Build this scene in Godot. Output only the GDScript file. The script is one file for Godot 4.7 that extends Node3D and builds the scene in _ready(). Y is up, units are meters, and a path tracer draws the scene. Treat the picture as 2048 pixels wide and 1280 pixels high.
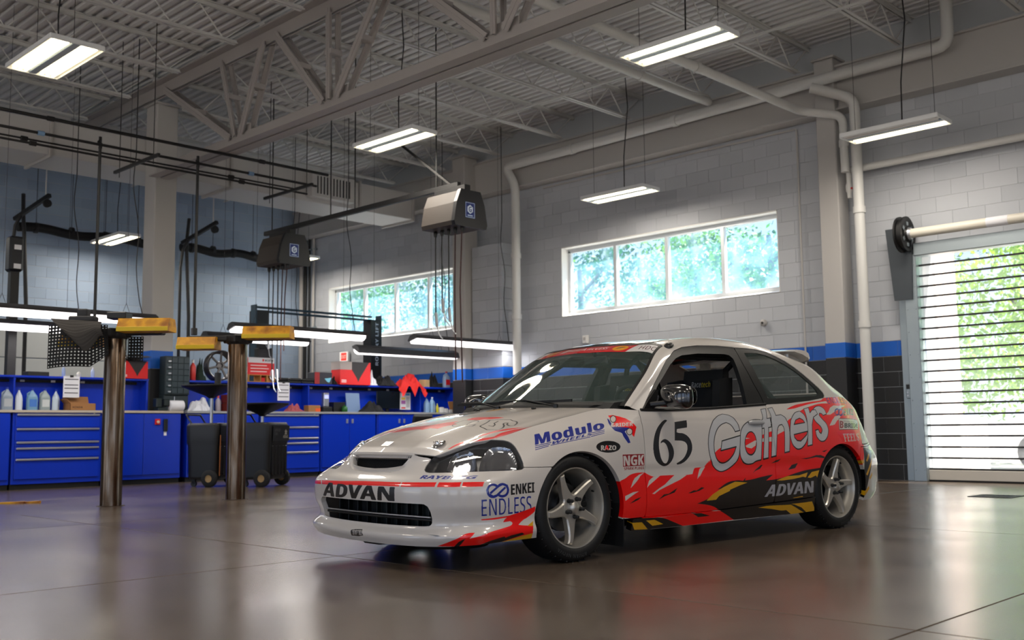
extends Node3D
# A workshop hall with a race car. World axes: x runs along the window wall, -z points at it, y is up, metres.

var cam: Camera3D
const WALL_Z := -13.56     # inner face of the window wall
const BACK_X := -20.1      # inner face of the far wall
const DECK_Y := 6.25       # underside of the roof deck
const COURSE := 0.2075     # height of one course of blocks

func _ready() -> void:
	# camera
	cam = Camera3D.new()
	cam.name = "camera"
	cam.fov = 34.5035
	add_child(cam)
	cam.position = Vector3(0, 0.718, 0)
	cam.rotation_degrees = Vector3(6.1155, 44.3836, -0.6435)
	cam.near = 0.05; cam.far = 400.0
	var at := CameraAttributesPhysical.new()
	at.frustum_focal_length = 36.0
	at.frustum_focus_distance = 6.3
	at.exposure_aperture = 3.2
	cam.attributes = at
	cam.fov = 34.5035
	# sky and sun
	var env := Environment.new()
	env.background_mode = Environment.BG_SKY
	var sm := ProceduralSkyMaterial.new()
	sm.sky_top_color = Color(0.42, 0.58, 0.84); sm.sky_horizon_color = Color(0.84, 0.89, 0.94)
	sm.ground_bottom_color = Color(0.35, 0.35, 0.34); sm.ground_horizon_color = Color(0.66, 0.68, 0.68)
	sm.sky_energy_multiplier = 1.3; sm.ground_energy_multiplier = 0.9
	var sky := Sky.new(); sky.sky_material = sm
	env.sky = sky
	env.tonemap_mode = Environment.TONE_MAPPER_LINEAR
	env.tonemap_exposure = 1.36
	env.sdfgi_enabled = true; env.ssao_enabled = true; env.ssil_enabled = true
	var we := WorldEnvironment.new(); we.environment = env; we.name = "environment"
	add_child(we)
	var sun := DirectionalLight3D.new()
	sun.name = "sun"
	sun.light_energy = 9.0; sun.light_color = Color(1.0, 0.96, 0.9); sun.light_angular_distance = 0.6
	sun.shadow_enabled = true; sun.sky_mode = DirectionalLight3D.SKY_MODE_LIGHT_ONLY
	add_child(sun)
	sun.look_at_from_position(Vector3.ZERO, Vector3(-0.34, -0.86, 0.30))
	# the place
	make_materials()
	build_floor()
	build_walls()
	build_roof()
	build_windows()
	build_shutter()
	build_outside()
	build_services()
	build_highbays()
	build_car()
	build_workshop()
# ------------------------------------------------------------------ mesh builder
class MB:
	var v := PackedVector3Array()
	var n := PackedVector3Array()
	var uv := PackedVector2Array()
	var ix := PackedInt32Array()
	func vert(p: Vector3, nn: Vector3, t := Vector2.ZERO) -> int:
		v.append(p); n.append(nn); uv.append(t)
		return v.size() - 1
	func face(a: int, b: int, c: int) -> void:
		var g := (v[b] - v[a]).cross(v[c] - v[a])
		if g.dot(n[a] + n[b] + n[c]) > 0.0:
			ix.append(a); ix.append(c); ix.append(b)
		else:
			ix.append(a); ix.append(b); ix.append(c)
	func tri(a: Vector3, b: Vector3, c: Vector3, out: Vector3) -> void:
		var nn := (b - a).cross(c - a).normalized()
		if nn.dot(out) < 0.0: nn = -nn
		var i := vert(a, nn); vert(b, nn); vert(c, nn)
		face(i, i + 1, i + 2)
	func quad(a: Vector3, b: Vector3, c: Vector3, d: Vector3, out: Vector3) -> void:
		var nn := (c - a).cross(d - b).normalized()
		if nn.dot(out) < 0.0: nn = -nn
		var i := vert(a, nn, Vector2(0, 0)); vert(b, nn, Vector2(1, 0)); vert(c, nn, Vector2(1, 1)); vert(d, nn, Vector2(0, 1))
		face(i, i + 1, i + 2); face(i, i + 2, i + 3)
	# box with chamfered edges
	func box(c: Vector3, s: Vector3, ch := 0.0, b := Basis.IDENTITY) -> void:
		var h := s * 0.5
		ch = minf(ch, minf(h.x, minf(h.y, h.z)) * 0.9)
		var ax := [Vector3(1, 0, 0), Vector3(0, 1, 0), Vector3(0, 0, 1)]
		for k in 3:
			var u: Vector3 = ax[(k + 1) % 3]; var w: Vector3 = ax[(k + 2) % 3]; var d: Vector3 = ax[k]
			var hu := h.dot(u) - ch; var hw := h.dot(w) - ch; var hd := h.dot(d)
			for sg in [-1.0, 1.0]:
				var o: Vector3 = d * hd * sg
				quad(c + b * (o - u * hu - w * hw), c + b * (o + u * hu - w * hw), c + b * (o + u * hu + w * hw), c + b * (o - u * hu + w * hw), b * (d * sg))
		if ch <= 0.0: return
		for k in 3:
			var u: Vector3 = ax[(k + 1) % 3]; var w: Vector3 = ax[(k + 2) % 3]; var d: Vector3 = ax[k]
			var L := h.dot(d) - ch; var hu := h.dot(u); var hw := h.dot(w)
			for su in [-1.0, 1.0]:
				for sw in [-1.0, 1.0]:
					var p1: Vector3 = u * su * hu + w * sw * (hw - ch)
					var p2: Vector3 = u * su * (hu - ch) + w * sw * hw
					quad(c + b * (p1 - d * L), c + b * (p1 + d * L), c + b * (p2 + d * L), c + b * (p2 - d * L), b * (u * su + w * sw))
		for sx in [-1.0, 1.0]:
			for sy in [-1.0, 1.0]:
				for sz in [-1.0, 1.0]:
					tri(c + b * Vector3(sx * h.x, sy * (h.y - ch), sz * (h.z - ch)), c + b * Vector3(sx * (h.x - ch), sy * h.y, sz * (h.z - ch)), c + b * Vector3(sx * (h.x - ch), sy * (h.y - ch), sz * h.z), b * Vector3(sx, sy, sz))
	# box given by two corners
	func bb(a: Vector3, c: Vector3, ch := 0.0) -> void:
		box((a + c) * 0.5, (c - a).abs(), ch)
	# bar of rectangular section from a to b
	func bar(a: Vector3, b: Vector3, w: float, h: float, up := Vector3.UP, ch := 0.0) -> void:
		var z := (b - a).normalized()
		var x := up.cross(z)
		if x.length() < 1e-4: x = Vector3.RIGHT.cross(z)
		x = x.normalized()
		box((a + b) * 0.5, Vector3(w, h, (b - a).length()), ch, Basis(x, z.cross(x), z))
	# smooth tube along points
	func tube(pts: Array, r: float, sides := 8, caps := true, r2 := -1.0) -> void:
		var first := v.size()
		var m := pts.size()
		var side := Vector3.ZERO
		for i in m:
			var p: Vector3 = pts[i]
			var t: Vector3 = (pts[mini(i + 1, m - 1)] - pts[maxi(i - 1, 0)]).normalized()
			if side == Vector3.ZERO: side = t.cross(Vector3.UP if absf(t.y) < 0.9 else Vector3.RIGHT)
			side = (side - t * side.dot(t)).normalized()
			var up := t.cross(side)
			var rr := r if r2 < 0.0 else lerpf(r, r2, float(i) / maxf(1.0, m - 1.0))
			for k in sides:
				var a := TAU * k / sides
				var d := side * cos(a) + up * sin(a)
				vert(p + d * rr, d, Vector2(float(k) / sides, float(i)))
		for i in m - 1:
			for k in sides:
				var a := first + i * sides + k; var b := first + i * sides + (k + 1) % sides
				face(a, b, b + sides); face(a, b + sides, a + sides)
		if caps:
			for e in [0, m - 1]:
				var c: Vector3 = pts[e]
				var o: Vector3 = (pts[0] - pts[1]) if e == 0 else (pts[m - 1] - pts[m - 2])
				for k in sides:
					tri(c, v[first + e * sides + k], v[first + e * sides + (k + 1) % sides], o)
	# profile of (radius, height) turned about the y axis of b at o
	func lathe(prof: Array, o := Vector3.ZERO, b := Basis.IDENTITY, seg := 24, flat := false) -> void:
		var m := prof.size()
		for i in m - 1:
			var p: Vector2 = prof[i]; var q: Vector2 = prof[i + 1]
			var d := q - p
			if d.length() < 1e-7: continue
			var nr := Vector2(d.y, -d.x).normalized()
			var n1 := nr; var n2 := nr
			if not flat:
				if i > 0:
					var e: Vector2 = p - prof[i - 1]
					var ne := Vector2(e.y, -e.x).normalized()
					if ne.dot(nr) > 0.6: n1 = (ne + nr).normalized()
				if i < m - 2:
					var e2: Vector2 = prof[i + 2] - q
					var ne2 := Vector2(e2.y, -e2.x).normalized()
					if ne2.dot(nr) > 0.6: n2 = (ne2 + nr).normalized()
			var first := v.size()
			for k in seg + 1:
				var a := TAU * k / seg
				var c := cos(a); var s := sin(a)
				vert(o + b * Vector3(c * p.x, p.y, s * p.x), (b * Vector3(c * n1.x, n1.y, s * n1.x)).normalized(), Vector2(float(k) / seg, float(i) / m))
				vert(o + b * Vector3(c * q.x, q.y, s * q.x), (b * Vector3(c * n2.x, n2.y, s * n2.x)).normalized(), Vector2(float(k) / seg, float(i + 1) / m))
			for k in seg:
				var a0 := first + k * 2
				if p.x > 1e-6: face(a0, a0 + 1, a0 + 2)
				if q.x > 1e-6: face(a0 + 1, a0 + 3, a0 + 2)
	# 2-D outline (x, y) extruded from z0 to z1 in the frame t
	func prism(poly: PackedVector2Array, z0: float, z1: float, t := Transform3D.IDENTITY, sides := true) -> void:
		var tr := Geometry2D.triangulate_polygon(poly)
		for z in [z0, z1]:
			var o: Vector3 = t.basis.z * (1.0 if z == maxf(z0, z1) else -1.0)
			if z0 == z1 and z == z0: o = t.basis.z
			var first := v.size()
			for p in poly: vert(t * Vector3(p.x, p.y, z), o.normalized(), Vector2(p.x, p.y))
			for i in range(0, tr.size(), 3): face(first + tr[i], first + tr[i + 1], first + tr[i + 2])
			if z0 == z1: return
		if not sides: return
		var area := 0.0
		for i in poly.size(): area += poly[i].cross(poly[(i + 1) % poly.size()])
		for i in poly.size():
			var a := poly[i]; var b := poly[(i + 1) % poly.size()]
			var e := b - a
			var o := Vector2(e.y, -e.x) * signf(area)
			quad(t * Vector3(a.x, a.y, z0), t * Vector3(b.x, b.y, z0), t * Vector3(b.x, b.y, z1), t * Vector3(a.x, a.y, z1), t.basis * Vector3(o.x, o.y, 0))
	# grid of points with smooth normals; uvs optional
	func sheet(rows: Array, uvs: Array = [], flip := false) -> void:
		var first := v.size()
		var R := rows.size(); var C: int = rows[0].size()
		for i in R:
			for j in C:
				var du: Vector3 = rows[i][mini(j + 1, C - 1)] - rows[i][maxi(j - 1, 0)]
				var dv: Vector3 = rows[mini(i + 1, R - 1)][j] - rows[maxi(i - 1, 0)][j]
				var nn := du.cross(dv).normalized()
				if flip: nn = -nn
				vert(rows[i][j], nn, uvs[i][j] if uvs.size() > 0 else Vector2(float(j) / (C - 1), float(i) / (R - 1)))
		for i in R - 1:
			for j in C - 1:
				var a := first + i * C + j
				face(a, a + 1, a + C + 1); face(a, a + C + 1, a + C)
	func arrays() -> Array:
		var arr := []
		arr.resize(Mesh.ARRAY_MAX)
		arr[Mesh.ARRAY_VERTEX] = v; arr[Mesh.ARRAY_NORMAL] = n; arr[Mesh.ARRAY_TEX_UV] = uv; arr[Mesh.ARRAY_INDEX] = ix
		return arr
	func mesh() -> ArrayMesh:
		var m := ArrayMesh.new()
		m.add_surface_from_arrays(Mesh.PRIMITIVE_TRIANGLES, arrays())
		return m

func obj(mb: MB, called: String, m: Material, parent: Node = self) -> MeshInstance3D:
	var o := MeshInstance3D.new()
	o.mesh = mb.mesh()
	o.material_override = m
	o.name = called
	if parent == self: o.name = numbered(called)
	parent.add_child(o, true)
	return o

func obj_mesh(me: Mesh, called: String, m: Material, parent: Node, at := Transform3D.IDENTITY) -> MeshInstance3D:
	var o := MeshInstance3D.new()
	o.mesh = me
	o.material_override = m
	o.name = called
	o.transform = at
	parent.add_child(o, true)
	return o

var used_names := {}
func numbered(called: String) -> String:
	var k: int = used_names.get(called, 0)
	used_names[called] = k + 1
	return called if k == 0 else "%s_%03d" % [called, k]

func tag(o: Node, label: String, category: String, group := "") -> Node:
	o.set_meta("label", label); o.set_meta("category", category)
	if group != "": o.set_meta("group", group)
	return o

func thing(called: String, label: String, category: String, at := Vector3.ZERO, turn := 0.0, group := "") -> Node3D:
	var o := Node3D.new()
	o.name = numbered(called)
	add_child(o)
	o.position = at; o.rotation.y = turn
	tag(o, label, category, group)
	return o

func dup(src: Node3D, base_name: String, at: Vector3, turn := 0.0, label := "") -> Node3D:
	var r: Node3D = src.duplicate()
	r.name = numbered(base_name)
	add_child(r)
	r.position = at; r.rotation.y = turn
	if label != "": r.set_meta("label", label)
	return r

func structure(o: Node, label := "") -> Node:
	o.set_meta("kind", "structure")
	if label != "": o.set_meta("label", label)
	return o

func struct_node(called: String, label := "") -> Node3D:
	var o := Node3D.new()
	o.name = numbered(called); add_child(o)
	structure(o, label)
	return o

# ------------------------------------------------------------------ materials
var MAT := {}
func mat(key: String, c: Color, rough := 0.6, metal := 0.0, opt := {}) -> StandardMaterial3D:
	if MAT.has(key): return MAT[key]
	var m := StandardMaterial3D.new()
	m.resource_name = key
	m.albedo_color = c; m.roughness = rough; m.metallic = metal
	for k in opt: m.set(k, opt[k])
	MAT[key] = m
	return m

func emit(key: String, c: Color, energy: float) -> StandardMaterial3D:
	return mat(key, Color(0.9, 0.9, 0.9), 0.5, 0.0, {"emission_enabled": true, "emission": c, "emission_energy_multiplier": energy})

func noise_tex(sd: int, freq: float, ramp: Array, size := 512, oct := 4, type := FastNoiseLite.TYPE_SIMPLEX_SMOOTH) -> NoiseTexture2D:
	var f := FastNoiseLite.new()
	f.seed = sd; f.frequency = freq; f.noise_type = type; f.fractal_octaves = oct
	var t := NoiseTexture2D.new()
	t.width = size; t.height = size; t.seamless = true; t.noise = f
	if ramp.size() > 0:
		var g := Gradient.new()
		var of := PackedFloat32Array(); var cs := PackedColorArray()
		for r in ramp:
			of.append(r[0]); cs.append(r[1])
		g.offsets = of; g.colors = cs
		t.color_ramp = g
	return t

func tri_tex(m: StandardMaterial3D, t: Texture2D, scale: float, world := true) -> void:
	m.albedo_texture = t
	m.uv1_triplanar = true; m.uv1_world_triplanar = world
	m.uv1_scale = Vector3.ONE * scale

func grey(x: float) -> Color:
	return Color(x, x, x)
# print drawn into an Image: text and polygons
func poly_fill(im: Image, poly: PackedVector2Array, c: Color) -> void:
	var lo := poly[0].y; var hi := poly[0].y
	for p in poly:
		lo = minf(lo, p.y); hi = maxf(hi, p.y)
	var W := im.get_width()
	for y in range(maxi(0, int(lo)), mini(im.get_height() - 1, int(hi) + 1) + 1):
		var yc := y + 0.5
		var xs := PackedFloat32Array()
		for i in poly.size():
			var a := poly[i]; var b := poly[(i + 1) % poly.size()]
			if (a.y <= yc) != (b.y <= yc):
				xs.append(a.x + (yc - a.y) / (b.y - a.y) * (b.x - a.x))
		xs.sort()
		for k in range(0, xs.size() - 1, 2):
			var x0 := clampi(int(ceil(xs[k] - 0.5)), 0, W); var x1 := clampi(int(ceil(xs[k + 1] - 0.5)), 0, W)
			if x1 > x0: im.fill_rect(Rect2i(x0, y, x1 - x0, 1), c)

var FONTS := {}
func font(name: String, weight := 400, italic := false) -> SystemFont:
	var k := "%s%d%s" % [name, weight, italic]
	if not FONTS.has(k):
		var f := SystemFont.new()
		f.font_names = PackedStringArray([name]); f.font_weight = weight; f.font_italic = italic
		FONTS[k] = f
	return FONTS[k]

# triangles of a line of text, scaled into the unit square (0..1, y down)
func glyphs(text: String, f: Font) -> PackedVector2Array:
	var tm := TextMesh.new()
	tm.text = text; tm.font = f; tm.font_size = 64; tm.depth = 0.0; tm.pixel_size = 0.01; tm.curve_step = 1.0
	var out := PackedVector2Array()
	if tm.get_surface_count() == 0: return out
	var arr := tm.surface_get_arrays(0)
	var vs: PackedVector3Array = arr[Mesh.ARRAY_VERTEX]
	var ids = arr[Mesh.ARRAY_INDEX]
	var nrm: PackedVector3Array = arr[Mesh.ARRAY_NORMAL]
	var lo := Vector2(1e9, 1e9); var hi := Vector2(-1e9, -1e9)
	for p in vs:
		lo = lo.min(Vector2(p.x, p.y)); hi = hi.max(Vector2(p.x, p.y))
	var s := Vector2(1, 1) / (hi - lo)
	var cnt: int = ids.size() if ids != null and ids.size() > 0 else vs.size()
	for i in cnt:
		var k: int = ids[i] if ids != null and ids.size() > 0 else i
		var p := vs[k]
		out.append(Vector2((p.x - lo.x) * s.x, (hi.y - p.y) * s.y))
	return out

# text into the quad a (top left) b (top right) c (bottom right) d (bottom left), in pixels
func text_quad(im: Image, text: String, f: Font, q: Array, c: Color) -> void:
	var g := glyphs(text, f)
	for i in range(0, g.size() - 2, 3):
		var t := PackedVector2Array()
		for k in 3:
			var p := g[i + k]
			var top: Vector2 = q[0].lerp(q[1], p.x)
			var bot: Vector2 = q[3].lerp(q[2], p.x)
			t.append(top.lerp(bot, p.y))
		poly_fill(im, t, c)

func text_rect(im: Image, text: String, f: Font, r: Rect2, c: Color) -> void:
	text_quad(im, text, f, [r.position, Vector2(r.end.x, r.position.y), r.end, Vector2(r.position.x, r.end.y)], c)

func img_mat(key: String, im: Image, rough := 0.6, opt := {}) -> StandardMaterial3D:
	var m := mat(key, Color.WHITE, rough, 0.0, opt)
	m.albedo_texture = ImageTexture.create_from_image(im)
	m.texture_repeat = false
	return m
# ------------------------------------------------------------------ shared materials
func make_materials() -> void:
	mat("white_paint_steel", Color(0.80, 0.80, 0.79), 0.5)
	mat("grey_paint_steel", Color(0.70, 0.69, 0.68), 0.55)
	mat("black_steel", Color(0.07, 0.07, 0.075), 0.5)
	mat("rubber", Color(0.055, 0.055, 0.058), 0.75)
	mat("galvanised", Color(0.62, 0.66, 0.68), 0.38, 0.75)
	mat("chrome", Color(0.9, 0.9, 0.9), 0.12, 1.0)
	mat("aluminium", Color(0.75, 0.76, 0.78), 0.35, 0.9)
	mat("white_plastic", Color(0.85, 0.85, 0.84), 0.45)
	mat("black_plastic", Color(0.045, 0.046, 0.05), 0.45)
	mat("bench_blue", Color(0.01, 0.185, 0.70), 0.28)
	mat("cardboard", Color(0.60, 0.42, 0.25), 0.85)
	mat("red_paint", Color(0.78, 0.06, 0.07), 0.5)
	mat("paper", Color(0.88, 0.88, 0.90), 0.8)
	mat("shade_black", Color(0.055, 0.055, 0.058), 0.75)  # near-black tone painted where openings and grooves lie in shade
	var yl := mat("lift_yellow", Color(0.86, 0.62, 0.05), 0.55)
	tri_tex(yl, noise_tex(5, 0.02, [[0.0, Color(0.55, 0.42, 0.25)], [0.36, Color(0.85, 0.78, 0.62)], [0.5, Color.WHITE], [1.0, Color.WHITE]], 256), 1.2)
	for k in 3:
		var t: float = [0.0, -0.015, 0.012][k]
		mat("block_white_%d" % k, Color(0.70 + t, 0.715 + t, 0.74 + t), 0.72)
		mat("block_pale_%d" % k, Color(0.58 + t, 0.65 + t, 0.735 + t), 0.7)
		mat("block_blue_%d" % k, Color(0.045 + t, 0.36 + t, 0.74 + t), 0.5)
		mat("block_dark_%d" % k, Color(0.115 + t * 0.4, 0.12 + t * 0.4, 0.13 + t * 0.4), 0.55)
	mat("mortar_white", Color(0.70, 0.715, 0.73), 0.8)
	mat("wall_core", Color(0.70, 0.71, 0.72), 0.8)

# ------------------------------------------------------------------ floor: concrete slabs with sawn joints
func build_floor() -> void:
	var fl := struct_node("floor", "polished brown grey concrete floor with sawn joints")
	var ct := noise_tex(11, 0.006, [[0.0, Color(0.84, 0.81, 0.78)], [0.5, Color(0.93, 0.91, 0.89)], [1.0, Color(1.0, 0.99, 0.98)]], 1024, 3)
	var fine := noise_tex(12, 0.09, [[0.0, Color(0.88, 0.87, 0.86)], [0.45, Color(0.97, 0.965, 0.96)], [1.0, Color.WHITE]], 512, 2)
	var rt := noise_tex(13, 0.008, [[0.0, grey(0.21)], [0.5, grey(0.24)], [1.0, grey(0.27)]], 512, 2)
	var mats := []
	for k in 3:
		var m := mat("concrete_%d" % k, [Color(0.395, 0.355, 0.315), Color(0.385, 0.345, 0.305), Color(0.405, 0.365, 0.325)][k], 1.0)
		tri_tex(m, ct, 0.22)
		m.uv1_offset = Vector3(0.37 * k, 0, 0.61 * k)
		m.detail_enabled = true; m.detail_albedo = fine; m.detail_blend_mode = BaseMaterial3D.BLEND_MODE_MUL
		m.roughness_texture = rt; m.roughness_texture_channel = BaseMaterial3D.TEXTURE_CHANNEL_RED
		mats.append(m)
	var xs := [-20.4, -18.6, -15.2, -11.8, -8.4, -5.02, -1.6, 1.8, 5.2, 8.4]
	var zs := [-13.9, -10.85, -7.25, -3.66, -0.1, 3.5, 6.4]
	for i in xs.size() - 1:
		for j in zs.size() - 1:
			var mb := MB.new()
			mb.bb(Vector3(xs[i] + 0.003, -0.14, zs[j] + 0.003), Vector3(xs[i + 1] - 0.003, 0.0, zs[j + 1] - 0.003), 0.003)
			obj(mb, "slab", mats[(i * 2 + j) % 3], fl)
	var bed := MB.new()
	bed.bb(Vector3(-20.6, -0.3, -14.0), Vector3(8.6, -0.12, 6.6))
	obj(bed, "bed", mat("joint_dark", Color(0.12, 0.11, 0.10), 0.95), fl)
	# drain cover in the floor near the shutter
	var dr := thing("floor_drain", "dark slotted drain cover set in the floor near the shutter door", "drain", Vector3(-3.9, 0.0, -10.95))
	var fr := MB.new()
	for s in [-1, 1]:
		fr.box(Vector3(s * 0.19, 0.003, 0), Vector3(0.03, 0.006, 0.41), 0.001)
		fr.box(Vector3(0, 0.003, s * 0.19), Vector3(0.35, 0.006, 0.03), 0.001)
	obj(fr, "frame", MAT["black_steel"], dr)
	for k in 7:
		var b := MB.new()
		b.box(Vector3(-0.15 + k * 0.05, 0.003, 0), Vector3(0.02, 0.006, 0.35), 0.001)
		obj(b, "slat", MAT["black_steel"], dr)

# ------------------------------------------------------------------ walls
func in_frame(p: Vector3) -> bool:
	var c := cam.global_transform.affine_inverse() * p
	if c.z > -0.5: return false
	var x := c.x / -c.z / 0.4968; var y := c.y / -c.z / 0.3105
	return absf(x) < 1.03 and absf(y) < 1.03

var block_cache := {}
func block_mesh(L: float) -> ArrayMesh:
	var key := int(round(L * 1000))
	if not block_cache.has(key):
		var mb := MB.new()
		var a := L * 0.5 - 0.0014; var b := COURSE * 0.5 - 0.0028; var c := 0.0025; var d := 0.005
		var f := [Vector3(-a + c, -b + c, d), Vector3(a - c, -b + c, d), Vector3(a - c, b - c, d), Vector3(-a + c, b - c, d)]
		var g := [Vector3(-a, -b, d - c), Vector3(a, -b, d - c), Vector3(a, b, d - c), Vector3(-a, b, d - c)]
		var h := [Vector3(-a, -b, -0.01), Vector3(a, -b, -0.01), Vector3(a, b, -0.01), Vector3(-a, b, -0.01)]
		mb.quad(f[0], f[1], f[2], f[3], Vector3.BACK)
		for k in 4:
			var o: Vector3 = (g[k] + g[(k + 1) % 4]) * Vector3(1, 1, 0)
			mb.quad(f[k], f[(k + 1) % 4], g[(k + 1) % 4], g[k], o + Vector3.BACK * 0.1)
			mb.quad(g[k], g[(k + 1) % 4], h[(k + 1) % 4], h[k], o)
		block_cache[key] = mb.mesh()
	return block_cache[key]

# courses of blocks on a wall plane; o = lower corner, u = direction along the wall, n = direction into the room
func lay_blocks(parent: Node, o: Vector3, u: Vector3, nn: Vector3, length: float, top: float, holes: Array, upper := "white", most := 300) -> void:
	var basis := Basis(u, Vector3.UP, u.cross(Vector3.UP))
	if basis.z.dot(nn) < 0.0:
		basis = Basis(-u, Vector3.UP, -(u.cross(Vector3.UP)))
	var rng := RandomNumberGenerator.new(); rng.seed = 7
	var spots := []
	var L := COURSE * 2.0
	for j in int(ceil(top / COURSE)):
		var y0 := j * COURSE
		var spans := [[0.0, length]]
		for r in holes:
			if r.position.y < y0 + COURSE * 0.5 and r.end.y > y0 + COURSE * 0.5:
				var nx := []
				for s in spans:
					if r.end.x <= s[0] or r.position.x >= s[1]: nx.append(s)
					else:
						if r.position.x > s[0]: nx.append([s[0], r.position.x])
						if r.end.x < s[1]: nx.append([r.end.x, s[1]])
				spans = nx
		for s in spans:
			var x: float = s[0]
			while x < s[1] - 0.02:
				var e: float = (floor((x + 0.001 - (L * 0.5 if j % 2 else 0.0)) / L) + 1.0) * L + (L * 0.5 if j % 2 else 0.0)
				e = minf(e, s[1])
				if s[1] - e < 0.05: e = s[1]
				var c := o + u * ((x + e) * 0.5) + Vector3.UP * (y0 + COURSE * 0.5)
				var kind := upper
				if j < 8: kind = "dark"
				elif j == 8: kind = "blue"
				spots.append([c, e - x, "block_%s_%d" % [kind, rng.randi() % 3], c.distance_to(cam.position) if in_frame(c) and c.y > 1.2 else 1e6])
				x = e
	spots.sort_custom(func(a, b): return a[3] < b[3])
	var rest := {}
	for i in spots.size():
		var s = spots[i]
		var t := Transform3D(basis, s[0] + nn * rng.randf_range(-0.0012, 0.0012))
		if i < most:
			obj_mesh(block_mesh(s[1]), "block", MAT[s[2]], parent, t)
		else:
			var src: Array = block_mesh(s[1]).surface_get_arrays(0)
			if not rest.has(s[2]): rest[s[2]] = MB.new()
			var mb: MB = rest[s[2]]
			var base := mb.v.size()
			for q in src[Mesh.ARRAY_VERTEX].size():
				mb.vert(t * src[Mesh.ARRAY_VERTEX][q], t.basis * src[Mesh.ARRAY_NORMAL][q])
			for q in src[Mesh.ARRAY_INDEX]: mb.ix.append(base + q)
	var am := ArrayMesh.new()
	var k := 0
	for key in rest:
		am.add_surface_from_arrays(Mesh.PRIMITIVE_TRIANGLES, rest[key].arrays())
		am.surface_set_material(k, MAT[key]); k += 1
	var mi := MeshInstance3D.new()
	mi.mesh = am; mi.name = "blockwork"
	mi.set_meta("kind", "stuff")
	parent.add_child(mi, true)

func core(parent: Node, size: Vector3, at: Vector3, cuts: Array, m: Material) -> void:
	var c := CSGBox3D.new()
	c.name = "core"; c.size = size; c.position = at; c.material = m
	for q in cuts:
		var b := CSGBox3D.new()
		b.operation = CSGShape3D.OPERATION_SUBTRACTION
		b.position = q[0] - at; b.size = q[1]; b.material = m
		c.add_child(b)
	parent.add_child(c, true)

const WIN1 := Rect2(-12.03, 2.6975, 4.31, 1.245)
const WIN2 := Rect2(-19.03, 2.6975, 4.28, 1.245)
const DOORWAY := Rect2(-5.60, 0.0, 3.68, 3.02)

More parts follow.
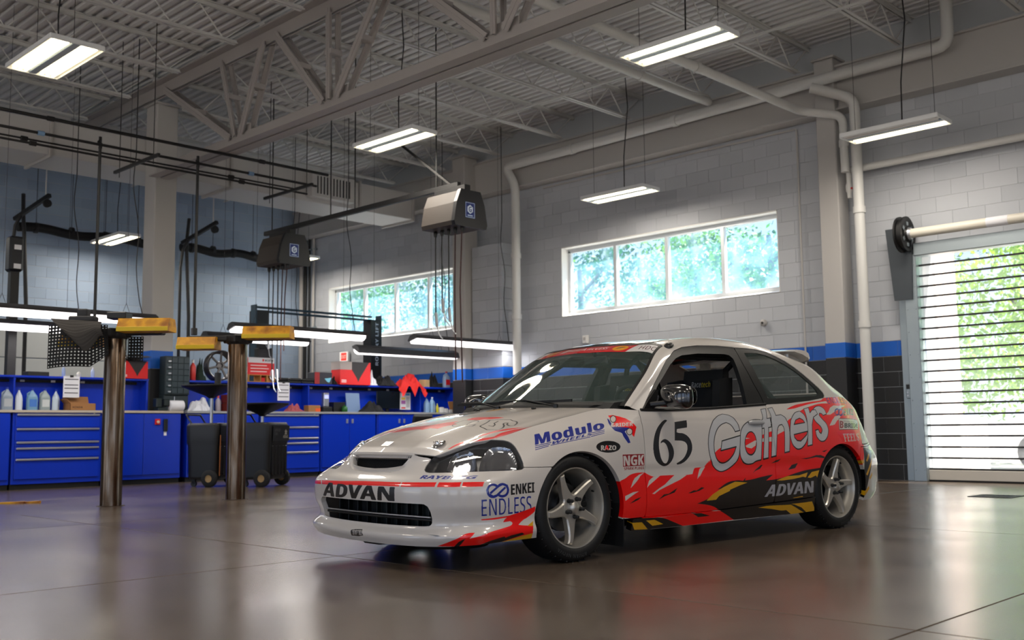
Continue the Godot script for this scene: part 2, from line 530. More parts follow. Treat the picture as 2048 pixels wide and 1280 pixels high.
func build_walls() -> void:
	# window wall
	var w := struct_node("wall_window_side", "painted block wall with blue stripe, strip windows and shutter door")
	var cuts := []
	for r in [WIN1, WIN2, DOORWAY]:
		cuts.append([Vector3(r.get_center().x, r.get_center().y, WALL_Z - 0.2), Vector3(r.size.x, r.size.y, 1.0)])
	core(w, Vector3(29.2, 6.9, 0.32), Vector3(-5.9, 3.15, WALL_Z - 0.16), cuts, MAT["mortar_white"])
	var ho := []
	for r in [WIN1, WIN2, DOORWAY]:
		ho.append(Rect2(r.position.x - BACK_X, r.position.y, r.size.x, r.size.y))
	lay_blocks(w, Vector3(BACK_X, 0, WALL_Z), Vector3.RIGHT, Vector3.BACK, 20.3, 5.2, ho)
	# far wall
	var b := struct_node("wall_far", "white painted block wall behind the workbenches")
	core(b, Vector3(0.32, 6.9, 20.4), Vector3(BACK_X - 0.16, 3.15, -3.6), [], MAT["mortar_white"])
	lay_blocks(b, Vector3(BACK_X, 0, WALL_Z), Vector3.BACK, Vector3.RIGHT, 13.5, 6.0, [], "pale")
	# unseen walls behind the camera; open doorways let daylight in, the east ones added for it
	var e := struct_node("wall_east", "plain painted wall with open doorways added for daylight")
	core(e, Vector3(0.3, 6.9, 20.4), Vector3(8.35, 3.15, -3.6), [[Vector3(8.3, 2.1, -1.4), Vector3(1, 4.2, 4.4)], [Vector3(8.3, 2.1, 3.6), Vector3(1, 4.2, 4.4)]], MAT["wall_core"])
	var s := struct_node("wall_south", "plain painted wall with open doorways added for daylight")
	core(s, Vector3(29.2, 6.9, 0.3), Vector3(-5.9, 3.15, 6.35), [[Vector3(-13.5, 1.9, 6.3), Vector3(4.2, 3.8, 1)], [Vector3(-7.6, 1.9, 6.3), Vector3(4.2, 3.8, 1)], [Vector3(-1.8, 1.9, 6.3), Vector3(4.2, 3.8, 1)], [Vector3(4.0, 1.9, 6.3), Vector3(4.2, 3.8, 1)]], MAT["wall_core"])
	# steel columns
	var cm: Material = MAT["grey_paint_steel"]
	var spots := [[Vector3(-6.715, 0, -13.36), 0.29, 0.30, "white boxed steel column between strip window and shutter door"], [Vector3(-14.15, 0, -13.2), 0.34, 0.34, "white boxed steel column beside the far strip window"], [Vector3(-15.13, 0, -7.55), 0.36, 0.36, "tall grey boxed steel column carrying the roof girder"]]
	for q in spots:
		var t := thing("steel_column", q[3], "column", q[0])
		var mb := MB.new()
		var hgt: float = 5.89
		mb.bb(Vector3(-q[1] / 2, 0, -q[2] / 2), Vector3(q[1] / 2, hgt, q[2] / 2), 0.012)
		obj(mb, "shaft", cm, t)
		var pl := MB.new()
		pl.bb(Vector3(-q[1] / 2 - 0.03, hgt, -q[2] / 2 - 0.03), Vector3(q[1] / 2 + 0.03, hgt + 0.03, q[2] / 2 + 0.03), 0.004)
		obj(pl, "cap_plate", cm, t)
		if q[0].z < -10.0:
			var cl := MB.new()
			cl.bb(Vector3(-q[1] / 2 - 0.004, 0, -q[2] / 2 - 0.004), Vector3(q[1] / 2 + 0.004, 8 * COURSE, q[2] / 2 + 0.004), 0.006)
			obj(cl, "dark_painted_foot", MAT["block_dark_0"], t)
			var cb := MB.new()
			cb.bb(Vector3(-q[1] / 2 - 0.004, 8 * COURSE, -q[2] / 2 - 0.004), Vector3(q[1] / 2 + 0.004, 9 * COURSE, q[2] / 2 + 0.004), 0.006)
			obj(cb, "blue_painted_band", MAT["block_blue_0"], t)
		else:
			var cl2 := MB.new()
			cl2.bb(Vector3(-q[1] / 2 - 0.004, 0, -q[2] / 2 - 0.004), Vector3(q[1] / 2 + 0.004, 1.72, q[2] / 2 + 0.004), 0.006)
			obj(cl2, "dark_painted_foot", MAT["block_dark_0"], t)
			var cb2 := MB.new()
			cb2.bb(Vector3(-q[1] / 2 - 0.004, 1.72, -q[2] / 2 - 0.004), Vector3(q[1] / 2 + 0.004, 2.0, q[2] / 2 + 0.004), 0.006)
			obj(cb2, "blue_painted_band", MAT["block_blue_0"], t)
	# block pier beside the far window
	var pr := thing("block_pier", "grey block pier standing out from the wall beside the far window", "pier", Vector3(-13.55, 0, -13.365))
	for j in 20:
		for k in 2:
			var mb := MB.new()
			mb.box(Vector3(-0.2 + 0.4 * k if j % 2 == 0 else (-0.3 if k == 0 else 0.1), COURSE * (j + 0.5), 0), Vector3(0.395 if j % 2 == 0 else (0.195 if k == 0 else 0.595), COURSE - 0.008, 0.36), 0.007)
			obj(mb, "block", MAT["block_dark_1" if j < 8 else ("block_blue_1" if j == 8 else "block_white_%d" % ((j + k) % 3))], pr)
	var pc := MB.new()
	pc.bb(Vector3(-0.385, 0, -0.17), Vector3(0.385, 20 * COURSE - 0.01, 0.17))
	obj(pc, "mortar", MAT["mortar_white"], pr)
	# beam along the top of the window wall
	var bm := thing("wall_beam", "long beige steel beam along the top of the window wall", "beam", Vector3(0, 5.14, WALL_Z + 0.16))
	var fb := MB.new(); fb.bb(Vector3(-20.1, 0, -0.14), Vector3(8.2, 0.03, 0.14), 0.004)
	obj(fb, "bottom_flange", cm, bm)
	var wb := MB.new(); wb.bb(Vector3(-20.1, 0.03, 0.05), Vector3(8.2, 0.62, 0.08))
	obj(wb, "web_plate", cm, bm)
	var tb := MB.new(); tb.bb(Vector3(-20.1, 0.62, -0.14), Vector3(8.2, 0.65, 0.14), 0.004)
	obj(tb, "top_flange", cm, bm)

# ------------------------------------------------------------------ roof: ribbed deck, joists, girder
func build_roof() -> void:
	var ce := struct_node("ceiling", "white ribbed metal roof deck")
	var dk := mat("deck_paint", Color(0.82, 0.82, 0.82), 0.5)
	var mb := MB.new()
	var z := -13.9
	var prof := [[0.0, 0.0], [0.062, 0.0], [0.078, 0.042], [0.136, 0.042], [0.1524, 0.0]]
	while z < 6.4:
		for k in prof.size() - 1:
			var a = prof[k]; var b = prof[k + 1]
			mb.quad(Vector3(-20.4, DECK_Y + a[1], z + a[0]), Vector3(8.4, DECK_Y + a[1], z + a[0]), Vector3(8.4, DECK_Y + b[1], z + b[0]), Vector3(-20.4, DECK_Y + b[1], z + b[0]), Vector3.DOWN)
		z += 0.1524
	obj(mb, "ribbed_deck", dk, ce)
	var top := MB.new()
	top.bb(Vector3(-20.4, DECK_Y + 0.06, -13.95), Vector3(8.5, DECK_Y + 0.3, 6.5))
	obj(top, "roof_build_up", MAT["wall_core"], ce)
	# bar joists, one every 1.53 m, in two runs
	var wp: Material = MAT["white_paint_steel"]
	for run in [[-13.55, -7.33], [-7.17, 6.1]]:
		var z0: float = run[0]; var z1: float = run[1]
		var tc := MB.new(); var bc := MB.new(); var wr := MB.new(); var br := MB.new()
		for s in [-1, 1]:
			tc.bb(Vector3(s * 0.038 - 0.022, DECK_Y - 0.012, z0), Vector3(s * 0.038 + 0.022, DECK_Y - 0.002, z1))
			tc.bb(Vector3(s * 0.018 - 0.004, DECK_Y - 0.06, z0), Vector3(s * 0.018 + 0.004, DECK_Y - 0.012, z1))
			bc.bb(Vector3(s * 0.032 - 0.02, 5.79, z0 + 0.35), Vector3(s * 0.032 + 0.02, 5.797, z1 - 0.35))
			bc.bb(Vector3(s * 0.016 - 0.003, 5.797, z0 + 0.35), Vector3(s * 0.016 + 0.003, 5.835, z1 - 0.35))
		var pts := []
		var zz := z0 + 0.08
		var up := true
		pts.append(Vector3(0, DECK_Y - 0.05, zz))
		zz += 0.45
		while zz < z1 - 0.3:
			up = not up
			pts.append(Vector3(0, DECK_Y - 0.04 if up else 5.81, zz))
			zz += 0.36
		pts.append(Vector3(0, DECK_Y - 0.05, z1 - 0.08))
		for i in pts.size() - 1: wr.tube([pts[i], pts[i + 1]], 0.011, 6, false)
		var far := z0 < -10.0
		var lab := "white open-web steel joist between the girder and the window wall" if far else "white open-web steel joist on the open side of the girder"
		var grp := "roof joists over the window bay" if far else "roof joists over the open bay"
		var proto: Node3D = null
		for k in range(-6, 10):
			var x := -5.58 - 1.525 * k
			if x < -20.0 or x > 4.0: continue
			if proto == null:
				proto = thing("bar_joist", lab, "joist", Vector3(x, 0, 0), 0.0, grp)
				obj(tc, "top_chord", wp, proto); obj(bc, "bottom_chord", wp, proto); obj(wr, "web_rod", wp, proto)
			else: dup(proto, "bar_joist", Vector3(x, 0, 0))
	# bridging bars across the joists
	for q in [[-9.35, 5.774], [-11.45, 5.774], [-3.6, 5.774], [-10.4, 6.17]]:
		var bb := MB.new()
		bb.bar(Vector3(-20.0, q[1], q[0]), Vector3(8.0, q[1], q[0]), 0.03, 0.03)
		tag(obj(bb, "bridging_bar", wp), {-9.35: "thin white bridging bar across the joists above the hose reels", -11.45: "thin white bridging bar across the joists next to the window wall", -3.6: "thin white bridging bar across the joists on the open side", -10.4: "thin white bar laid high across the joists under the deck"}[q[0]], "bar")
	# girder truss
	var gm := mat("girder_paint", Color(0.64, 0.62, 0.61), 0.5)
	var gz := -7.33
	var g := thing("girder_truss", "heavy grey steel girder truss with crossed diagonals spanning the hall", "truss", Vector3(0, 0, gz))
	var bot := MB.new()
	for s in [-1, 1]:
		bot.bb(Vector3(-14.75, 4.655, s * 0.03 - 0.011), Vector3(8.1, 4.83, s * 0.03 + 0.011))
		bot.bb(Vector3(-14.75, 4.645, minf(s * 0.02, s * 0.17)), Vector3(8.1, 4.668, maxf(s * 0.02, s * 0.17)))
	obj(bot, "bottom_chord", gm, g)
	var tp := MB.new()
	for s in [-1, 1]:
		tp.bb(Vector3(-20.0, 5.93, s * 0.03 - 0.011), Vector3(8.1, 6.10, s * 0.03 + 0.011))
		tp.bb(Vector3(-20.0, 6.10, minf(s * 0.02, s * 0.17)), Vector3(8.1, 6.123, maxf(s * 0.02, s * 0.17)))
	obj(tp, "top_chord", gm, g)
	for k in range(-6, 10):
		var x := -5.58 - 1.525 * k
		var seat := MB.new()
		seat.box(Vector3(x, 6.155, 0), Vector3(0.12, 0.064, 0.26), 0.004)
		obj(seat, "joist_seat", wp, g)
	# web members: a pair of angles each
	var nodes_b := [-12.4, -10.2, -7.3, -4.45, -1.6, 1.25, 4.1, 6.95]
	for i in nodes_b.size():
		var bx: float = nodes_b[i]
		var left: float = -14.5 if i == 0 else (nodes_b[i - 1] + bx) * 0.5 - 0.12
		var right: float = 8.0 if i == nodes_b.size() - 1 else (nodes_b[i + 1] + bx) * 0.5 - 0.42
		for k in 3:
			var a := Vector3(bx + [-0.14, -0.02, 0.14][k], 4.80, 0)
			var b := Vector3([left, bx - (0.42 if i == 0 else 0.04), right][k], 5.97, 0)
			var w: float = [0.10, 0.075, 0.115][k]
			var mb2 := MB.new()
			for s in [-1, 1]:
				var off := Vector3(0, 0, s * 0.085)
				mb2.bar(a + off, b + off, w, 0.012, Vector3(0, 0, 1))
				mb2.bar(a + off * 0.75, b + off * 0.75, 0.012, 0.07, Vector3(0, 0, 1))
			mb2.box(a.lerp(b, 0.52), Vector3(0.14, 0.07, 0.18), 0.004)
			obj(mb2, "web_member", gm, g)
		var gs := MB.new()
		gs.box(Vector3(bx, 4.86, 0), Vector3(0.55, 0.16, 0.018), 0.002)
		obj(gs, "gusset_plate", gm, g)
# ------------------------------------------------------------------ strip windows
func build_windows() -> void:
	var alu := mat("window_alu", Color(0.78, 0.80, 0.82), 0.4, 0.3)
	var sillm := mat("sill_paint", Color(0.86, 0.86, 0.85), 0.6)
	var dirt := noise_tex(31, 0.005, [[0.0, Color(0.70, 0.88, 0.97, 0.10)], [0.42, Color(0.72, 0.90, 0.98, 0.17)], [0.62, Color(0.78, 0.93, 1.0, 0.25)], [1.0, Color(0.88, 0.96, 1.0, 0.36)]], 512, 3)
	var gl := mat("dusty_glass", Color(1, 1, 1, 1), 0.3)
	gl.transparency = BaseMaterial3D.TRANSPARENCY_ALPHA
	tri_tex(gl, dirt, 0.55)
	gl.backlight_enabled = true; gl.backlight = Color(0.8, 0.9, 1.0)
	var n := 0
	for r in [WIN1, WIN2]:
		n += 1
		var w := struct_node("window_%d" % n, ["four pane strip window with dusty glass between the columns", "four pane strip window with dusty glass above the far benches"][n - 1])
		var x0: float = r.position.x; var x1: float = r.end.x; var y0: float = r.position.y; var y1: float = r.end.y
		var zf := WALL_Z - 0.20
		# sloped sill and plastered reveal
		var sl := MB.new()
		var prof := PackedVector2Array([Vector2(0.0, y0), Vector2(-0.24, y0), Vector2(-0.24, y0 + 0.075), Vector2(0.015, y0 + 0.012)])
		sl.prism(prof, x0, x1, Transform3D(Basis(Vector3(0, 0, 1), Vector3.UP, Vector3(1, 0, 0)), Vector3(0, 0, WALL_Z)))
		obj(sl, "sill", sillm, w)
		for s in [0, 1]:
			var rv := MB.new()
			rv.bb(Vector3(x0 if s == 0 else x1 - 0.015, y0, WALL_Z - 0.30), Vector3(x0 + 0.015 if s == 0 else x1, y1, WALL_Z + 0.004))
			obj(rv, "reveal", sillm, w)
		var hd := MB.new()
		hd.bb(Vector3(x0, y1 - 0.02, WALL_Z - 0.30), Vector3(x1, y1, WALL_Z + 0.004))
		obj(hd, "head", sillm, w)
		# frame
		var fr := MB.new()
		fr.bb(Vector3(x0, y0 + 0.05, zf - 0.05), Vector3(x1, y0 + 0.12, zf + 0.03), 0.004)
		fr.bb(Vector3(x0, y1 - 0.09, zf - 0.05), Vector3(x1, y1 - 0.01, zf + 0.03), 0.004)
		for s in [x0 + 0.035, x1 - 0.035]: fr.bb(Vector3(s - 0.035, y0 + 0.1, zf - 0.05), Vector3(s + 0.035, y1 - 0.05, zf + 0.03), 0.004)
		obj(fr, "window_frame", alu, w)
		var pw := (x1 - x0) / 4.0
		for k in range(1, 4):
			var mu := MB.new()
			mu.bb(Vector3(x0 + pw * k - 0.032, y0 + 0.11, zf - 0.05), Vector3(x0 + pw * k + 0.032, y1 - 0.08, zf + 0.03), 0.004)
			obj(mu, "mullion", alu, w)
		for k in 4:
			var pa := MB.new()
			pa.bb(Vector3(x0 + pw * k + 0.03, y0 + 0.11, zf - 0.013), Vector3(x0 + pw * (k + 1) - 0.03, y1 - 0.08, zf - 0.007))
			obj(pa, "pane", gl, w)

# ------------------------------------------------------------------ roll-up shutter with clear slats
func build_shutter() -> void:
	var gv: Material = MAT["galvanised"]
	var d := struct_node("door_1", "roll-up shutter of clear slats and dark ribs between galvanised guides")
	var x0 := DOORWAY.position.x; var x1 := DOORWAY.end.x
	var zc := WALL_Z + 0.10
	# guides
	for s in [-1, 1]:
		var gx := x0 if s < 0 else x1
		var g := MB.new()
		g.bb(Vector3(gx - (0.32 if s < 0 else 0.0), 0, WALL_Z + 0.015), Vector3(gx + (0.0 if s < 0 else 0.32), 2.98, WALL_Z + 0.05), 0.004)
		g.bb(Vector3(gx - (0.17 if s < 0 else 0.0), 0, WALL_Z + 0.05), Vector3(gx + (0.0 if s < 0 else 0.17), 2.98, WALL_Z + 0.20), 0.006)
		var go := obj(g, "guide", gv, d)
		for k in 10:
			for q in [0.03, 0.14]:
				var bo := MB.new()
				bo.lathe([Vector2(0, 0.006), Vector2(0.006, 0.006), Vector2(0.009, 0.0)], Vector3(gx + s * q, 0.15 + k * 0.3, WALL_Z + 0.20), Basis(Vector3.RIGHT, Vector3.BACK, Vector3.DOWN), 6)
				obj(bo, "bolt", gv, go)
	var pl := MB.new()
	pl.prism(PackedVector2Array([Vector2(-0.30, 2.38), Vector2(-0.06, 2.38), Vector2(-0.02, 3.35), Vector2(-0.38, 3.35)]), WALL_Z + 0.20, WALL_Z + 0.23, Transform3D(Basis.IDENTITY, Vector3(x0, 0, 0)))
	obj(pl, "bracket_plate", mat("dark_galvanised", Color(0.30, 0.32, 0.34), 0.45, 0.7), d)
	# head and curtain
	var hd := MB.new()
	hd.bb(Vector3(x0 - 0.02, 2.95, WALL_Z + 0.02), Vector3(x1 + 0.02, 3.12, WALL_Z + 0.22), 0.01)
	obj(hd, "head_plate", gv, d)
	var clear := mat("clear_slat", Color(0.96, 0.98, 1.0, 0.16), 0.12)
	clear.transparency = BaseMaterial3D.TRANSPARENCY_ALPHA
	var rib := mat("slat_rib", Color(0.06, 0.065, 0.075), 0.5)
	var pitch := 0.1405
	for k in 20:
		var y := 0.155 + pitch * k
		var sl := MB.new()
		sl.bb(Vector3(x0 - 0.03, y + 0.018, zc - 0.004), Vector3(x1 + 0.03, minf(y + pitch - 0.002, 2.97), zc + 0.004))
		var so := obj(sl, "slat", clear, d)
		var rb := MB.new()
		rb.bb(Vector3(x0 - 0.03, y - 0.004, zc - 0.016), Vector3(x1 + 0.03, y + 0.019, zc + 0.016), 0.005)
		obj(rb, "rib", rib, so)
	var bt := MB.new()
	bt.bb(Vector3(x0 - 0.03, 0.02, zc - 0.025), Vector3(x1 + 0.03, 0.15, zc + 0.025), 0.006)
	obj(bt, "bottom_bar", mat("bar_cream", Color(0.80, 0.78, 0.74), 0.5), d)
	var bs := MB.new()
	bs.bb(Vector3(x0 - 0.03, 0.0, zc - 0.02), Vector3(x1 + 0.03, 0.02, zc + 0.02))
	obj(bs, "bottom_seal", MAT["rubber"], d)
	# shaft with its cable drum
	var sh := thing("shutter_shaft", "cream roller shaft above the shutter with a black ribbed drum", "shaft", Vector3(x0 - 0.05, 3.24, WALL_Z + 0.30))
	var tb := MB.new()
	tb.tube([Vector3(0.05, 0, 0), Vector3(3.75, 0, 0)], 0.062, 20)
	obj(tb, "tube", mat("shaft_cream", Color(0.83, 0.81, 0.76), 0.45), sh)
	var lb := MB.new()
	lb.tube([Vector3(1.02, 0, 0), Vector3(1.28, 0, 0)], 0.0632, 20, false)
	obj(lb, "paper_label", MAT["paper"], sh)
	var bas := Basis(Vector3.UP, Vector3.RIGHT, Vector3.FORWARD)
	var dr := MB.new()
	dr.lathe([Vector2(0.0, -0.10), Vector2(0.20, -0.10), Vector2(0.24, -0.095), Vector2(0.24, -0.07), Vector2(0.21, -0.06), Vector2(0.21, -0.02), Vector2(0.235, -0.015), Vector2(0.235, 0.01), Vector2(0.20, 0.015), Vector2(0.18, 0.0), Vector2(0.10, 0.0), Vector2(0.09, 0.03), Vector2(0.0, 0.03)], Vector3.ZERO, bas, 40)
	var dro := obj(dr, "drum", MAT["black_plastic"], sh)
	for k in 6:
		var a := TAU * k / 6.0
		var sp := MB.new()
		sp.box(Vector3(0.006, cos(a) * 0.14, sin(a) * 0.14), Vector3(0.012, 0.05, 0.05), 0.004, Basis(Vector3.RIGHT, a))
		obj(sp, "spoke_web", MAT["galvanised"], dro)
	var hub := MB.new()
	hub.lathe([Vector2(0.0, 0.06), Vector2(0.075, 0.06), Vector2(0.085, 0.03), Vector2(0.085, 0.0)], Vector3.ZERO, bas, 24)
	obj(hub, "hub", MAT["aluminium"], dro)
	# keypad on the guide
	var kp := thing("door_keypad", "small dark keypad fixed to the left galvanised door guide", "keypad", Vector3(x0 - 0.22, 1.18, WALL_Z + 0.05))
	var kb := MB.new(); kb.box(Vector3(0, 0, 0.02), Vector3(0.10, 0.20, 0.04), 0.008)
	obj(kb, "case", MAT["galvanised"], kp)
	var ks := MB.new(); ks.box(Vector3(0, 0.055, 0.042), Vector3(0.08, 0.06, 0.008), 0.002)
	obj(ks, "screen", MAT["black_plastic"], kp)
	for k in 4:
		var bt2 := MB.new(); bt2.box(Vector3(-0.024 + 0.048 * (k % 2), -0.02 - 0.04 * (k / 2), 0.042), Vector3(0.03, 0.025, 0.008), 0.003)
		obj(bt2, "key", MAT["aluminium"], kp)

# ------------------------------------------------------------------ outside the wall
func build_outside() -> void:
	var pv := MB.new()
	pv.bb(Vector3(-70, -0.30, -70), Vector3(60, -0.06, -13.9))
	structure(obj(pv, "ground_outside", mat("pavement", Color(0.62, 0.61, 0.59), 0.85)), "pale concrete paving outside the shutter door")
	var pv2 := MB.new()
	pv2.bb(Vector3(-70, -0.30, 6.7), Vector3(60, -0.06, 60))
	pv2.bb(Vector3(8.7, -0.30, -13.9), Vector3(60, -0.06, 6.7))
	structure(obj(pv2, "ground_yard", MAT["pavement"]), "pale concrete paving of the yard")
	# pier of the neighbouring building beyond the shutter
	var pe := thing("canopy_pier", "pale rendered pier standing just outside the shutter door", "pier", Vector3(-6.55, -0.06, -15.6))
	var pm := MB.new(); pm.bb(Vector3(-0.45, 0, -0.4), Vector3(0.45, 3.6, 0.4), 0.02)
	obj(pm, "shaft", mat("render_pink", Color(0.92, 0.86, 0.83), 0.8), pe)
	var pb := MB.new(); pb.bb(Vector3(-0.6, 0, -0.55), Vector3(0.75, 0.9, 0.55), 0.02)
	obj(pb, "base", mat("render_white", Color(0.90, 0.89, 0.87), 0.8), pe)
	# trees
	var rng := RandomNumberGenerator.new(); rng.seed = 21
	var leafm := []
	for k in 4:
		var lm := mat("leaf_%d" % k, [Color(0.16, 0.36, 0.12), Color(0.30, 0.50, 0.14), Color(0.08, 0.26, 0.16), Color(0.44, 0.60, 0.20)][k], 0.5)
		lm.backlight_enabled = true; lm.backlight = [Color(0.25, 0.5, 0.1), Color(0.4, 0.6, 0.12), Color(0.1, 0.35, 0.15), Color(0.5, 0.65, 0.15)][k]
		leafm.append(lm)
	var bark := mat("bark", Color(0.16, 0.12, 0.09), 0.9)
	var spots := [[-28.0, -21.0, 7.5, 0], [-24.0, -22.5, 8.5, 2], [-20.5, -21.0, 7.0, 1], [-30.5, -27.0, 9.5, 2], [-17.5, -20.5, 8.0, 2], [-14.5, -21.5, 7.4, 1], [-11.8, -20.4, 8.2, 0], [-9.4, -22.0, 7.2, 3], [-6.9, -23.0, 7.0, 3], [-3.9, -24.0, 7.5, 1], [-0.9, -23.4, 6.6, 3], [-22.0, -29.0, 11.0, 2], [-12.5, -28.5, 11.0, 2], [-6.0, -31.0, 10.0, 0], [-16.5, -26.5, 9.5, 0], [-34.5, -24.0, 9.0, 0], [2.5, -28.0, 8.0, 1]]
	var kinds := ["mid green leafy tree outside the windows", "yellow green leafy tree outside the windows", "dark blue green tree outside the windows", "bright pale green tree outside the windows"]
	for i in spots.size():
		var q = spots[i]
		var t := thing("leafy_tree", kinds[q[3]], "tree", Vector3(q[0], -0.06, q[1]), 0.0, kinds[q[3]].split(" outside")[0] + "s behind the hall")
		var hh: float = q[2]
		var tr := MB.new()
		tr.tube([Vector3(0, 0, 0), Vector3(0.1, hh * 0.3, 0.05), Vector3(-0.05, hh * 0.62, 0)], 0.16, 8, true, 0.06)
		for b in 5:
			var a := TAU * b / 5.0 + rng.randf()
			tr.tube([Vector3(0, hh * (0.3 + 0.06 * b), 0), Vector3(cos(a) * 0.9, hh * (0.42 + 0.06 * b), sin(a) * 0.9)], 0.06, 5, true, 0.025)
		obj(tr, "trunk", bark, t)
		var fo := MB.new()
		var blobs := []
		for b in 16:
			var a := rng.randf() * TAU; var rr := sqrt(rng.randf()) * hh * 0.27
			blobs.append([Vector3(cos(a) * rr, hh * rng.randf_range(0.16, 0.9), sin(a) * rr), hh * rng.randf_range(0.10, 0.17)])
		for k in 5200:
			var bl = blobs[rng.randi() % 16]
			var dir := Vector3(rng.randfn(), rng.randfn(), rng.randfn()).normalized()
			var p: Vector3 = bl[0] + dir * bl[1] * pow(rng.randf(), 0.35)
			var nn := (dir + Vector3(rng.randfn(), rng.randfn() + 0.4, rng.randfn()) * 0.7).normalized()
			var u := nn.cross(Vector3(rng.randfn(), rng.randfn(), rng.randfn())).normalized()
			var w := nn.cross(u)
			var sz := rng.randf_range(0.055, 0.10)
			var c := fo.vert(p - u * sz, nn); fo.vert(p + w * sz * 0.5, nn); fo.vert(p + u * sz, nn); fo.vert(p - w * sz * 0.5, nn)
			fo.face(c, c + 1, c + 2); fo.face(c, c + 2, c + 3)
		var fi := obj(fo, "foliage", leafm[q[3]], t)
		fi.set_meta("kind", "stuff")
	# parked white car seen through the shutter
	var pc := thing("parked_car", "white parked car seen through the shutter slats", "car", Vector3(-4.6, -0.06, -19.5), 0.12)
	var body := MB.new()
	var prof := PackedVector2Array([Vector2(-2.2, 0.3), Vector2(-2.25, 0.62), Vector2(-2.1, 0.82), Vector2(-1.2, 0.93), Vector2(1.75, 0.98), Vector2(2.2, 0.9), Vector2(2.25, 0.35), Vector2(1.75, 0.25), Vector2(-1.8, 0.25)])
	body.prism(prof, -0.85, 0.85)
	obj(body, "body", mat("parked_white", Color(0.85, 0.86, 0.88), 0.25), pc)
	var cabin := MB.new()
	cabin.prism(PackedVector2Array([Vector2(-1.25, 0.93), Vector2(-0.5, 1.40), Vector2(0.9, 1.42), Vector2(1.75, 0.98)]), -0.68, 0.68)
	obj(cabin, "windows", mat("parked_glass", Color(0.05, 0.07, 0.08), 0.08), pc)
	var rf := MB.new()
	rf.prism(PackedVector2Array([Vector2(-0.52, 1.39), Vector2(-0.45, 1.44), Vector2(0.88, 1.46), Vector2(0.95, 1.40)]), -0.66, 0.66)
	obj(rf, "roof", MAT["parked_white"], pc)
	for sx in [-1.38, 1.38]:
		for sz in [-0.78, 0.78]:
			var wh := MB.new()
			wh.lathe([Vector2(0, -0.1), Vector2(0.30, -0.1), Vector2(0.32, -0.06), Vector2(0.32, 0.06), Vector2(0.30, 0.1), Vector2(0, 0.1)], Vector3(sx, 0.32, sz), Basis(Vector3.RIGHT, Vector3.BACK, Vector3.DOWN), 20)
			obj(wh, "wheel", MAT["rubber"], pc)
# ------------------------------------------------------------------ pipes, ducts, hanging services
func pipe(called: String, label: String, pts: Array, r: float, m: Material, couplings := [], clamps := []) -> Node3D:
	var t := thing(called, label, "pipe", pts[0])
	var o: Vector3 = pts[0]
	var loc := []
	for i in pts.size():
		var p: Vector3 = pts[i] - o
		if i > 0 and i < pts.size() - 1:
			var a: Vector3 = (pts[i - 1] - pts[i]).normalized(); var b: Vector3 = (pts[i + 1] - pts[i]).normalized()
			var d := minf(r * 2.2, minf((pts[i - 1] - pts[i]).length(), (pts[i + 1] - pts[i]).length()) * 0.45)
			for k in 5:
				var s := k / 4.0
				var q0: Vector3 = p + a * d; var q2: Vector3 = p + b * d
				loc.append(q0.lerp(p, s).lerp(p.lerp(q2, s), s))
		else: loc.append(p)
	var mb := MB.new()
	mb.tube(loc, r, 14)
	obj(mb, "run", m, t)
	for c in couplings:
		var k: int = c[0]
		var p: Vector3 = (pts[k] as Vector3).lerp(pts[k + 1], c[1]) - o
		var d: Vector3 = (pts[k + 1] - pts[k]).normalized()
		var cb := MB.new()
		cb.tube([p - d * 0.045, p + d * 0.045], r * 1.18, 14)
		obj(cb, "coupling", m, t)
	return t

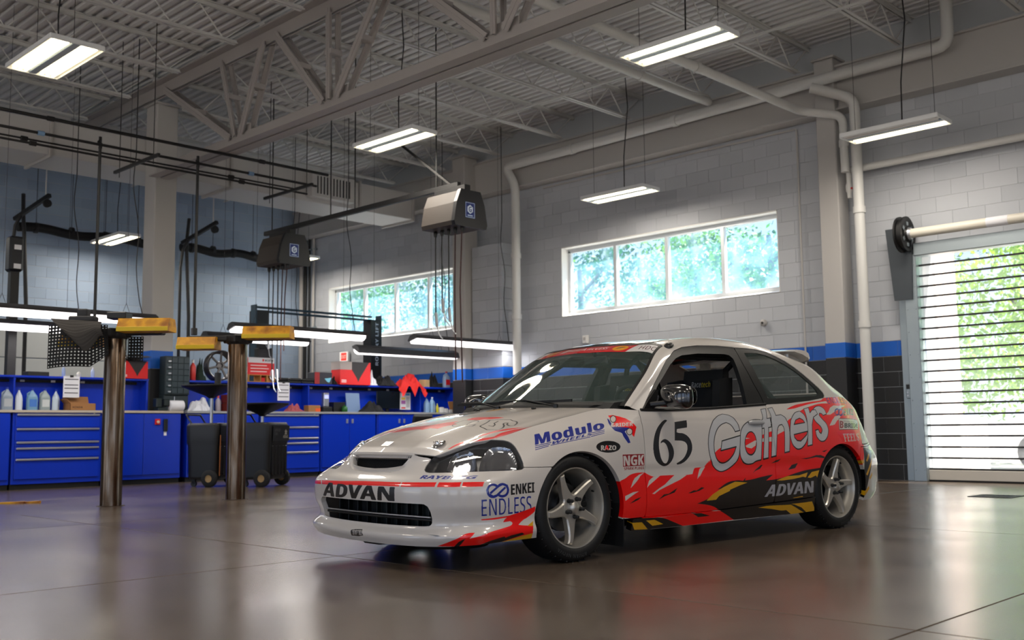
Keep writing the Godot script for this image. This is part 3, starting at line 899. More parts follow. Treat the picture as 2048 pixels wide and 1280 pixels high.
func build_services() -> void:
	var wp: Material = MAT["white_paint_steel"]; var bk: Material = MAT["black_steel"]
	pipe("drain_pipe", "thick white roof drain pipe running along the wall beam", [Vector3(-12.75, 1.7, -13.15), Vector3(-12.75, 5.15, -13.15), Vector3(-13.0, 5.52, -13.15), Vector3(-7.6, 5.56, -13.15), Vector3(-6.9, 5.55, -13.05), Vector3(-4.9, 5.56, -13.05), Vector3(-4.9, 6.24, -13.05)], 0.078, wp, [[0, 0.3], [0, 0.62], [2, 0.3], [2, 0.7]])
	pipe("sprinkler_main", "white sprinkler main crossing under the girder to the column by the shutter", [Vector3(-6.95, 5.14, 4.0), Vector3(-6.95, 5.14, -12.95), Vector3(-6.42, 5.0, -13.15), Vector3(-6.42, 4.2, -13.15)], 0.058, wp, [[0, 0.35], [0, 0.55], [0, 0.72], [0, 0.85], [2, 0.5]])
	pipe("gas_pipe", "white pipe slung between the joists toward the window wall", [Vector3(-8.55, 5.68, 4.0), Vector3(-8.55, 5.68, -13.1)], 0.062, wp, [[0, 0.66], [0, 0.74], [0, 0.82], [0, 0.9]])
	pipe("down_pipe", "white down pipe beside the column next to the shutter", [Vector3(-6.75, 5.42, -12.9), Vector3(-6.24, 5.2, -13.14), Vector3(-6.24, 0.0, -13.14)], 0.072, wp, [[1, 0.3], [1, 0.6]])
	pipe("wall_pipe", "white pipe running level across the wall above the shutter", [Vector3(-6.42, 4.25, -13.28), Vector3(4.0, 4.25, -13.28)], 0.05, wp, [[0, 0.25]])
	pipe("conduit", "thin grey conduit dropping down the wall right of the strip window", [Vector3(-12.4, 5.08, WALL_Z + 0.04), Vector3(-7.33, 5.08, WALL_Z + 0.04), Vector3(-7.33, 1.1, WALL_Z + 0.04)], 0.014, MAT["grey_paint_steel"])
	# valve under the sprinkler riser
	var va := thing("drain_valve", "brass drain valve with a red handle under the sprinkler riser", "valve", Vector3(-6.42, 3.95, -13.25))
	var vb := MB.new(); vb.lathe([Vector2(0, -0.1), Vector2(0.03, -0.1), Vector2(0.035, -0.02), Vector2(0.05, 0.0), Vector2(0.05, 0.08), Vector2(0.035, 0.12), Vector2(0.035, 0.26)], Vector3.ZERO, Basis.IDENTITY, 14)
	obj(vb, "body", wp, va)
	var vh := MB.new(); vh.box(Vector3(0.08, 0.03, 0.03), Vector3(0.10, 0.025, 0.012), 0.004)
	obj(vh, "handle", MAT["red_paint"], va)
	# vertical hangers for the drain pipe
	# duct
	var dm := mat("duct_paint", Color(0.76, 0.755, 0.75), 0.5)
	var du := thing("air_duct", "large rectangular grey air duct hung behind the column", "duct", Vector3(-15.75, 4.86, 0))
	var zs := [5.0, 1.0, -2.2, -5.9, -8.9, -11.6, -12.9]
	for i in zs.size() - 1:
		var mb := MB.new()
		mb.bb(Vector3(-0.5, 0, zs[i + 1] + 0.02), Vector3(0.42, 0.52, zs[i] - 0.02), 0.008)
		obj(mb, "duct_section", dm, du)
		var fl := MB.new()
		fl.bb(Vector3(-0.54, -0.04, zs[i + 1] - 0.02), Vector3(0.46, 0.56, zs[i + 1] + 0.02), 0.004)
		obj(fl, "flange", MAT["grey_paint_steel"], du)
	var col := MB.new()
	col.bb(Vector3(0.42, 0.06, -11.35), Vector3(0.62, 0.5, -10.4), 0.01)
	var g := obj(col, "grille_box", dm, du)
	for k in 11:
		var sl := MB.new()
		sl.box(Vector3(0.626, 0.28, -11.22 + k * 0.07), Vector3(0.02, 0.32, 0.012), 0.002, Basis(Vector3.UP, 0.5))
		obj(sl, "grille_blade", MAT["black_steel"], g)
	# black air and oil lines
	for k in 4:
		var y: float = [4.62, 4.50, 4.42, 4.55][k]; var x: float = [-12.75, -13.05, -13.3, -13.6][k]
		var t := thing("supply_line", ["black supply pipe slung lowest of the bundle above the benches", "black supply pipe with a blue tag in the bundle above the benches", "thin black supply pipe at the back of the bundle above the benches", "black supply pipe running highest at the back of the bundle"][k], "pipe", Vector3(x, y, 0))
		var mb := MB.new()
		mb.tube([Vector3(0, 0, 4.0), Vector3(0.0, 0.0, -9.05)], 0.022 - 0.003 * k, 8)
		obj(mb, "run", bk, t)
		for z in [-2.1, -4.9, -7.9]:
			var c := MB.new(); c.tube([Vector3(0, 0, z - 0.04), Vector3(0, 0, z + 0.04)], 0.032, 8)
			obj(c, "coupling", mat("tag_blue", Color(0.45, 0.58, 0.72), 0.5) if k == 1 else bk, t)
	for z in [-3.4, -6.2, -8.6]:
		var sc := thing("channel_hanger", {-3.4: "dark strut channel hanging from rods under the supply pipes, above the left bench", -6.2: "dark strut channel hanging from rods in front of the tall column", -8.6: "dark strut channel hanging from rods beside the hose reels"}[z], "hanger", Vector3(-13.15, 4.36, z))
		var mb := MB.new(); mb.box(Vector3(0, 0, 0), Vector3(1.3, 0.042, 0.042), 0.004)
		obj(mb, "channel", bk, sc)
		for s in [-0.5, 0.5]:
			var r := MB.new(); r.tube([Vector3(s, -0.1, 0), Vector3(s, 1.85, 0)], 0.006, 6)
			obj(r, "rod", bk, sc)
	# reel rail and the two hose reel banks
	var ra := thing("reel_rail", "dark beam carrying the hose reels below the roof", "rail", Vector3(0, 3.9, -9.0))
	var rb := MB.new(); rb.bb(Vector3(-14.4, 0, -0.03), Vector3(-9.75, 0.07, 0.03), 0.004)
	obj(rb, "beam", bk, ra)
	for x in [-14.2, -12.6, -12.0, -10.2]:
		var r := MB.new(); r.tube([Vector3(x, 0.05, 0), Vector3(x, 2.35, 0)], 0.01, 6)
		obj(r, "rod", bk, ra)
	var rr := MB.new(); rr.bar(Vector3(-9.9, 0.05, 0), Vector3(-11.2, 1.0, 0.0), 0.03, 0.03)
	obj(rr, "brace", bk, ra)
	var logo := Image.create(128, 160, false, Image.FORMAT_RGB8)
	logo.fill(Color(0.05, 0.16, 0.45))
	for q in [Rect2i(4, 4, 120, 5), Rect2i(4, 151, 120, 5), Rect2i(4, 4, 5, 152), Rect2i(119, 4, 5, 152)]: logo.fill_rect(q, Color(0.75, 0.82, 0.92))
	var hexo := PackedVector2Array()
	for k in 6: hexo.append(Vector2(64 + 40 * cos(TAU * k / 6 + PI / 6), 72 + 46 * sin(TAU * k / 6 + PI / 6)))
	poly_fill(logo, hexo, Color(0.85, 0.9, 0.96))
	text_rect(logo, "G", font("Droid Sans", 700), Rect2(46, 44, 38, 56), Color(0.05, 0.16, 0.45))
	logo.fill_rect(Rect2i(30, 130, 68, 10), Color(0.75, 0.82, 0.92))
	var lm := img_mat("reel_logo", logo, 0.5)
	for q in [[-9.55, "beige hose reel bank with black end cap and blue logo, nearest the big window"], [-13.55, "beige hose reel bank with black end cap and blue logo, above the oil drainers"]]:
		var t := thing("hose_reel_bank", q[1], "hose reel", Vector3(q[0], 3.34, -8.98))
		t.scale = Vector3.ONE * 0.86
		var shell := MB.new()
		var prof := PackedVector2Array([Vector2(-0.30, 0.0), Vector2(0.30, 0.0), Vector2(0.32, 0.06), Vector2(0.27, 0.34), Vector2(0.19, 0.53), Vector2(-0.19, 0.53), Vector2(-0.27, 0.34), Vector2(-0.32, 0.06)])
		var fr := Transform3D(Basis(Vector3(0, 0, -1), Vector3.UP, Vector3(1, 0, 0)), Vector3.ZERO)
		shell.prism(prof, -0.72, -0.02, fr)
		obj(shell, "cover", mat("reel_beige", Color(0.26, 0.235, 0.215), 0.6), t)
		var cap := MB.new()
		var big := PackedVector2Array()
		for p in prof: big.append((p - Vector2(0, 0.26)) * 1.06 + Vector2(0, 0.26))
		cap.prism(big, -0.02, 0.05, fr)
		obj(cap, "end_cap", mat("reel_cap", Color(0.035, 0.045, 0.07), 0.4), t)
		var pl := MB.new()
		var a := Vector3(0.055, 0.14, 0.11); 
		pl.quad(Vector3(0.054, 0.36, 0.12), Vector3(0.054, 0.36, -0.08), Vector3(0.054, 0.12, -0.08), Vector3(0.054, 0.12, 0.12), Vector3.RIGHT)
		obj(pl, "logo_plate", lm, t)
		var mt := MB.new(); mt.box(Vector3(-0.37, 0.59, 0), Vector3(0.7, 0.12, 0.12), 0.006)
		obj(mt, "mounting_bar", bk, t)
		# hoses hanging out of the bank
		for k in 5:
			var h := MB.new()
			var xx := -0.64 + k * 0.15
			var low: float = [-1.25, -1.05, -1.2, -2.3, -2.35][k] if q[0] > -12 else [-1.3, -1.9, -1.9, -2.1, -1.6][k]
			var lean: float = [0.0, 0.02, 0.0, 0.06, 0.16][k]
			h.tube([Vector3(xx, 0.02, 0.1), Vector3(xx, low * 0.4, 0.1 + lean * 0.3), Vector3(xx + lean, low, 0.1 + lean)], 0.011, 8)
			var ho := obj(h, "hose", mat("hose_red", Color(0.20, 0.06, 0.06), 0.6) if k >= 3 else bk, t)
			var st := MB.new(); st.lathe([Vector2(0, -0.06), Vector2(0.02, -0.06), Vector2(0.032, -0.02), Vector2(0.032, 0.02), Vector2(0.0, 0.05)], Vector3(xx, -0.03, 0.1), Basis.IDENTITY, 10)
			obj(st, "stopper", bk, ho)
			if k < 3:
				var nz := MB.new()
				nz.bar(Vector3(xx, low, 0.1), Vector3(xx + 0.05, low - 0.22, 0.12), 0.03, 0.05, Vector3.RIGHT, 0.008)
				nz.tube([Vector3(xx + 0.05, low - 0.2, 0.12), Vector3(xx + 0.12, low - 0.35, 0.14), Vector3(xx + 0.2, low - 0.42, 0.14)], 0.010, 8)
				nz.tube([Vector3(xx - 0.05, low - 0.02, 0.1), Vector3(xx - 0.07, low - 0.14, 0.1), Vector3(xx + 0.0, low - 0.2, 0.1)], 0.006, 6)
				obj(nz, "nozzle", MAT["aluminium"], ho)
	# exit sign
	var sg := Image.create(128, 96, false, Image.FORMAT_RGB8)
	sg.fill(Color(0.86, 0.84, 0.82))
	sg.fill_rect(Rect2i(22, 8, 84, 80), Color(0.95, 0.22, 0.18))
	text_rect(sg, "EXIT", font("Droid Sans", 700), Rect2(28, 30, 72, 36), Color(1.0, 0.75, 0.7))
	var ex := thing("exit_sign", "small red and white exit sign on the block wall", "sign", Vector3(-18.35, 2.36, WALL_Z + 0.02))
	var eb := MB.new(); eb.box(Vector3(0, 0, 0.03), Vector3(0.32, 0.22, 0.06), 0.01)
	obj(eb, "case", MAT["white_plastic"], ex)
	var ef := MB.new(); ef.quad(Vector3(-0.15, 0.10, 0.0605), Vector3(0.15, 0.10, 0.0605), Vector3(0.15, -0.10, 0.0605), Vector3(-0.15, -0.10, 0.0605), Vector3.BACK)
	var em := img_mat("exit_face", sg, 0.5)
	em.emission_enabled = true; em.emission = Color.WHITE; em.emission_operator = BaseMaterial3D.EMISSION_OP_MULTIPLY; em.emission_texture = em.albedo_texture; em.emission_energy_multiplier = 0.5
	obj(ef, "lit_face", em, ex)
	# small wall fittings
	var jb := thing("wall_switch_box", "small cream switch box on the wall below the strip window", "box", Vector3(-11.46, 2.26, WALL_Z + 0.012))
	var jm := MB.new(); jm.box(Vector3(0, 0, 0.03), Vector3(0.11, 0.14, 0.06), 0.008); obj(jm, "case", MAT["white_plastic"], jb)
	var jk := MB.new(); jk.box(Vector3(0, 0.01, 0.065), Vector3(0.04, 0.05, 0.012), 0.003); obj(jk, "switch", MAT["grey_paint_steel"], jb)
	var kb := thing("wall_sensor", "small round grey sensor on the wall right of the strip window", "sensor", Vector3(-8.0, 2.27, WALL_Z + 0.012))
	var kc := MB.new(); kc.lathe([Vector2(0.0, 0.07), Vector2(0.035, 0.065), Vector2(0.05, 0.04), Vector2(0.05, 0.0)], Vector3.ZERO, Basis(Vector3.RIGHT, Vector3.BACK, Vector3.DOWN), 18); obj(kc, "case", MAT["grey_paint_steel"], kb)
	var ke := MB.new(); ke.lathe([Vector2(0.0, 0.075), Vector2(0.018, 0.072), Vector2(0.022, 0.06)], Vector3(0.005, -0.005, 0), Basis(Vector3.RIGHT, Vector3.BACK, Vector3.DOWN), 12); obj(ke, "lens", MAT["black_plastic"], kb)

# ------------------------------------------------------------------ high-bay lights
func highbay(at: Vector3, tubes: int, energy: float, label: String, grp := "") -> void:
	var drop := DECK_Y - at.y
	var t := thing("highbay_light", label, "light", at, 0.0, grp)
	var wm := mat("fixture_white", Color(0.86, 0.87, 0.88), 0.35)
	var hs := MB.new()
	var W := 0.42 if tubes == 4 else 0.56
	hs.bb(Vector3(-0.61, 0.028, -W / 2), Vector3(0.61, 0.06, W / 2), 0.004)
	for s in [-1, 1]:
		hs.bb(Vector3(-0.61, 0.0, s * W / 2 - 0.006), Vector3(0.61, 0.05, s * W / 2 + 0.006), 0.002)
		hs.bb(Vector3(s * 0.61 - 0.006, 0.0, -W / 2), Vector3(s * 0.61 + 0.006, 0.05, W / 2), 0.002)
	obj(hs, "housing", wm, t)
	var sp := MB.new(); sp.bb(Vector3(-0.6, 0.006, -0.045), Vector3(0.6, 0.03, 0.045), 0.008)
	obj(sp, "spine", mat("fixture_grey", Color(0.55, 0.60, 0.66), 0.3), t)
	var rf := MB.new()
	for s in [-1, 1]:
		rf.quad(Vector3(-0.6, 0.026, s * 0.05), Vector3(0.6, 0.026, s * 0.05), Vector3(0.6, 0.026, s * (W / 2 - 0.01)), Vector3(-0.6, 0.026, s * (W / 2 - 0.01)), Vector3.DOWN)
	obj(rf, "reflector", mat("reflector", Color(0.93, 0.93, 0.93), 0.3), t)
	var glow := emit("tube_glow", Color(1.0, 0.93, 0.76), 5.0)
	for k in tubes:
		var side := -1 if k < tubes / 2 else 1
		var kk := k % (tubes / 2)
		var z: float = side * (0.085 + kk * 0.062)
		if tubes == 4: z = side * (0.09 + kk * 0.075)
		var tb := MB.new()
		tb.tube([Vector3(-0.57, 0.010, z), Vector3(0.57, 0.010, z)], 0.0125, 8)
		obj(tb, "tube", glow if at.x < -5.3 or at.z > -12.0 or k < 2 else mat("tube_off", Color(0.9, 0.9, 0.9), 0.3), t)
	for s in [-1, 1]:
		var hw := MB.new()
		hw.tube([Vector3(s * 0.5, 0.06, 0), Vector3(s * 0.5, drop, 0)], 0.003, 5)
		obj(hw, "hanger_wire", MAT["black_steel"], t)
	var cd := MB.new()
	cd.tube([Vector3(0.1, 0.06, 0), Vector3(0.12, drop * 0.3, 0.02), Vector3(0.2, drop * 0.7, 0.0), Vector3(0.16, drop, 0)], 0.008, 6)
	obj(cd, "power_cord", MAT["black_steel"], t)
	var l := AreaLight3D.new()
	l.name = "lamp"
	l.area_size = Vector2(1.15, W - 0.08)
	l.light_energy = energy; l.light_color = Color(1.0, 0.96, 0.91)
	l.shadow_enabled = true
	l.area_range = 40.0
	l.position = Vector3(0, -0.012, 0)
	l.rotation_degrees = Vector3(-90, 0, 0)
	t.add_child(l)

func build_highbays() -> void:
	var E := 4.2
	highbay(Vector3(-10.3, 4.50, -8.35), 4, E, "hanging high-bay light between the girder and the hose reel bank")
	highbay(Vector3(-6.05, 4.70, -8.72), 4, E, "hanging high-bay light above the car roof beside the sprinkler main")
	highbay(Vector3(-9.72, 4.30, -12.33), 4, E, "hanging high-bay light in front of the wall above the strip window")
	highbay(Vector3(-5.23, 4.30, -12.06), 4, E, "hanging high-bay light with one side dark above the shutter door")
	highbay(Vector3(-10.95, 4.72, -4.22), 6, E, "wide six tube high-bay light on the open side of the girder")
	highbay(Vector3(-18.7, 4.36, -8.45), 4, E, "hanging high-bay light over the far bay behind the tall column")
	highbay(Vector3(-18.5, 4.36, -12.3), 4, E, "hanging high-bay light behind the hose reel bank over the far bay")
	for q in [[-6.0, -4.2], [-1.6, -8.7], [-1.2, -4.2], [-1.2, 0.6], [-6.0, 0.6], [-11.0, 0.6], [-18.7, -4.2], [3.2, -4.2]]:
		highbay(Vector3(q[0], 4.7, q[1]), 4, E, "hanging high-bay light over the open floor outside the view", "high-bay lights over the open floor")
# shape of the car body: rows of (back, up, out) points round the lower body, bottom to top
const BODY := [
	-0.835, 0.118, 0, -0.855, 0.165, 0, -0.82, 0.212, 0, -0.836, 0.33, 0, -0.834, 0.435, 0, -0.786, 0.487, 0, -0.752, 0.55, 0, -0.735, 0.603, 0,
	-0.825, 0.119, 0.27, -0.845, 0.166, 0.28, -0.81, 0.213, 0.28, -0.827, 0.33, 0.28, -0.825, 0.436, 0.28, -0.777, 0.488, 0.28, -0.742, 0.55, 0.275, -0.724, 0.602, 0.27,
	-0.795, 0.124, 0.505, -0.815, 0.172, 0.52, -0.781, 0.218, 0.505, -0.797, 0.33, 0.515, -0.794, 0.44, 0.51, -0.742, 0.493, 0.495, -0.685, 0.548, 0.455, -0.665, 0.587, 0.435,
	-0.735, 0.132, 0.672, -0.757, 0.18, 0.692, -0.722, 0.225, 0.67, -0.743, 0.335, 0.69, -0.738, 0.445, 0.685, -0.672, 0.5, 0.655, -0.575, 0.578, 0.585, -0.522, 0.652, 0.542,
	-0.632, 0.14, 0.765, -0.65, 0.185, 0.784, -0.622, 0.23, 0.761, -0.64, 0.34, 0.78, -0.635, 0.45, 0.776, -0.57, 0.507, 0.745, -0.47, 0.598, 0.675, -0.425, 0.67, 0.605,
	-0.5, 0.147, 0.795, -0.512, 0.19, 0.815, -0.5, 0.235, 0.803, -0.508, 0.345, 0.817, -0.505, 0.455, 0.815, -0.462, 0.513, 0.79, -0.385, 0.612, 0.728, -0.345, 0.693, 0.648,
	-0.35, 0.152, 0.812, -0.352, 0.195, 0.83, -0.35, 0.24, 0.82, -0.35, 0.35, 0.833, -0.35, 0.46, 0.834, -0.335, 0.52, 0.82, -0.275, 0.63, 0.765, -0.225, 0.728, 0.672,
	-0.15, 0.156, 0.82, -0.15, 0.2, 0.834, -0.15, 0.245, 0.832, -0.15, 0.355, 0.841, -0.15, 0.465, 0.845, -0.145, 0.535, 0.842, -0.115, 0.655, 0.795, -0.075, 0.762, 0.688,
	0.06, 0.156, 0.822, 0.06, 0.2, 0.832, 0.06, 0.245, 0.836, 0.06, 0.36, 0.843, 0.06, 0.47, 0.848, 0.06, 0.55, 0.848, 0.075, 0.68, 0.806, 0.085, 0.795, 0.7,
	0.34, 0.14, 0.806, 0.34, 0.19, 0.82, 0.34, 0.245, 0.83, 0.34, 0.365, 0.842, 0.34, 0.475, 0.848, 0.34, 0.57, 0.848, 0.345, 0.715, 0.822, 0.355, 0.838, 0.722,
	0.55, 0.134, 0.792, 0.55, 0.19, 0.808, 0.55, 0.245, 0.824, 0.55, 0.365, 0.84, 0.55, 0.475, 0.848, 0.55, 0.58, 0.848, 0.55, 0.735, 0.832, 0.565, 0.828, 0.786,
	1.15, 0.132, 0.79, 1.15, 0.19, 0.806, 1.15, 0.245, 0.822, 1.15, 0.365, 0.84, 1.15, 0.475, 0.849, 1.15, 0.59, 0.849, 1.15, 0.745, 0.835, 1.15, 0.838, 0.797,
	1.8, 0.134, 0.792, 1.8, 0.19, 0.808, 1.8, 0.245, 0.824, 1.8, 0.365, 0.842, 1.8, 0.475, 0.85, 1.8, 0.6, 0.85, 1.8, 0.765, 0.836, 1.8, 0.87, 0.797,
	2.25, 0.14, 0.804, 2.25, 0.19, 0.818, 2.25, 0.25, 0.83, 2.25, 0.37, 0.845, 2.25, 0.48, 0.852, 2.25, 0.6, 0.852, 2.25, 0.775, 0.833, 2.25, 0.892, 0.788,
	2.62, 0.16, 0.818, 2.62, 0.21, 0.832, 2.62, 0.26, 0.836, 2.62, 0.375, 0.848, 2.62, 0.485, 0.853, 2.62, 0.6, 0.853, 2.62, 0.775, 0.822, 2.63, 0.93, 0.764,
	2.92, 0.175, 0.8, 2.92, 0.22, 0.815, 2.92, 0.27, 0.822, 2.92, 0.375, 0.835, 2.92, 0.48, 0.836, 2.92, 0.575, 0.83, 2.92, 0.745, 0.79, 2.91, 0.93, 0.718,
	3.13, 0.18, 0.765, 3.14, 0.225, 0.785, 3.145, 0.275, 0.792, 3.15, 0.37, 0.8, 3.15, 0.48, 0.8, 3.1, 0.575, 0.79, 3.09, 0.71, 0.752, 3.07, 0.865, 0.7,
	3.27, 0.182, 0.69, 3.295, 0.225, 0.712, 3.305, 0.28, 0.716, 3.315, 0.37, 0.722, 3.315, 0.485, 0.722, 3.235, 0.585, 0.715, 3.195, 0.7, 0.69, 3.165, 0.815, 0.66,
	3.345, 0.183, 0.52, 3.375, 0.226, 0.54, 3.388, 0.28, 0.54, 3.4, 0.37, 0.545, 3.4, 0.49, 0.545, 3.32, 0.59, 0.54, 3.275, 0.69, 0.525, 3.235, 0.8, 0.5,
	3.38, 0.183, 0, 3.41, 0.226, 0, 3.425, 0.28, 0, 3.438, 0.37, 0, 3.438, 0.49, 0, 3.36, 0.59, 0, 3.31, 0.69, 0, 3.27, 0.8, 0
]
const BODY_S := [0, 0.28, 0.512, 0.696, 0.834, 0.969, 1.126, 1.326, 1.536, 1.816, 2.026, 2.626, 3.276, 3.726, 4.096, 4.397, 4.63, 4.812, 5.009, 5.555]
const BODY_V := [0, 0.045, 0.095, 0.21, 0.32, 0.4, 0.54, 0.7]
const HOOD_W := [0, 0.27, 0.435, 0.542, 0.605, 0.648, 0.672, 0.688, 0.7, 0.722]
const HOOD_X := [-0.735, -0.724, -0.665, -0.522, -0.425, -0.345, -0.225, -0.075, 0.085, 0.355]
const HOOD_Y := [0.603, 0.602, 0.587, 0.652, 0.67, 0.693, 0.728, 0.762, 0.795, 0.838]
const COWL_W := [0, 0.3, 0.5, 0.6, 0.722]
const COWL_X := [0.2, 0.26, 0.35, 0.42, 0.49]
const COWL_Y := [0.858, 0.853, 0.848, 0.845, 0.842]
const HOOD_T := [0, 0.04, 0.1, 0.2, 0.37, 0.6, 0.82, 1]
const HOOD_G := [0, 0.13, 0.25, 0.385, 0.57, 0.775, 0.91, 1]
# outlines of body panels on the lower body, as (along, up) pairs
const TRIM := {
	"headlight": [0.449, 0.45, 0.451, 0.497, 0.461, 0.541, 0.482, 0.634, 0.517, 0.7, 0.557, 0.7, 0.583, 0.7, 0.61, 0.7, 0.65, 0.7, 0.689, 0.7, 0.729, 0.7, 0.782, 0.7, 0.834, 0.694, 0.891, 0.674, 0.932, 0.655, 0.962, 0.632, 0.981, 0.607, 0.996, 0.575, 1.014, 0.534, 1.032, 0.503, 1.054, 0.469, 1.071, 0.44, 1.082, 0.41, 1.076, 0.398, 1.057, 0.394, 0.972, 0.397, 0.863, 0.403, 0.772, 0.407, 0.684, 0.411, 0.584, 0.413, 0.493, 0.417, 0.466, 0.425],
	"lamp_in": [0.585, 0.457, 0.586, 0.509, 0.593, 0.578, 0.611, 0.638, 0.636, 0.661, 0.666, 0.654, 0.698, 0.638, 0.722, 0.603, 0.738, 0.551, 0.749, 0.497, 0.759, 0.441, 0.757, 0.429, 0.678, 0.429],
	"lamp_out": [0.78, 0.439, 0.774, 0.483, 0.777, 0.529, 0.787, 0.575, 0.807, 0.613, 0.84, 0.631, 0.88, 0.626, 0.928, 0.606, 0.966, 0.574, 0.993, 0.525, 1.019, 0.478, 1.038, 0.436, 1.043, 0.406, 0.97, 0.405, 0.861, 0.41, 0.79, 0.421],
	"opening": [0.11, 0.226, 0.287, 0.229, 0.461, 0.229, 0.505, 0.227, 0.532, 0.213, 0.546, 0.182, 0.548, 0.143, 0.546, 0.114, 0.533, 0.104, 0.498, 0.103, 0.408, 0.106, 0.259, 0.104, 0.115, 0.101],
	"openingL": [-0.552, 0.203, -0.15, 0.221, -0.28, 0.091, -0.408, 0.089, -0.474, 0.096, -0.54, 0.125],
	"grille": [-0.05, 0.596, 0.12, 0.602, 0.284, 0.606, 0.269, 0.546, 0.251, 0.496, 0.187, 0.478, 0.107, 0.461, -0.017, 0.449],
	"recess": [-0.058, 0.656, 0.31, 0.675, 0.296, 0.571, 0.276, 0.471, 0.232, 0.434, 0.168, 0.416, 0.009, 0.401],
	"doorF": [2.026, 0.679, 2.022, 0.561, 2.022, 0.468, 2.021, 0.388, 2.021, 0.314, 2.036, 0.208, 2.044, 0.121, 2.049, 0.057],
	"doorR": [3.285, 0.695, 3.292, 0.6, 3.288, 0.508, 3.297, 0.441, 3.305, 0.396, 3.314, 0.357, 3.314, 0.316, 3.314, 0.223, 3.311, 0.133, 3.316, 0.076],
	"sillTop": [1.911, 0.061, 2.339, 0.053, 2.852, 0.059, 2.773, 0.06, 3.224, 0.074, 3.74, 0.084],
	"sillBot": [1.962, 0, 2.404, 0.001, 2.877, 0, 2.907, 0.004, 3.526, 0, 3.805, 0],
	"rbump": [4.47, 0.397, 4.514, 0.394, 4.55, 0.401],
	"tail": [4.72, 0.676, 4.581, 0.584, 4.483, 0.505, 4.445, 0.444, 4.467, 0.406, 4.569, 0.405, 4.699, 0.458, 4.72, 0.558, 4.733, 0.629],
	"bumpseam": [1.083, 0.408, 1.165, 0.4, 1.265, 0.388]
}
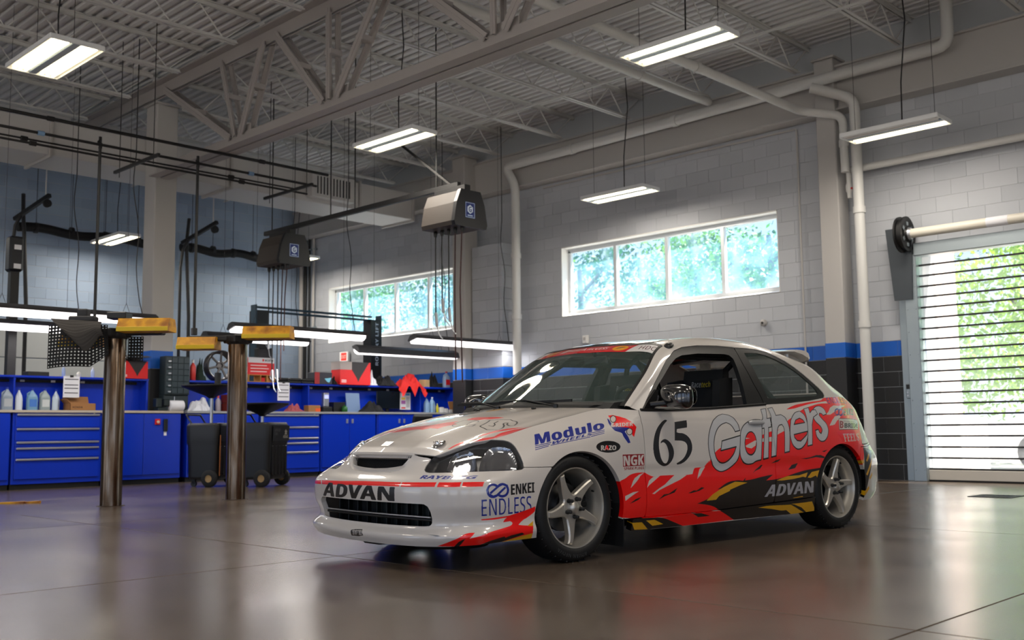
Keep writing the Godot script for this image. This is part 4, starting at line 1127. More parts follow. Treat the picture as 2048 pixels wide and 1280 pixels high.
# the printed livery: p = filled shape, l = line, t = lettering in a four-cornered field
const LIVERY := [
	["p", "r", [1.755, 0.079, 1.797, 0.264, 1.813, 0.274, 1.852, 0.285, 1.877, 0.299, 1.915, 0.309, 1.964, 0.313, 2.018, 0.312, 2.024, 0.311, 2.05, 0.3, 2.096, 0.286, 2.158, 0.291, 2.286, 0.29, 2.4, 0.286, 2.455, 0.29, 2.468, 0.316, 2.479, 0.323, 2.567, 0.324, 2.6, 0.349, 2.626, 0.352, 2.587, 0.339, 2.617, 0.352, 2.672, 0.385, 2.73, 0.404, 2.817, 0.413, 2.993, 0.444, 3.094, 0.449, 3.172, 0.453, 3.28, 0.473, 3.353, 0.475, 3.442, 0.504, 3.501, 0.541, 3.563, 0.557, 3.657, 0.608, 3.756, 0.64, 3.912, 0.661, 4.056, 0.654, 4.03, 0.7, 4.163, 0.7, 4.335, 0.7, 4.455, 0.7, 4.561, 0.69, 4.733, 0.684, 4.601, 0.553, 4.525, 0.447, 4.47, 0.397, 4.426, 0.3, 4.353, 0.183, 3.824, 0.209, 3.724, 0.113, 3.775, 0.084, 3.223, 0.076, 2.773, 0.06, 2.554, 0.058, 2.185, 0.051, 1.911, 0.061]],
	["p", "r", [3.509, 0.634, 3.567, 0.66, 3.65, 0.681, 3.743, 0.687, 3.85, 0.689, 3.972, 0.682, 4.017, 0.7, 4.07, 0.7, 4.15, 0.7, 4.105, 0.671, 4, 0.674, 3.811, 0.673, 3.698, 0.658, 3.599, 0.637]],
	["p", "r", [2.169, 0.05, 2.387, 0.055, 2.742, 0.059, 2.851, 0.062, 2.553, 0.059, 2.745, 0.057, 2.907, 0.004, 2.575, 0.001, 2.877, 0, 2.404, 0.001]],
	["p", "w", [1.896, 0.225, 1.916, 0.267, 1.932, 0.285, 1.97, 0.302, 2.018, 0.312, 1.981, 0.294, 1.96, 0.273, 1.917, 0.239]],
	["p", "w", [1.852, 0.183, 1.919, 0.202, 1.969, 0.205, 1.92, 0.186, 1.856, 0.156]],
	["p", "w", [2.038, 0.221, 2.056, 0.263, 2.071, 0.273, 2.096, 0.286, 2.158, 0.291, 2.133, 0.278, 2.092, 0.255, 2.058, 0.236]],
	["p", "w", [2.087, 0.185, 2.138, 0.21, 2.198, 0.235, 2.239, 0.263, 2.286, 0.29, 2.4, 0.286, 2.336, 0.259, 2.231, 0.227, 2.149, 0.203, 2.108, 0.183]],
	["p", "w", [2.498, 0.255, 2.506, 0.282, 2.522, 0.315, 2.539, 0.323, 2.573, 0.324, 2.545, 0.308, 2.523, 0.278]],
	["p", "w", [2.52, 0.268, 2.53, 0.299, 2.55, 0.322, 2.578, 0.325, 2.553, 0.305]],
	["p", "w", [2.987, 0.444, 3.042, 0.44, 2.992, 0.437]],
	["p", "w", [2.984, 0.404, 3.091, 0.428, 3.116, 0.428, 3.093, 0.403, 3.048, 0.391, 2.998, 0.397]],
	["p", "w", [3.162, 0.435, 3.276, 0.442, 3.272, 0.418, 3.16, 0.419]],
	["p", "w", [3.334, 0.45, 3.353, 0.475, 3.442, 0.504, 3.438, 0.474]],
	["p", "w", [3.992, 0.566, 4.068, 0.62, 4.137, 0.639, 4.239, 0.633, 4.218, 0.612, 4.131, 0.608, 4.058, 0.58]],
	["p", "w", [3.993, 0.498, 4.095, 0.556, 4.182, 0.569, 4.165, 0.545, 4.114, 0.53, 4.064, 0.503]],
	["p", "w", [3.973, 0.565, 4.062, 0.606, 4.222, 0.638, 4.362, 0.647, 4.246, 0.623, 4.12, 0.591, 4.037, 0.566]],
	["p", "w", [3.988, 0.495, 4.052, 0.535, 4.16, 0.566, 4.192, 0.563, 4.102, 0.528, 4.042, 0.499]],
	["p", "k", [2.513, 0.108, 2.594, 0.126, 2.716, 0.163, 2.823, 0.198, 2.699, 0.182, 2.801, 0.227, 2.909, 0.233, 2.956, 0.226, 2.985, 0.247, 2.977, 0.228, 3.045, 0.231, 3.17, 0.248, 3.283, 0.257, 3.204, 0.218, 3.314, 0.221, 3.406, 0.231, 3.553, 0.257, 3.678, 0.272, 3.827, 0.278, 3.804, 0.112, 3.775, 0.084, 3.223, 0.076, 2.773, 0.06, 2.745, 0.057, 2.683, 0.083, 2.608, 0.098]],
	["p", "k", [1.6, -0.01, 2.02, -0.01, 2.02, 0.059, 1.6, 0.059]],
	["p", "k", [2.745, 0.057, 2.773, 0.06, 3.223, 0.076, 3.775, 0.084, 3.801, 0.056, 3.805, 0, 3.526, 0, 2.908, 0.003]],
	["p", "k", [1.932, 0.06, 2.169, 0.052, 2.236, 0.042, 2.404, 0.001, 1.962, 0]],
	["p", "k", [2.479, 0.056, 2.558, 0.054, 2.651, 0.035, 2.537, 0.035]],
	["p", "k", [3.061, 0.276, 3.092, 0.297, 3.155, 0.321, 3.171, 0.32, 3.142, 0.301, 3.092, 0.29]],
	["p", "k", [3.265, 0.325, 3.312, 0.337, 3.368, 0.343, 3.338, 0.331]],
	["p", "k", [3.455, 0.282, 3.498, 0.31, 3.57, 0.318, 3.536, 0.289]],
	["p", "k", [3.607, 0.338, 3.708, 0.342, 3.78, 0.35, 3.837, 0.349, 3.886, 0.34, 3.878, 0.333, 3.779, 0.341, 3.665, 0.335]],
	["p", "k", [3.855, 0.365, 3.922, 0.371, 3.883, 0.361]],
	["p", "k", [2.148, 0.149, 2.193, 0.177, 2.235, 0.178, 2.313, 0.209, 2.288, 0.183, 2.204, 0.167]],
	["p", "k", [2.417, 0.173, 2.468, 0.188, 2.496, 0.185, 2.54, 0.203, 2.569, 0.198, 2.519, 0.182, 2.442, 0.172]],
	["p", "k", [1.896, 0.14, 1.944, 0.162, 1.992, 0.172, 1.967, 0.157, 1.923, 0.145]],
	["p", "y", [2.6, 0.123, 2.655, 0.156, 2.757, 0.194, 2.873, 0.224, 3.005, 0.213, 2.924, 0.198, 2.807, 0.171, 2.704, 0.143, 2.626, 0.121]],
	["p", "y", [2.598, 0.12, 2.649, 0.145, 2.74, 0.162, 2.823, 0.198, 2.826, 0.169, 2.719, 0.142, 2.693, 0.122]],
	["p", "y", [3.322, 0.213, 3.406, 0.231, 3.446, 0.237, 3.582, 0.236, 3.681, 0.252, 3.66, 0.216, 3.624, 0.223, 3.515, 0.213, 3.381, 0.209]],
	["p", "y", [3.678, 0.214, 3.728, 0.253, 3.825, 0.262, 3.801, 0.204, 3.779, 0.224, 3.716, 0.21]],
	["p", "y", [3.523, 0.093, 3.635, 0.097, 3.641, 0.091, 3.533, 0.09]],
	["p", "y", [3.143, 0.054, 3.23, 0.06, 3.505, 0.055, 3.565, 0.037, 3.672, 0, 3.526, 0, 3.463, 0.026, 3.411, 0.025, 3.289, 0.04]],
	["p", "y", [3.503, 0.059, 3.746, 0.061, 3.805, 0, 3.699, 0, 3.633, 0.033, 3.545, 0.054]],
	["p", "y", [1.928, 0.039, 2.02, 0.037, 2.087, 0.001, 1.962, 0.004]],
	["p", "y", [2.055, 0.043, 2.135, 0.042, 2.222, 0.018, 2.124, 0.015]],
	["p", "s", [3.986, 0.57, 3.978, 0.613, 3.932, 0.641, 3.877, 0.641, 3.823, 0.611, 3.795, 0.561, 3.817, 0.52, 3.872, 0.492, 3.886, 0.471, 3.864, 0.452, 3.845, 0.458, 3.836, 0.475, 3.798, 0.47, 3.802, 0.436, 3.845, 0.411, 3.896, 0.412, 3.938, 0.433, 3.965, 0.471, 3.955, 0.508, 3.908, 0.538, 3.881, 0.563, 3.897, 0.579, 3.925, 0.574, 3.934, 0.56]],
	["l", "k", 0.006, true, [3.986, 0.57, 3.978, 0.613, 3.932, 0.641, 3.877, 0.641, 3.823, 0.611, 3.795, 0.561, 3.817, 0.52, 3.872, 0.492, 3.886, 0.471, 3.864, 0.452, 3.845, 0.458, 3.836, 0.475, 3.798, 0.47, 3.802, 0.436, 3.845, 0.411, 3.896, 0.412, 3.938, 0.433, 3.965, 0.471, 3.955, 0.508, 3.908, 0.538, 3.881, 0.563, 3.897, 0.579, 3.925, 0.574, 3.934, 0.56]],
	["p", "s", [3.72, 0.63, 3.784, 0.638, 3.777, 0.586, 3.814, 0.61, 3.86, 0.611, 3.868, 0.573, 3.804, 0.55, 3.768, 0.5, 3.743, 0.397, 3.686, 0.392, 3.717, 0.529]],
	["l", "k", 0.006, true, [3.72, 0.63, 3.784, 0.638, 3.777, 0.586, 3.814, 0.61, 3.86, 0.611, 3.868, 0.573, 3.804, 0.55, 3.768, 0.5, 3.743, 0.397, 3.686, 0.392, 3.717, 0.529]],
	["p", "s", [3.706, 0.467, 3.715, 0.522, 3.699, 0.573, 3.657, 0.608, 3.595, 0.599, 3.532, 0.549, 3.496, 0.489, 3.487, 0.439, 3.507, 0.399, 3.558, 0.378, 3.614, 0.382, 3.667, 0.405, 3.698, 0.437]],
	["l", "k", 0.006, true, [3.706, 0.467, 3.715, 0.522, 3.699, 0.573, 3.657, 0.608, 3.595, 0.599, 3.532, 0.549, 3.496, 0.489, 3.487, 0.439, 3.507, 0.399, 3.558, 0.378, 3.614, 0.382, 3.667, 0.405, 3.698, 0.437]],
	["p", "s", [3.3, 0.658, 3.355, 0.666, 3.361, 0.577, 3.42, 0.583, 3.465, 0.556, 3.485, 0.511, 3.49, 0.463, 3.469, 0.371, 3.412, 0.367, 3.432, 0.484, 3.409, 0.509, 3.374, 0.506, 3.345, 0.479, 3.316, 0.356, 3.261, 0.352, 3.306, 0.566]],
	["l", "k", 0.006, true, [3.3, 0.658, 3.355, 0.666, 3.361, 0.577, 3.42, 0.583, 3.465, 0.556, 3.485, 0.511, 3.49, 0.463, 3.469, 0.371, 3.412, 0.367, 3.432, 0.484, 3.409, 0.509, 3.374, 0.506, 3.345, 0.479, 3.316, 0.356, 3.261, 0.352, 3.306, 0.566]],
	["p", "s", [3.218, 0.652, 3.277, 0.659, 3.252, 0.556, 3.297, 0.559, 3.283, 0.497, 3.252, 0.494, 3.228, 0.349, 3.172, 0.345, 3.203, 0.492, 3.177, 0.489, 3.192, 0.547, 3.206, 0.551]],
	["l", "k", 0.006, true, [3.218, 0.652, 3.277, 0.659, 3.252, 0.556, 3.297, 0.559, 3.283, 0.497, 3.252, 0.494, 3.228, 0.349, 3.172, 0.345, 3.203, 0.492, 3.177, 0.489, 3.192, 0.547, 3.206, 0.551]],
	["p", "s", [3.181, 0.547, 3.119, 0.554, 3.052, 0.544, 2.99, 0.521, 2.952, 0.489, 2.935, 0.451, 2.924, 0.394, 2.926, 0.36, 2.955, 0.337, 3.004, 0.326, 3.061, 0.328, 3.093, 0.339, 3.147, 0.343, 3.159, 0.388, 3.184, 0.511]],
	["l", "k", 0.006, true, [3.181, 0.547, 3.119, 0.554, 3.052, 0.544, 2.99, 0.521, 2.952, 0.489, 2.935, 0.451, 2.924, 0.394, 2.926, 0.36, 2.955, 0.337, 3.004, 0.326, 3.061, 0.328, 3.093, 0.339, 3.147, 0.343, 3.159, 0.388, 3.184, 0.511]],
	["p", "s", [2.939, 0.486, 2.93, 0.528, 2.901, 0.576, 2.853, 0.614, 2.798, 0.628, 2.744, 0.61, 2.688, 0.565, 2.644, 0.515, 2.615, 0.461, 2.606, 0.413, 2.618, 0.367, 2.645, 0.332, 2.691, 0.304, 2.738, 0.293, 2.797, 0.305, 2.869, 0.33, 2.914, 0.36, 2.928, 0.404, 2.94, 0.458, 2.746, 0.435, 2.728, 0.389, 2.888, 0.403, 2.861, 0.373, 2.811, 0.35, 2.756, 0.336, 2.709, 0.342, 2.679, 0.36, 2.663, 0.39, 2.663, 0.429, 2.682, 0.471, 2.717, 0.509, 2.762, 0.533, 2.812, 0.543, 2.853, 0.527, 2.878, 0.499, 2.889, 0.481]],
	["l", "k", 0.006, true, [2.939, 0.486, 2.93, 0.528, 2.901, 0.576, 2.853, 0.614, 2.798, 0.628, 2.744, 0.61, 2.688, 0.565, 2.644, 0.515, 2.615, 0.461, 2.606, 0.413, 2.618, 0.367, 2.645, 0.332, 2.691, 0.304, 2.738, 0.293, 2.797, 0.305, 2.869, 0.33, 2.914, 0.36, 2.928, 0.404, 2.94, 0.458, 2.746, 0.435, 2.728, 0.389, 2.888, 0.403, 2.861, 0.373, 2.811, 0.35, 2.756, 0.336, 2.709, 0.342, 2.679, 0.36, 2.663, 0.39, 2.663, 0.429, 2.682, 0.471, 2.717, 0.509, 2.762, 0.533, 2.812, 0.543, 2.853, 0.527, 2.878, 0.499, 2.889, 0.481]],
	["p", "r", [3.105, 0.413, 3.099, 0.395, 3.086, 0.38, 3.068, 0.37, 3.047, 0.365, 3.025, 0.366, 3.005, 0.371, 2.99, 0.382, 2.981, 0.398, 2.98, 0.417, 2.987, 0.436, 3.001, 0.454, 3.02, 0.468, 3.042, 0.475, 3.063, 0.475, 3.082, 0.466, 3.096, 0.452, 3.104, 0.433]],
	["l", "k", 0.006, true, [3.105, 0.413, 3.099, 0.395, 3.086, 0.38, 3.068, 0.37, 3.047, 0.365, 3.025, 0.366, 3.005, 0.371, 2.99, 0.382, 2.981, 0.398, 2.98, 0.417, 2.987, 0.436, 3.001, 0.454, 3.02, 0.468, 3.042, 0.475, 3.063, 0.475, 3.082, 0.466, 3.096, 0.452, 3.104, 0.433]],
	["p", "w", [2.984, 0.404, 3.091, 0.428, 3.106, 0.426, 3.093, 0.403, 3.048, 0.391, 2.998, 0.397]],
	["p", "w", [2.993, 0.444, 3.042, 0.44, 2.992, 0.437]],
	["p", "r", [3.549, 0.506, 3.583, 0.535, 3.63, 0.547, 3.668, 0.534, 3.683, 0.516]],
	["l", "k", 0.006, true, [3.549, 0.506, 3.583, 0.535, 3.63, 0.547, 3.668, 0.534, 3.683, 0.516]],
	["p", "r", [3.534, 0.45, 3.7, 0.466, 3.687, 0.449, 3.644, 0.431, 3.606, 0.417, 3.565, 0.42, 3.538, 0.435]],
	["l", "k", 0.006, true, [3.534, 0.45, 3.7, 0.466, 3.687, 0.449, 3.644, 0.431, 3.606, 0.417, 3.565, 0.42, 3.538, 0.435]],
	["p", "n", [2.246, 0.576, 2.228, 0.581, 2.199, 0.563, 2.157, 0.529, 2.125, 0.493, 2.105, 0.457, 2.095, 0.424, 2.097, 0.391, 2.113, 0.364, 2.143, 0.346, 2.185, 0.336, 2.216, 0.339, 2.249, 0.353, 2.272, 0.371, 2.28, 0.391, 2.275, 0.412, 2.257, 0.435, 2.233, 0.45, 2.208, 0.458, 2.186, 0.455, 2.166, 0.446, 2.164, 0.437, 2.178, 0.442, 2.194, 0.442, 2.214, 0.431, 2.227, 0.408, 2.233, 0.385, 2.226, 0.363, 2.208, 0.349, 2.193, 0.348, 2.175, 0.355, 2.157, 0.374, 2.147, 0.406, 2.147, 0.438, 2.158, 0.473, 2.18, 0.51, 2.212, 0.543, 2.245, 0.567]],
	["p", "n", [2.312, 0.557, 2.431, 0.574, 2.419, 0.518, 2.324, 0.509, 2.317, 0.491, 2.336, 0.486, 2.373, 0.485, 2.41, 0.473, 2.439, 0.452, 2.452, 0.425, 2.449, 0.397, 2.424, 0.373, 2.379, 0.352, 2.334, 0.342, 2.304, 0.341, 2.3, 0.347, 2.324, 0.352, 2.363, 0.364, 2.392, 0.383, 2.407, 0.406, 2.405, 0.426, 2.388, 0.439, 2.356, 0.446, 2.293, 0.448]],
	["t", "g", "ADVAN", "sb", [3.239, 0.187, 3.75, 0.189, 3.755, 0.112, 3.202, 0.115]],
	["t", "b", "Modulo", "sb", [1.179, 0.635, 1.744, 0.616, 1.713, 0.558, 1.162, 0.545]],
	["p", "b", [1.159, 0.541, 1.287, 0.544, 1.286, 0.538, 1.159, 0.536]],
	["p", "b", [1.619, 0.553, 1.718, 0.555, 1.716, 0.551, 1.617, 0.548]],
	["p", "b", [1.158, 0.528, 1.275, 0.533, 1.274, 0.528, 1.158, 0.522]],
	["p", "b", [1.611, 0.542, 1.713, 0.546, 1.712, 0.542, 1.609, 0.538]],
	["p", "b", [1.158, 0.514, 1.263, 0.523, 1.262, 0.518, 1.158, 0.509]],
	["p", "b", [1.602, 0.532, 1.709, 0.536, 1.708, 0.533, 1.6, 0.527]],
	["p", "b", [1.278, 0.525, 1.597, 0.53, 1.596, 0.526, 1.277, 0.52]],
	["t", "b", "WHEELS", "sb", [1.301, 0.545, 1.621, 0.553, 1.606, 0.536, 1.278, 0.527]],
	["p", "r", [1.8, 0.645, 1.834, 0.647, 1.872, 0.633, 1.91, 0.615, 1.942, 0.583, 1.971, 0.539, 1.939, 0.484, 1.927, 0.495, 1.909, 0.533, 1.784, 0.562, 1.81, 0.59]],
	["p", "b", [1.781, 0.626, 1.789, 0.618, 1.787, 0.566, 1.912, 0.541, 1.868, 0.522, 1.892, 0.486, 1.903, 0.457, 1.883, 0.456, 1.85, 0.494, 1.845, 0.517, 1.812, 0.529, 1.789, 0.538, 1.767, 0.583]],
	["p", "k", [1.843, 0.614, 1.837, 0.605, 1.83, 0.598, 1.822, 0.593, 1.813, 0.59, 1.805, 0.59, 1.799, 0.592, 1.794, 0.597, 1.793, 0.603, 1.794, 0.611, 1.798, 0.619, 1.804, 0.627, 1.812, 0.634, 1.821, 0.639, 1.829, 0.643, 1.837, 0.644, 1.843, 0.642, 1.847, 0.637, 1.848, 0.631, 1.847, 0.622]],
	["p", "w", [1.839, 0.614, 1.834, 0.607, 1.828, 0.601, 1.821, 0.597, 1.814, 0.595, 1.808, 0.595, 1.803, 0.596, 1.799, 0.6, 1.798, 0.605, 1.799, 0.612, 1.802, 0.618, 1.807, 0.625, 1.814, 0.631, 1.821, 0.635, 1.828, 0.638, 1.834, 0.639, 1.839, 0.637, 1.842, 0.633, 1.843, 0.628, 1.842, 0.621]],
	["p", "k", [1.934, 0.515, 1.931, 0.509, 1.926, 0.503, 1.919, 0.5, 1.911, 0.497, 1.902, 0.497, 1.894, 0.499, 1.887, 0.503, 1.883, 0.508, 1.88, 0.514, 1.881, 0.521, 1.884, 0.527, 1.89, 0.533, 1.897, 0.537, 1.905, 0.539, 1.913, 0.539, 1.921, 0.537, 1.927, 0.533, 1.932, 0.528, 1.934, 0.521]],
	["p", "w", [1.928, 0.515, 1.926, 0.51, 1.922, 0.506, 1.916, 0.503, 1.91, 0.501, 1.903, 0.501, 1.897, 0.502, 1.891, 0.506, 1.887, 0.51, 1.886, 0.515, 1.886, 0.52, 1.889, 0.525, 1.893, 0.53, 1.899, 0.533, 1.905, 0.535, 1.912, 0.535, 1.918, 0.534, 1.923, 0.531, 1.927, 0.526, 1.929, 0.521]],
	["t", "w", "GRIDER", "sb", [1.785, 0.586, 1.955, 0.577, 1.946, 0.549, 1.773, 0.563]],
	["p", "k", [1.817, 0.444, 1.813, 0.437, 1.805, 0.431, 1.793, 0.426, 1.777, 0.423, 1.758, 0.421, 1.737, 0.421, 1.715, 0.422, 1.693, 0.425, 1.673, 0.43, 1.655, 0.435, 1.641, 0.442, 1.631, 0.45, 1.625, 0.457, 1.624, 0.465, 1.628, 0.472, 1.636, 0.478, 1.649, 0.483, 1.665, 0.486, 1.683, 0.488, 1.704, 0.488, 1.725, 0.486, 1.746, 0.482, 1.766, 0.478, 1.783, 0.472, 1.798, 0.465, 1.809, 0.458, 1.815, 0.451]],
	["t", "w", "RAZO", "sb", [1.663, 0.468, 1.782, 0.454, 1.779, 0.43, 1.659, 0.441]],
	["p", "r", [1.69, 0.439, 1.706, 0.463, 1.716, 0.462, 1.721, 0.436, 1.712, 0.437, 1.708, 0.453, 1.698, 0.438]],
	["p", "d", [1.83, 0.402, 2.012, 0.395, 2.013, 0.345, 1.831, 0.345]],
	["t", "w", "NGK", "sb", [1.838, 0.396, 2.009, 0.391, 2.006, 0.349, 1.837, 0.349]],
	["t", "d", "SPARK PLUGS", "sb", [1.839, 0.342, 2.013, 0.341, 2.012, 0.328, 1.841, 0.329]],
	["t", "b", "EXEDY", "sb", [4.03, 0.7, 4.189, 0.7, 4.176, 0.7, 4.03, 0.7]],
	["p", "r", [4.189, 0.7, 4.216, 0.7, 4.256, 0.7, 4.189, 0.7]],
	["t", "b", "ENDLESS", "sr", [4.057, 0.7, 4.441, 0.7, 4.405, 0.663, 4.066, 0.651]],
	["l", "b", 0.009, true, [4.189, 0.592, 4.178, 0.582, 4.163, 0.574, 4.146, 0.569, 4.131, 0.568, 4.121, 0.571, 4.117, 0.579, 4.121, 0.589, 4.131, 0.599, 4.147, 0.607, 4.165, 0.612, 4.18, 0.613, 4.191, 0.609, 4.194, 0.601]],
	["l", "b", 0.009, true, [4.246, 0.593, 4.234, 0.584, 4.218, 0.575, 4.2, 0.57, 4.185, 0.569, 4.174, 0.572, 4.171, 0.58, 4.175, 0.589, 4.186, 0.599, 4.203, 0.607, 4.221, 0.612, 4.238, 0.613, 4.249, 0.61, 4.252, 0.603]],
	["t", "k", "ENKEI", "sb", [4.28, 0.618, 4.544, 0.655, 4.462, 0.599, 4.241, 0.571]],
	["p", "w", [4.147, 0.544, 4.522, 0.573, 4.448, 0.506, 4.115, 0.475]],
	["l", "k", 0.003, true, [4.147, 0.544, 4.522, 0.573, 4.448, 0.506, 4.115, 0.475]],
	["t", "d", "B", "sb", [4.155, 0.531, 4.207, 0.532, 4.178, 0.489, 4.129, 0.485]],
	["t", "k", "BRIDE", "sb", [4.217, 0.521, 4.479, 0.545, 4.449, 0.515, 4.198, 0.492]],
	["t", "m", "HOLDING MONSTER", "sr", [4.215, 0.537, 4.462, 0.554, 4.451, 0.546, 4.209, 0.529]],
	["t", "w", "FEEL'S", "eb", [4.15, 0.454, 4.426, 0.479, 4.4, 0.433, 4.159, 0.41]],
	["p", "k", [3.964, 0.7, 4.017, 0.7, 4.03, 0.7, 4.03, 0.7, 4.043, 0.7, 4.03, 0.7, 4.07, 0.7, 4.017, 0.7, 4.004, 0.7, 3.99, 0.7]],
	["p", "k", [4.458, 0.395, 4.673, 0.367, 4.593, 0.337, 4.517, 0.178, 4.5, 0.113, 4.469, 0.018, 4.441, 0.021, 4.423, 0.18]],
	["p", "y", [4.471, 0.31, 4.533, 0.353, 4.554, 0.348, 4.486, 0.298]],
	["p", "y", [4.466, 0.204, 4.523, 0.275, 4.586, 0.332, 4.579, 0.307, 4.528, 0.24, 4.487, 0.192]],
	["p", "y", [4.517, 0.171, 4.572, 0.221, 4.579, 0.189, 4.538, 0.157]],
	["p", "y", [4.452, 0.034, 4.452, 0.059, 4.53, 0.105, 4.535, 0.081, 4.481, 0.036]],
	["p", "y", [4.383, 0.311, 4.422, 0.316, 4.435, 0.294, 4.405, 0.287]],
	["p", "r", [-0.689, 0.299, -0.549, 0.313, -0.531, 0.289, -0.676, 0.283]],
	["p", "r", [-0.534, 0.314, -0.032, 0.335, 0.159, 0.338, 0.326, 0.337, 0.321, 0.309, 0.176, 0.309, -0.015, 0.307, -0.512, 0.29]],
	["p", "r", [0.334, 0.338, 0.586, 0.338, 0.581, 0.309, 0.333, 0.308]],
	["p", "r", [0.602, 0.337, 0.733, 0.334, 0.731, 0.306, 0.597, 0.308]],
	["p", "r", [0.742, 0.333, 0.797, 0.331, 0.853, 0.328, 0.849, 0.302, 0.743, 0.305]],
	["t", "n", "ADVAN", "sb", [-0.455, 0.305, 0.282, 0.305, 0.279, 0.229, -0.49, 0.227]],
	["t", "b", "RAYBRIG", "sb", [0.462, 0.393, 0.801, 0.374, 0.789, 0.353, 0.45, 0.365]],
	["l", "b", 0.012, true, [0.937, 0.274, 0.935, 0.265, 0.93, 0.257, 0.923, 0.251, 0.914, 0.247, 0.904, 0.246, 0.894, 0.248, 0.886, 0.253, 0.88, 0.26, 0.876, 0.269, 0.874, 0.278, 0.876, 0.287, 0.88, 0.296, 0.886, 0.303, 0.894, 0.307, 0.904, 0.308, 0.914, 0.305, 0.923, 0.3, 0.931, 0.292, 0.936, 0.283]],
	["l", "b", 0.012, true, [0.99, 0.273, 0.988, 0.263, 0.983, 0.255, 0.976, 0.249, 0.966, 0.246, 0.956, 0.245, 0.946, 0.247, 0.937, 0.252, 0.93, 0.259, 0.926, 0.268, 0.925, 0.277, 0.926, 0.287, 0.931, 0.295, 0.938, 0.302, 0.946, 0.306, 0.956, 0.307, 0.967, 0.304, 0.976, 0.299, 0.984, 0.291, 0.989, 0.282]],
	["p", "w", [0.896, 0.254, 0.917, 0.244, 0.958, 0.271, 0.978, 0.291, 0.951, 0.308, 0.939, 0.3, 0.909, 0.277]],
	["l", "b", 0.011, false, [0.892, 0.266, 0.936, 0.297, 0.958, 0.306, 0.984, 0.296, 0.99, 0.274]],
	["l", "b", 0.011, false, [0.972, 0.286, 0.926, 0.252, 0.905, 0.247, 0.88, 0.26, 0.874, 0.282]],
	["t", "n", "ENKEI", "sb", [1.009, 0.3, 1.157, 0.302, 1.157, 0.25, 1.009, 0.248]],
	["t", "b", "ENDLESS", "sr", [0.841, 0.237, 1.136, 0.234, 1.143, 0.149, 0.838, 0.151]],
	["p", "r", [0.834, 0.134, 0.892, 0.136, 1.025, 0.142, 1.03, 0.135, 0.905, 0.127, 0.835, 0.129]],
	["p", "r", [1.167, 0.176, 1.125, 0.165, 1.054, 0.15, 1.004, 0.143, 0.971, 0.125, 0.961, 0.108, 1.005, 0.11, 1.023, 0.099, 1.012, 0.085, 0.958, 0.075, 0.896, 0.064, 0.839, 0.046, 0.784, 0.036, 0.797, 0.049, 0.808, 0.065, 0.781, 0.066, 0.756, 0.06, 0.732, 0.041, 0.671, 0.021, 0.603, 0.003, 0.729, 0, 0.835, 0, 0.955, 0, 1.153, 0, 1.151, 0.05, 1.155, 0.074, 1.118, 0.074, 1.058, 0.084, 1.074, 0.097, 1.1, 0.11, 1.171, 0.146]],
	["p", "w", [1.058, 0.084, 1.078, 0.1, 1.1, 0.113, 1.163, 0.119, 1.158, 0.092, 1.119, 0.076]],
	["p", "k", [0.703, 0, 0.73, 0.022, 0.766, 0.038, 0.745, 0.015, 0.729, 0]],
	["p", "k", [0.835, 0, 0.891, 0.015, 0.942, 0.024, 0.973, 0.029, 0.977, 0.021, 1.013, 0.031, 1.08, 0.039, 1.098, 0.028, 1.016, 0.012, 0.955, 0]],
	["p", "y", [0.955, 0, 1.016, 0.009, 1.085, 0.02, 1.149, 0.028, 1.153, 0, 1.1, 0]],
	["p", "y", [1.117, 0.073, 1.16, 0.097, 1.152, 0.068]],
	["p", "k", [-0.112, 0.054, -0.073, 0.061, -0.004, 0.065, 0.018, 0.033, -0.032, 0.025, -0.111, 0.024]],
	["l", "w", 0.0035, false, [-0.096, 0.05, -0.005, 0.058]],
	["l", "w", 0.0035, false, [-0.091, 0.043, -0.037, 0.047]],
	["l", "w", 0.0035, false, [-0.093, 0.033, -0.043, 0.038]],
	["l", "w", 0.0035, false, [-0.03, 0.05, 0.006, 0.053]],
	["l", "w", 0.0035, false, [-0.025, 0.043, 0.008, 0.045]],
	["l", "w", 0.0035, false, [-0.025, 0.036, 0.005, 0.036]],
	["l", "w", 0.0035, false, [-0.082, 0.056, -0.083, 0.029]],
	["l", "w", 0.0035, false, [-0.06, 0.058, -0.058, 0.031]],
	["l", "w", 0.0035, false, [-0.018, 0.058, -0.016, 0.031]]
]
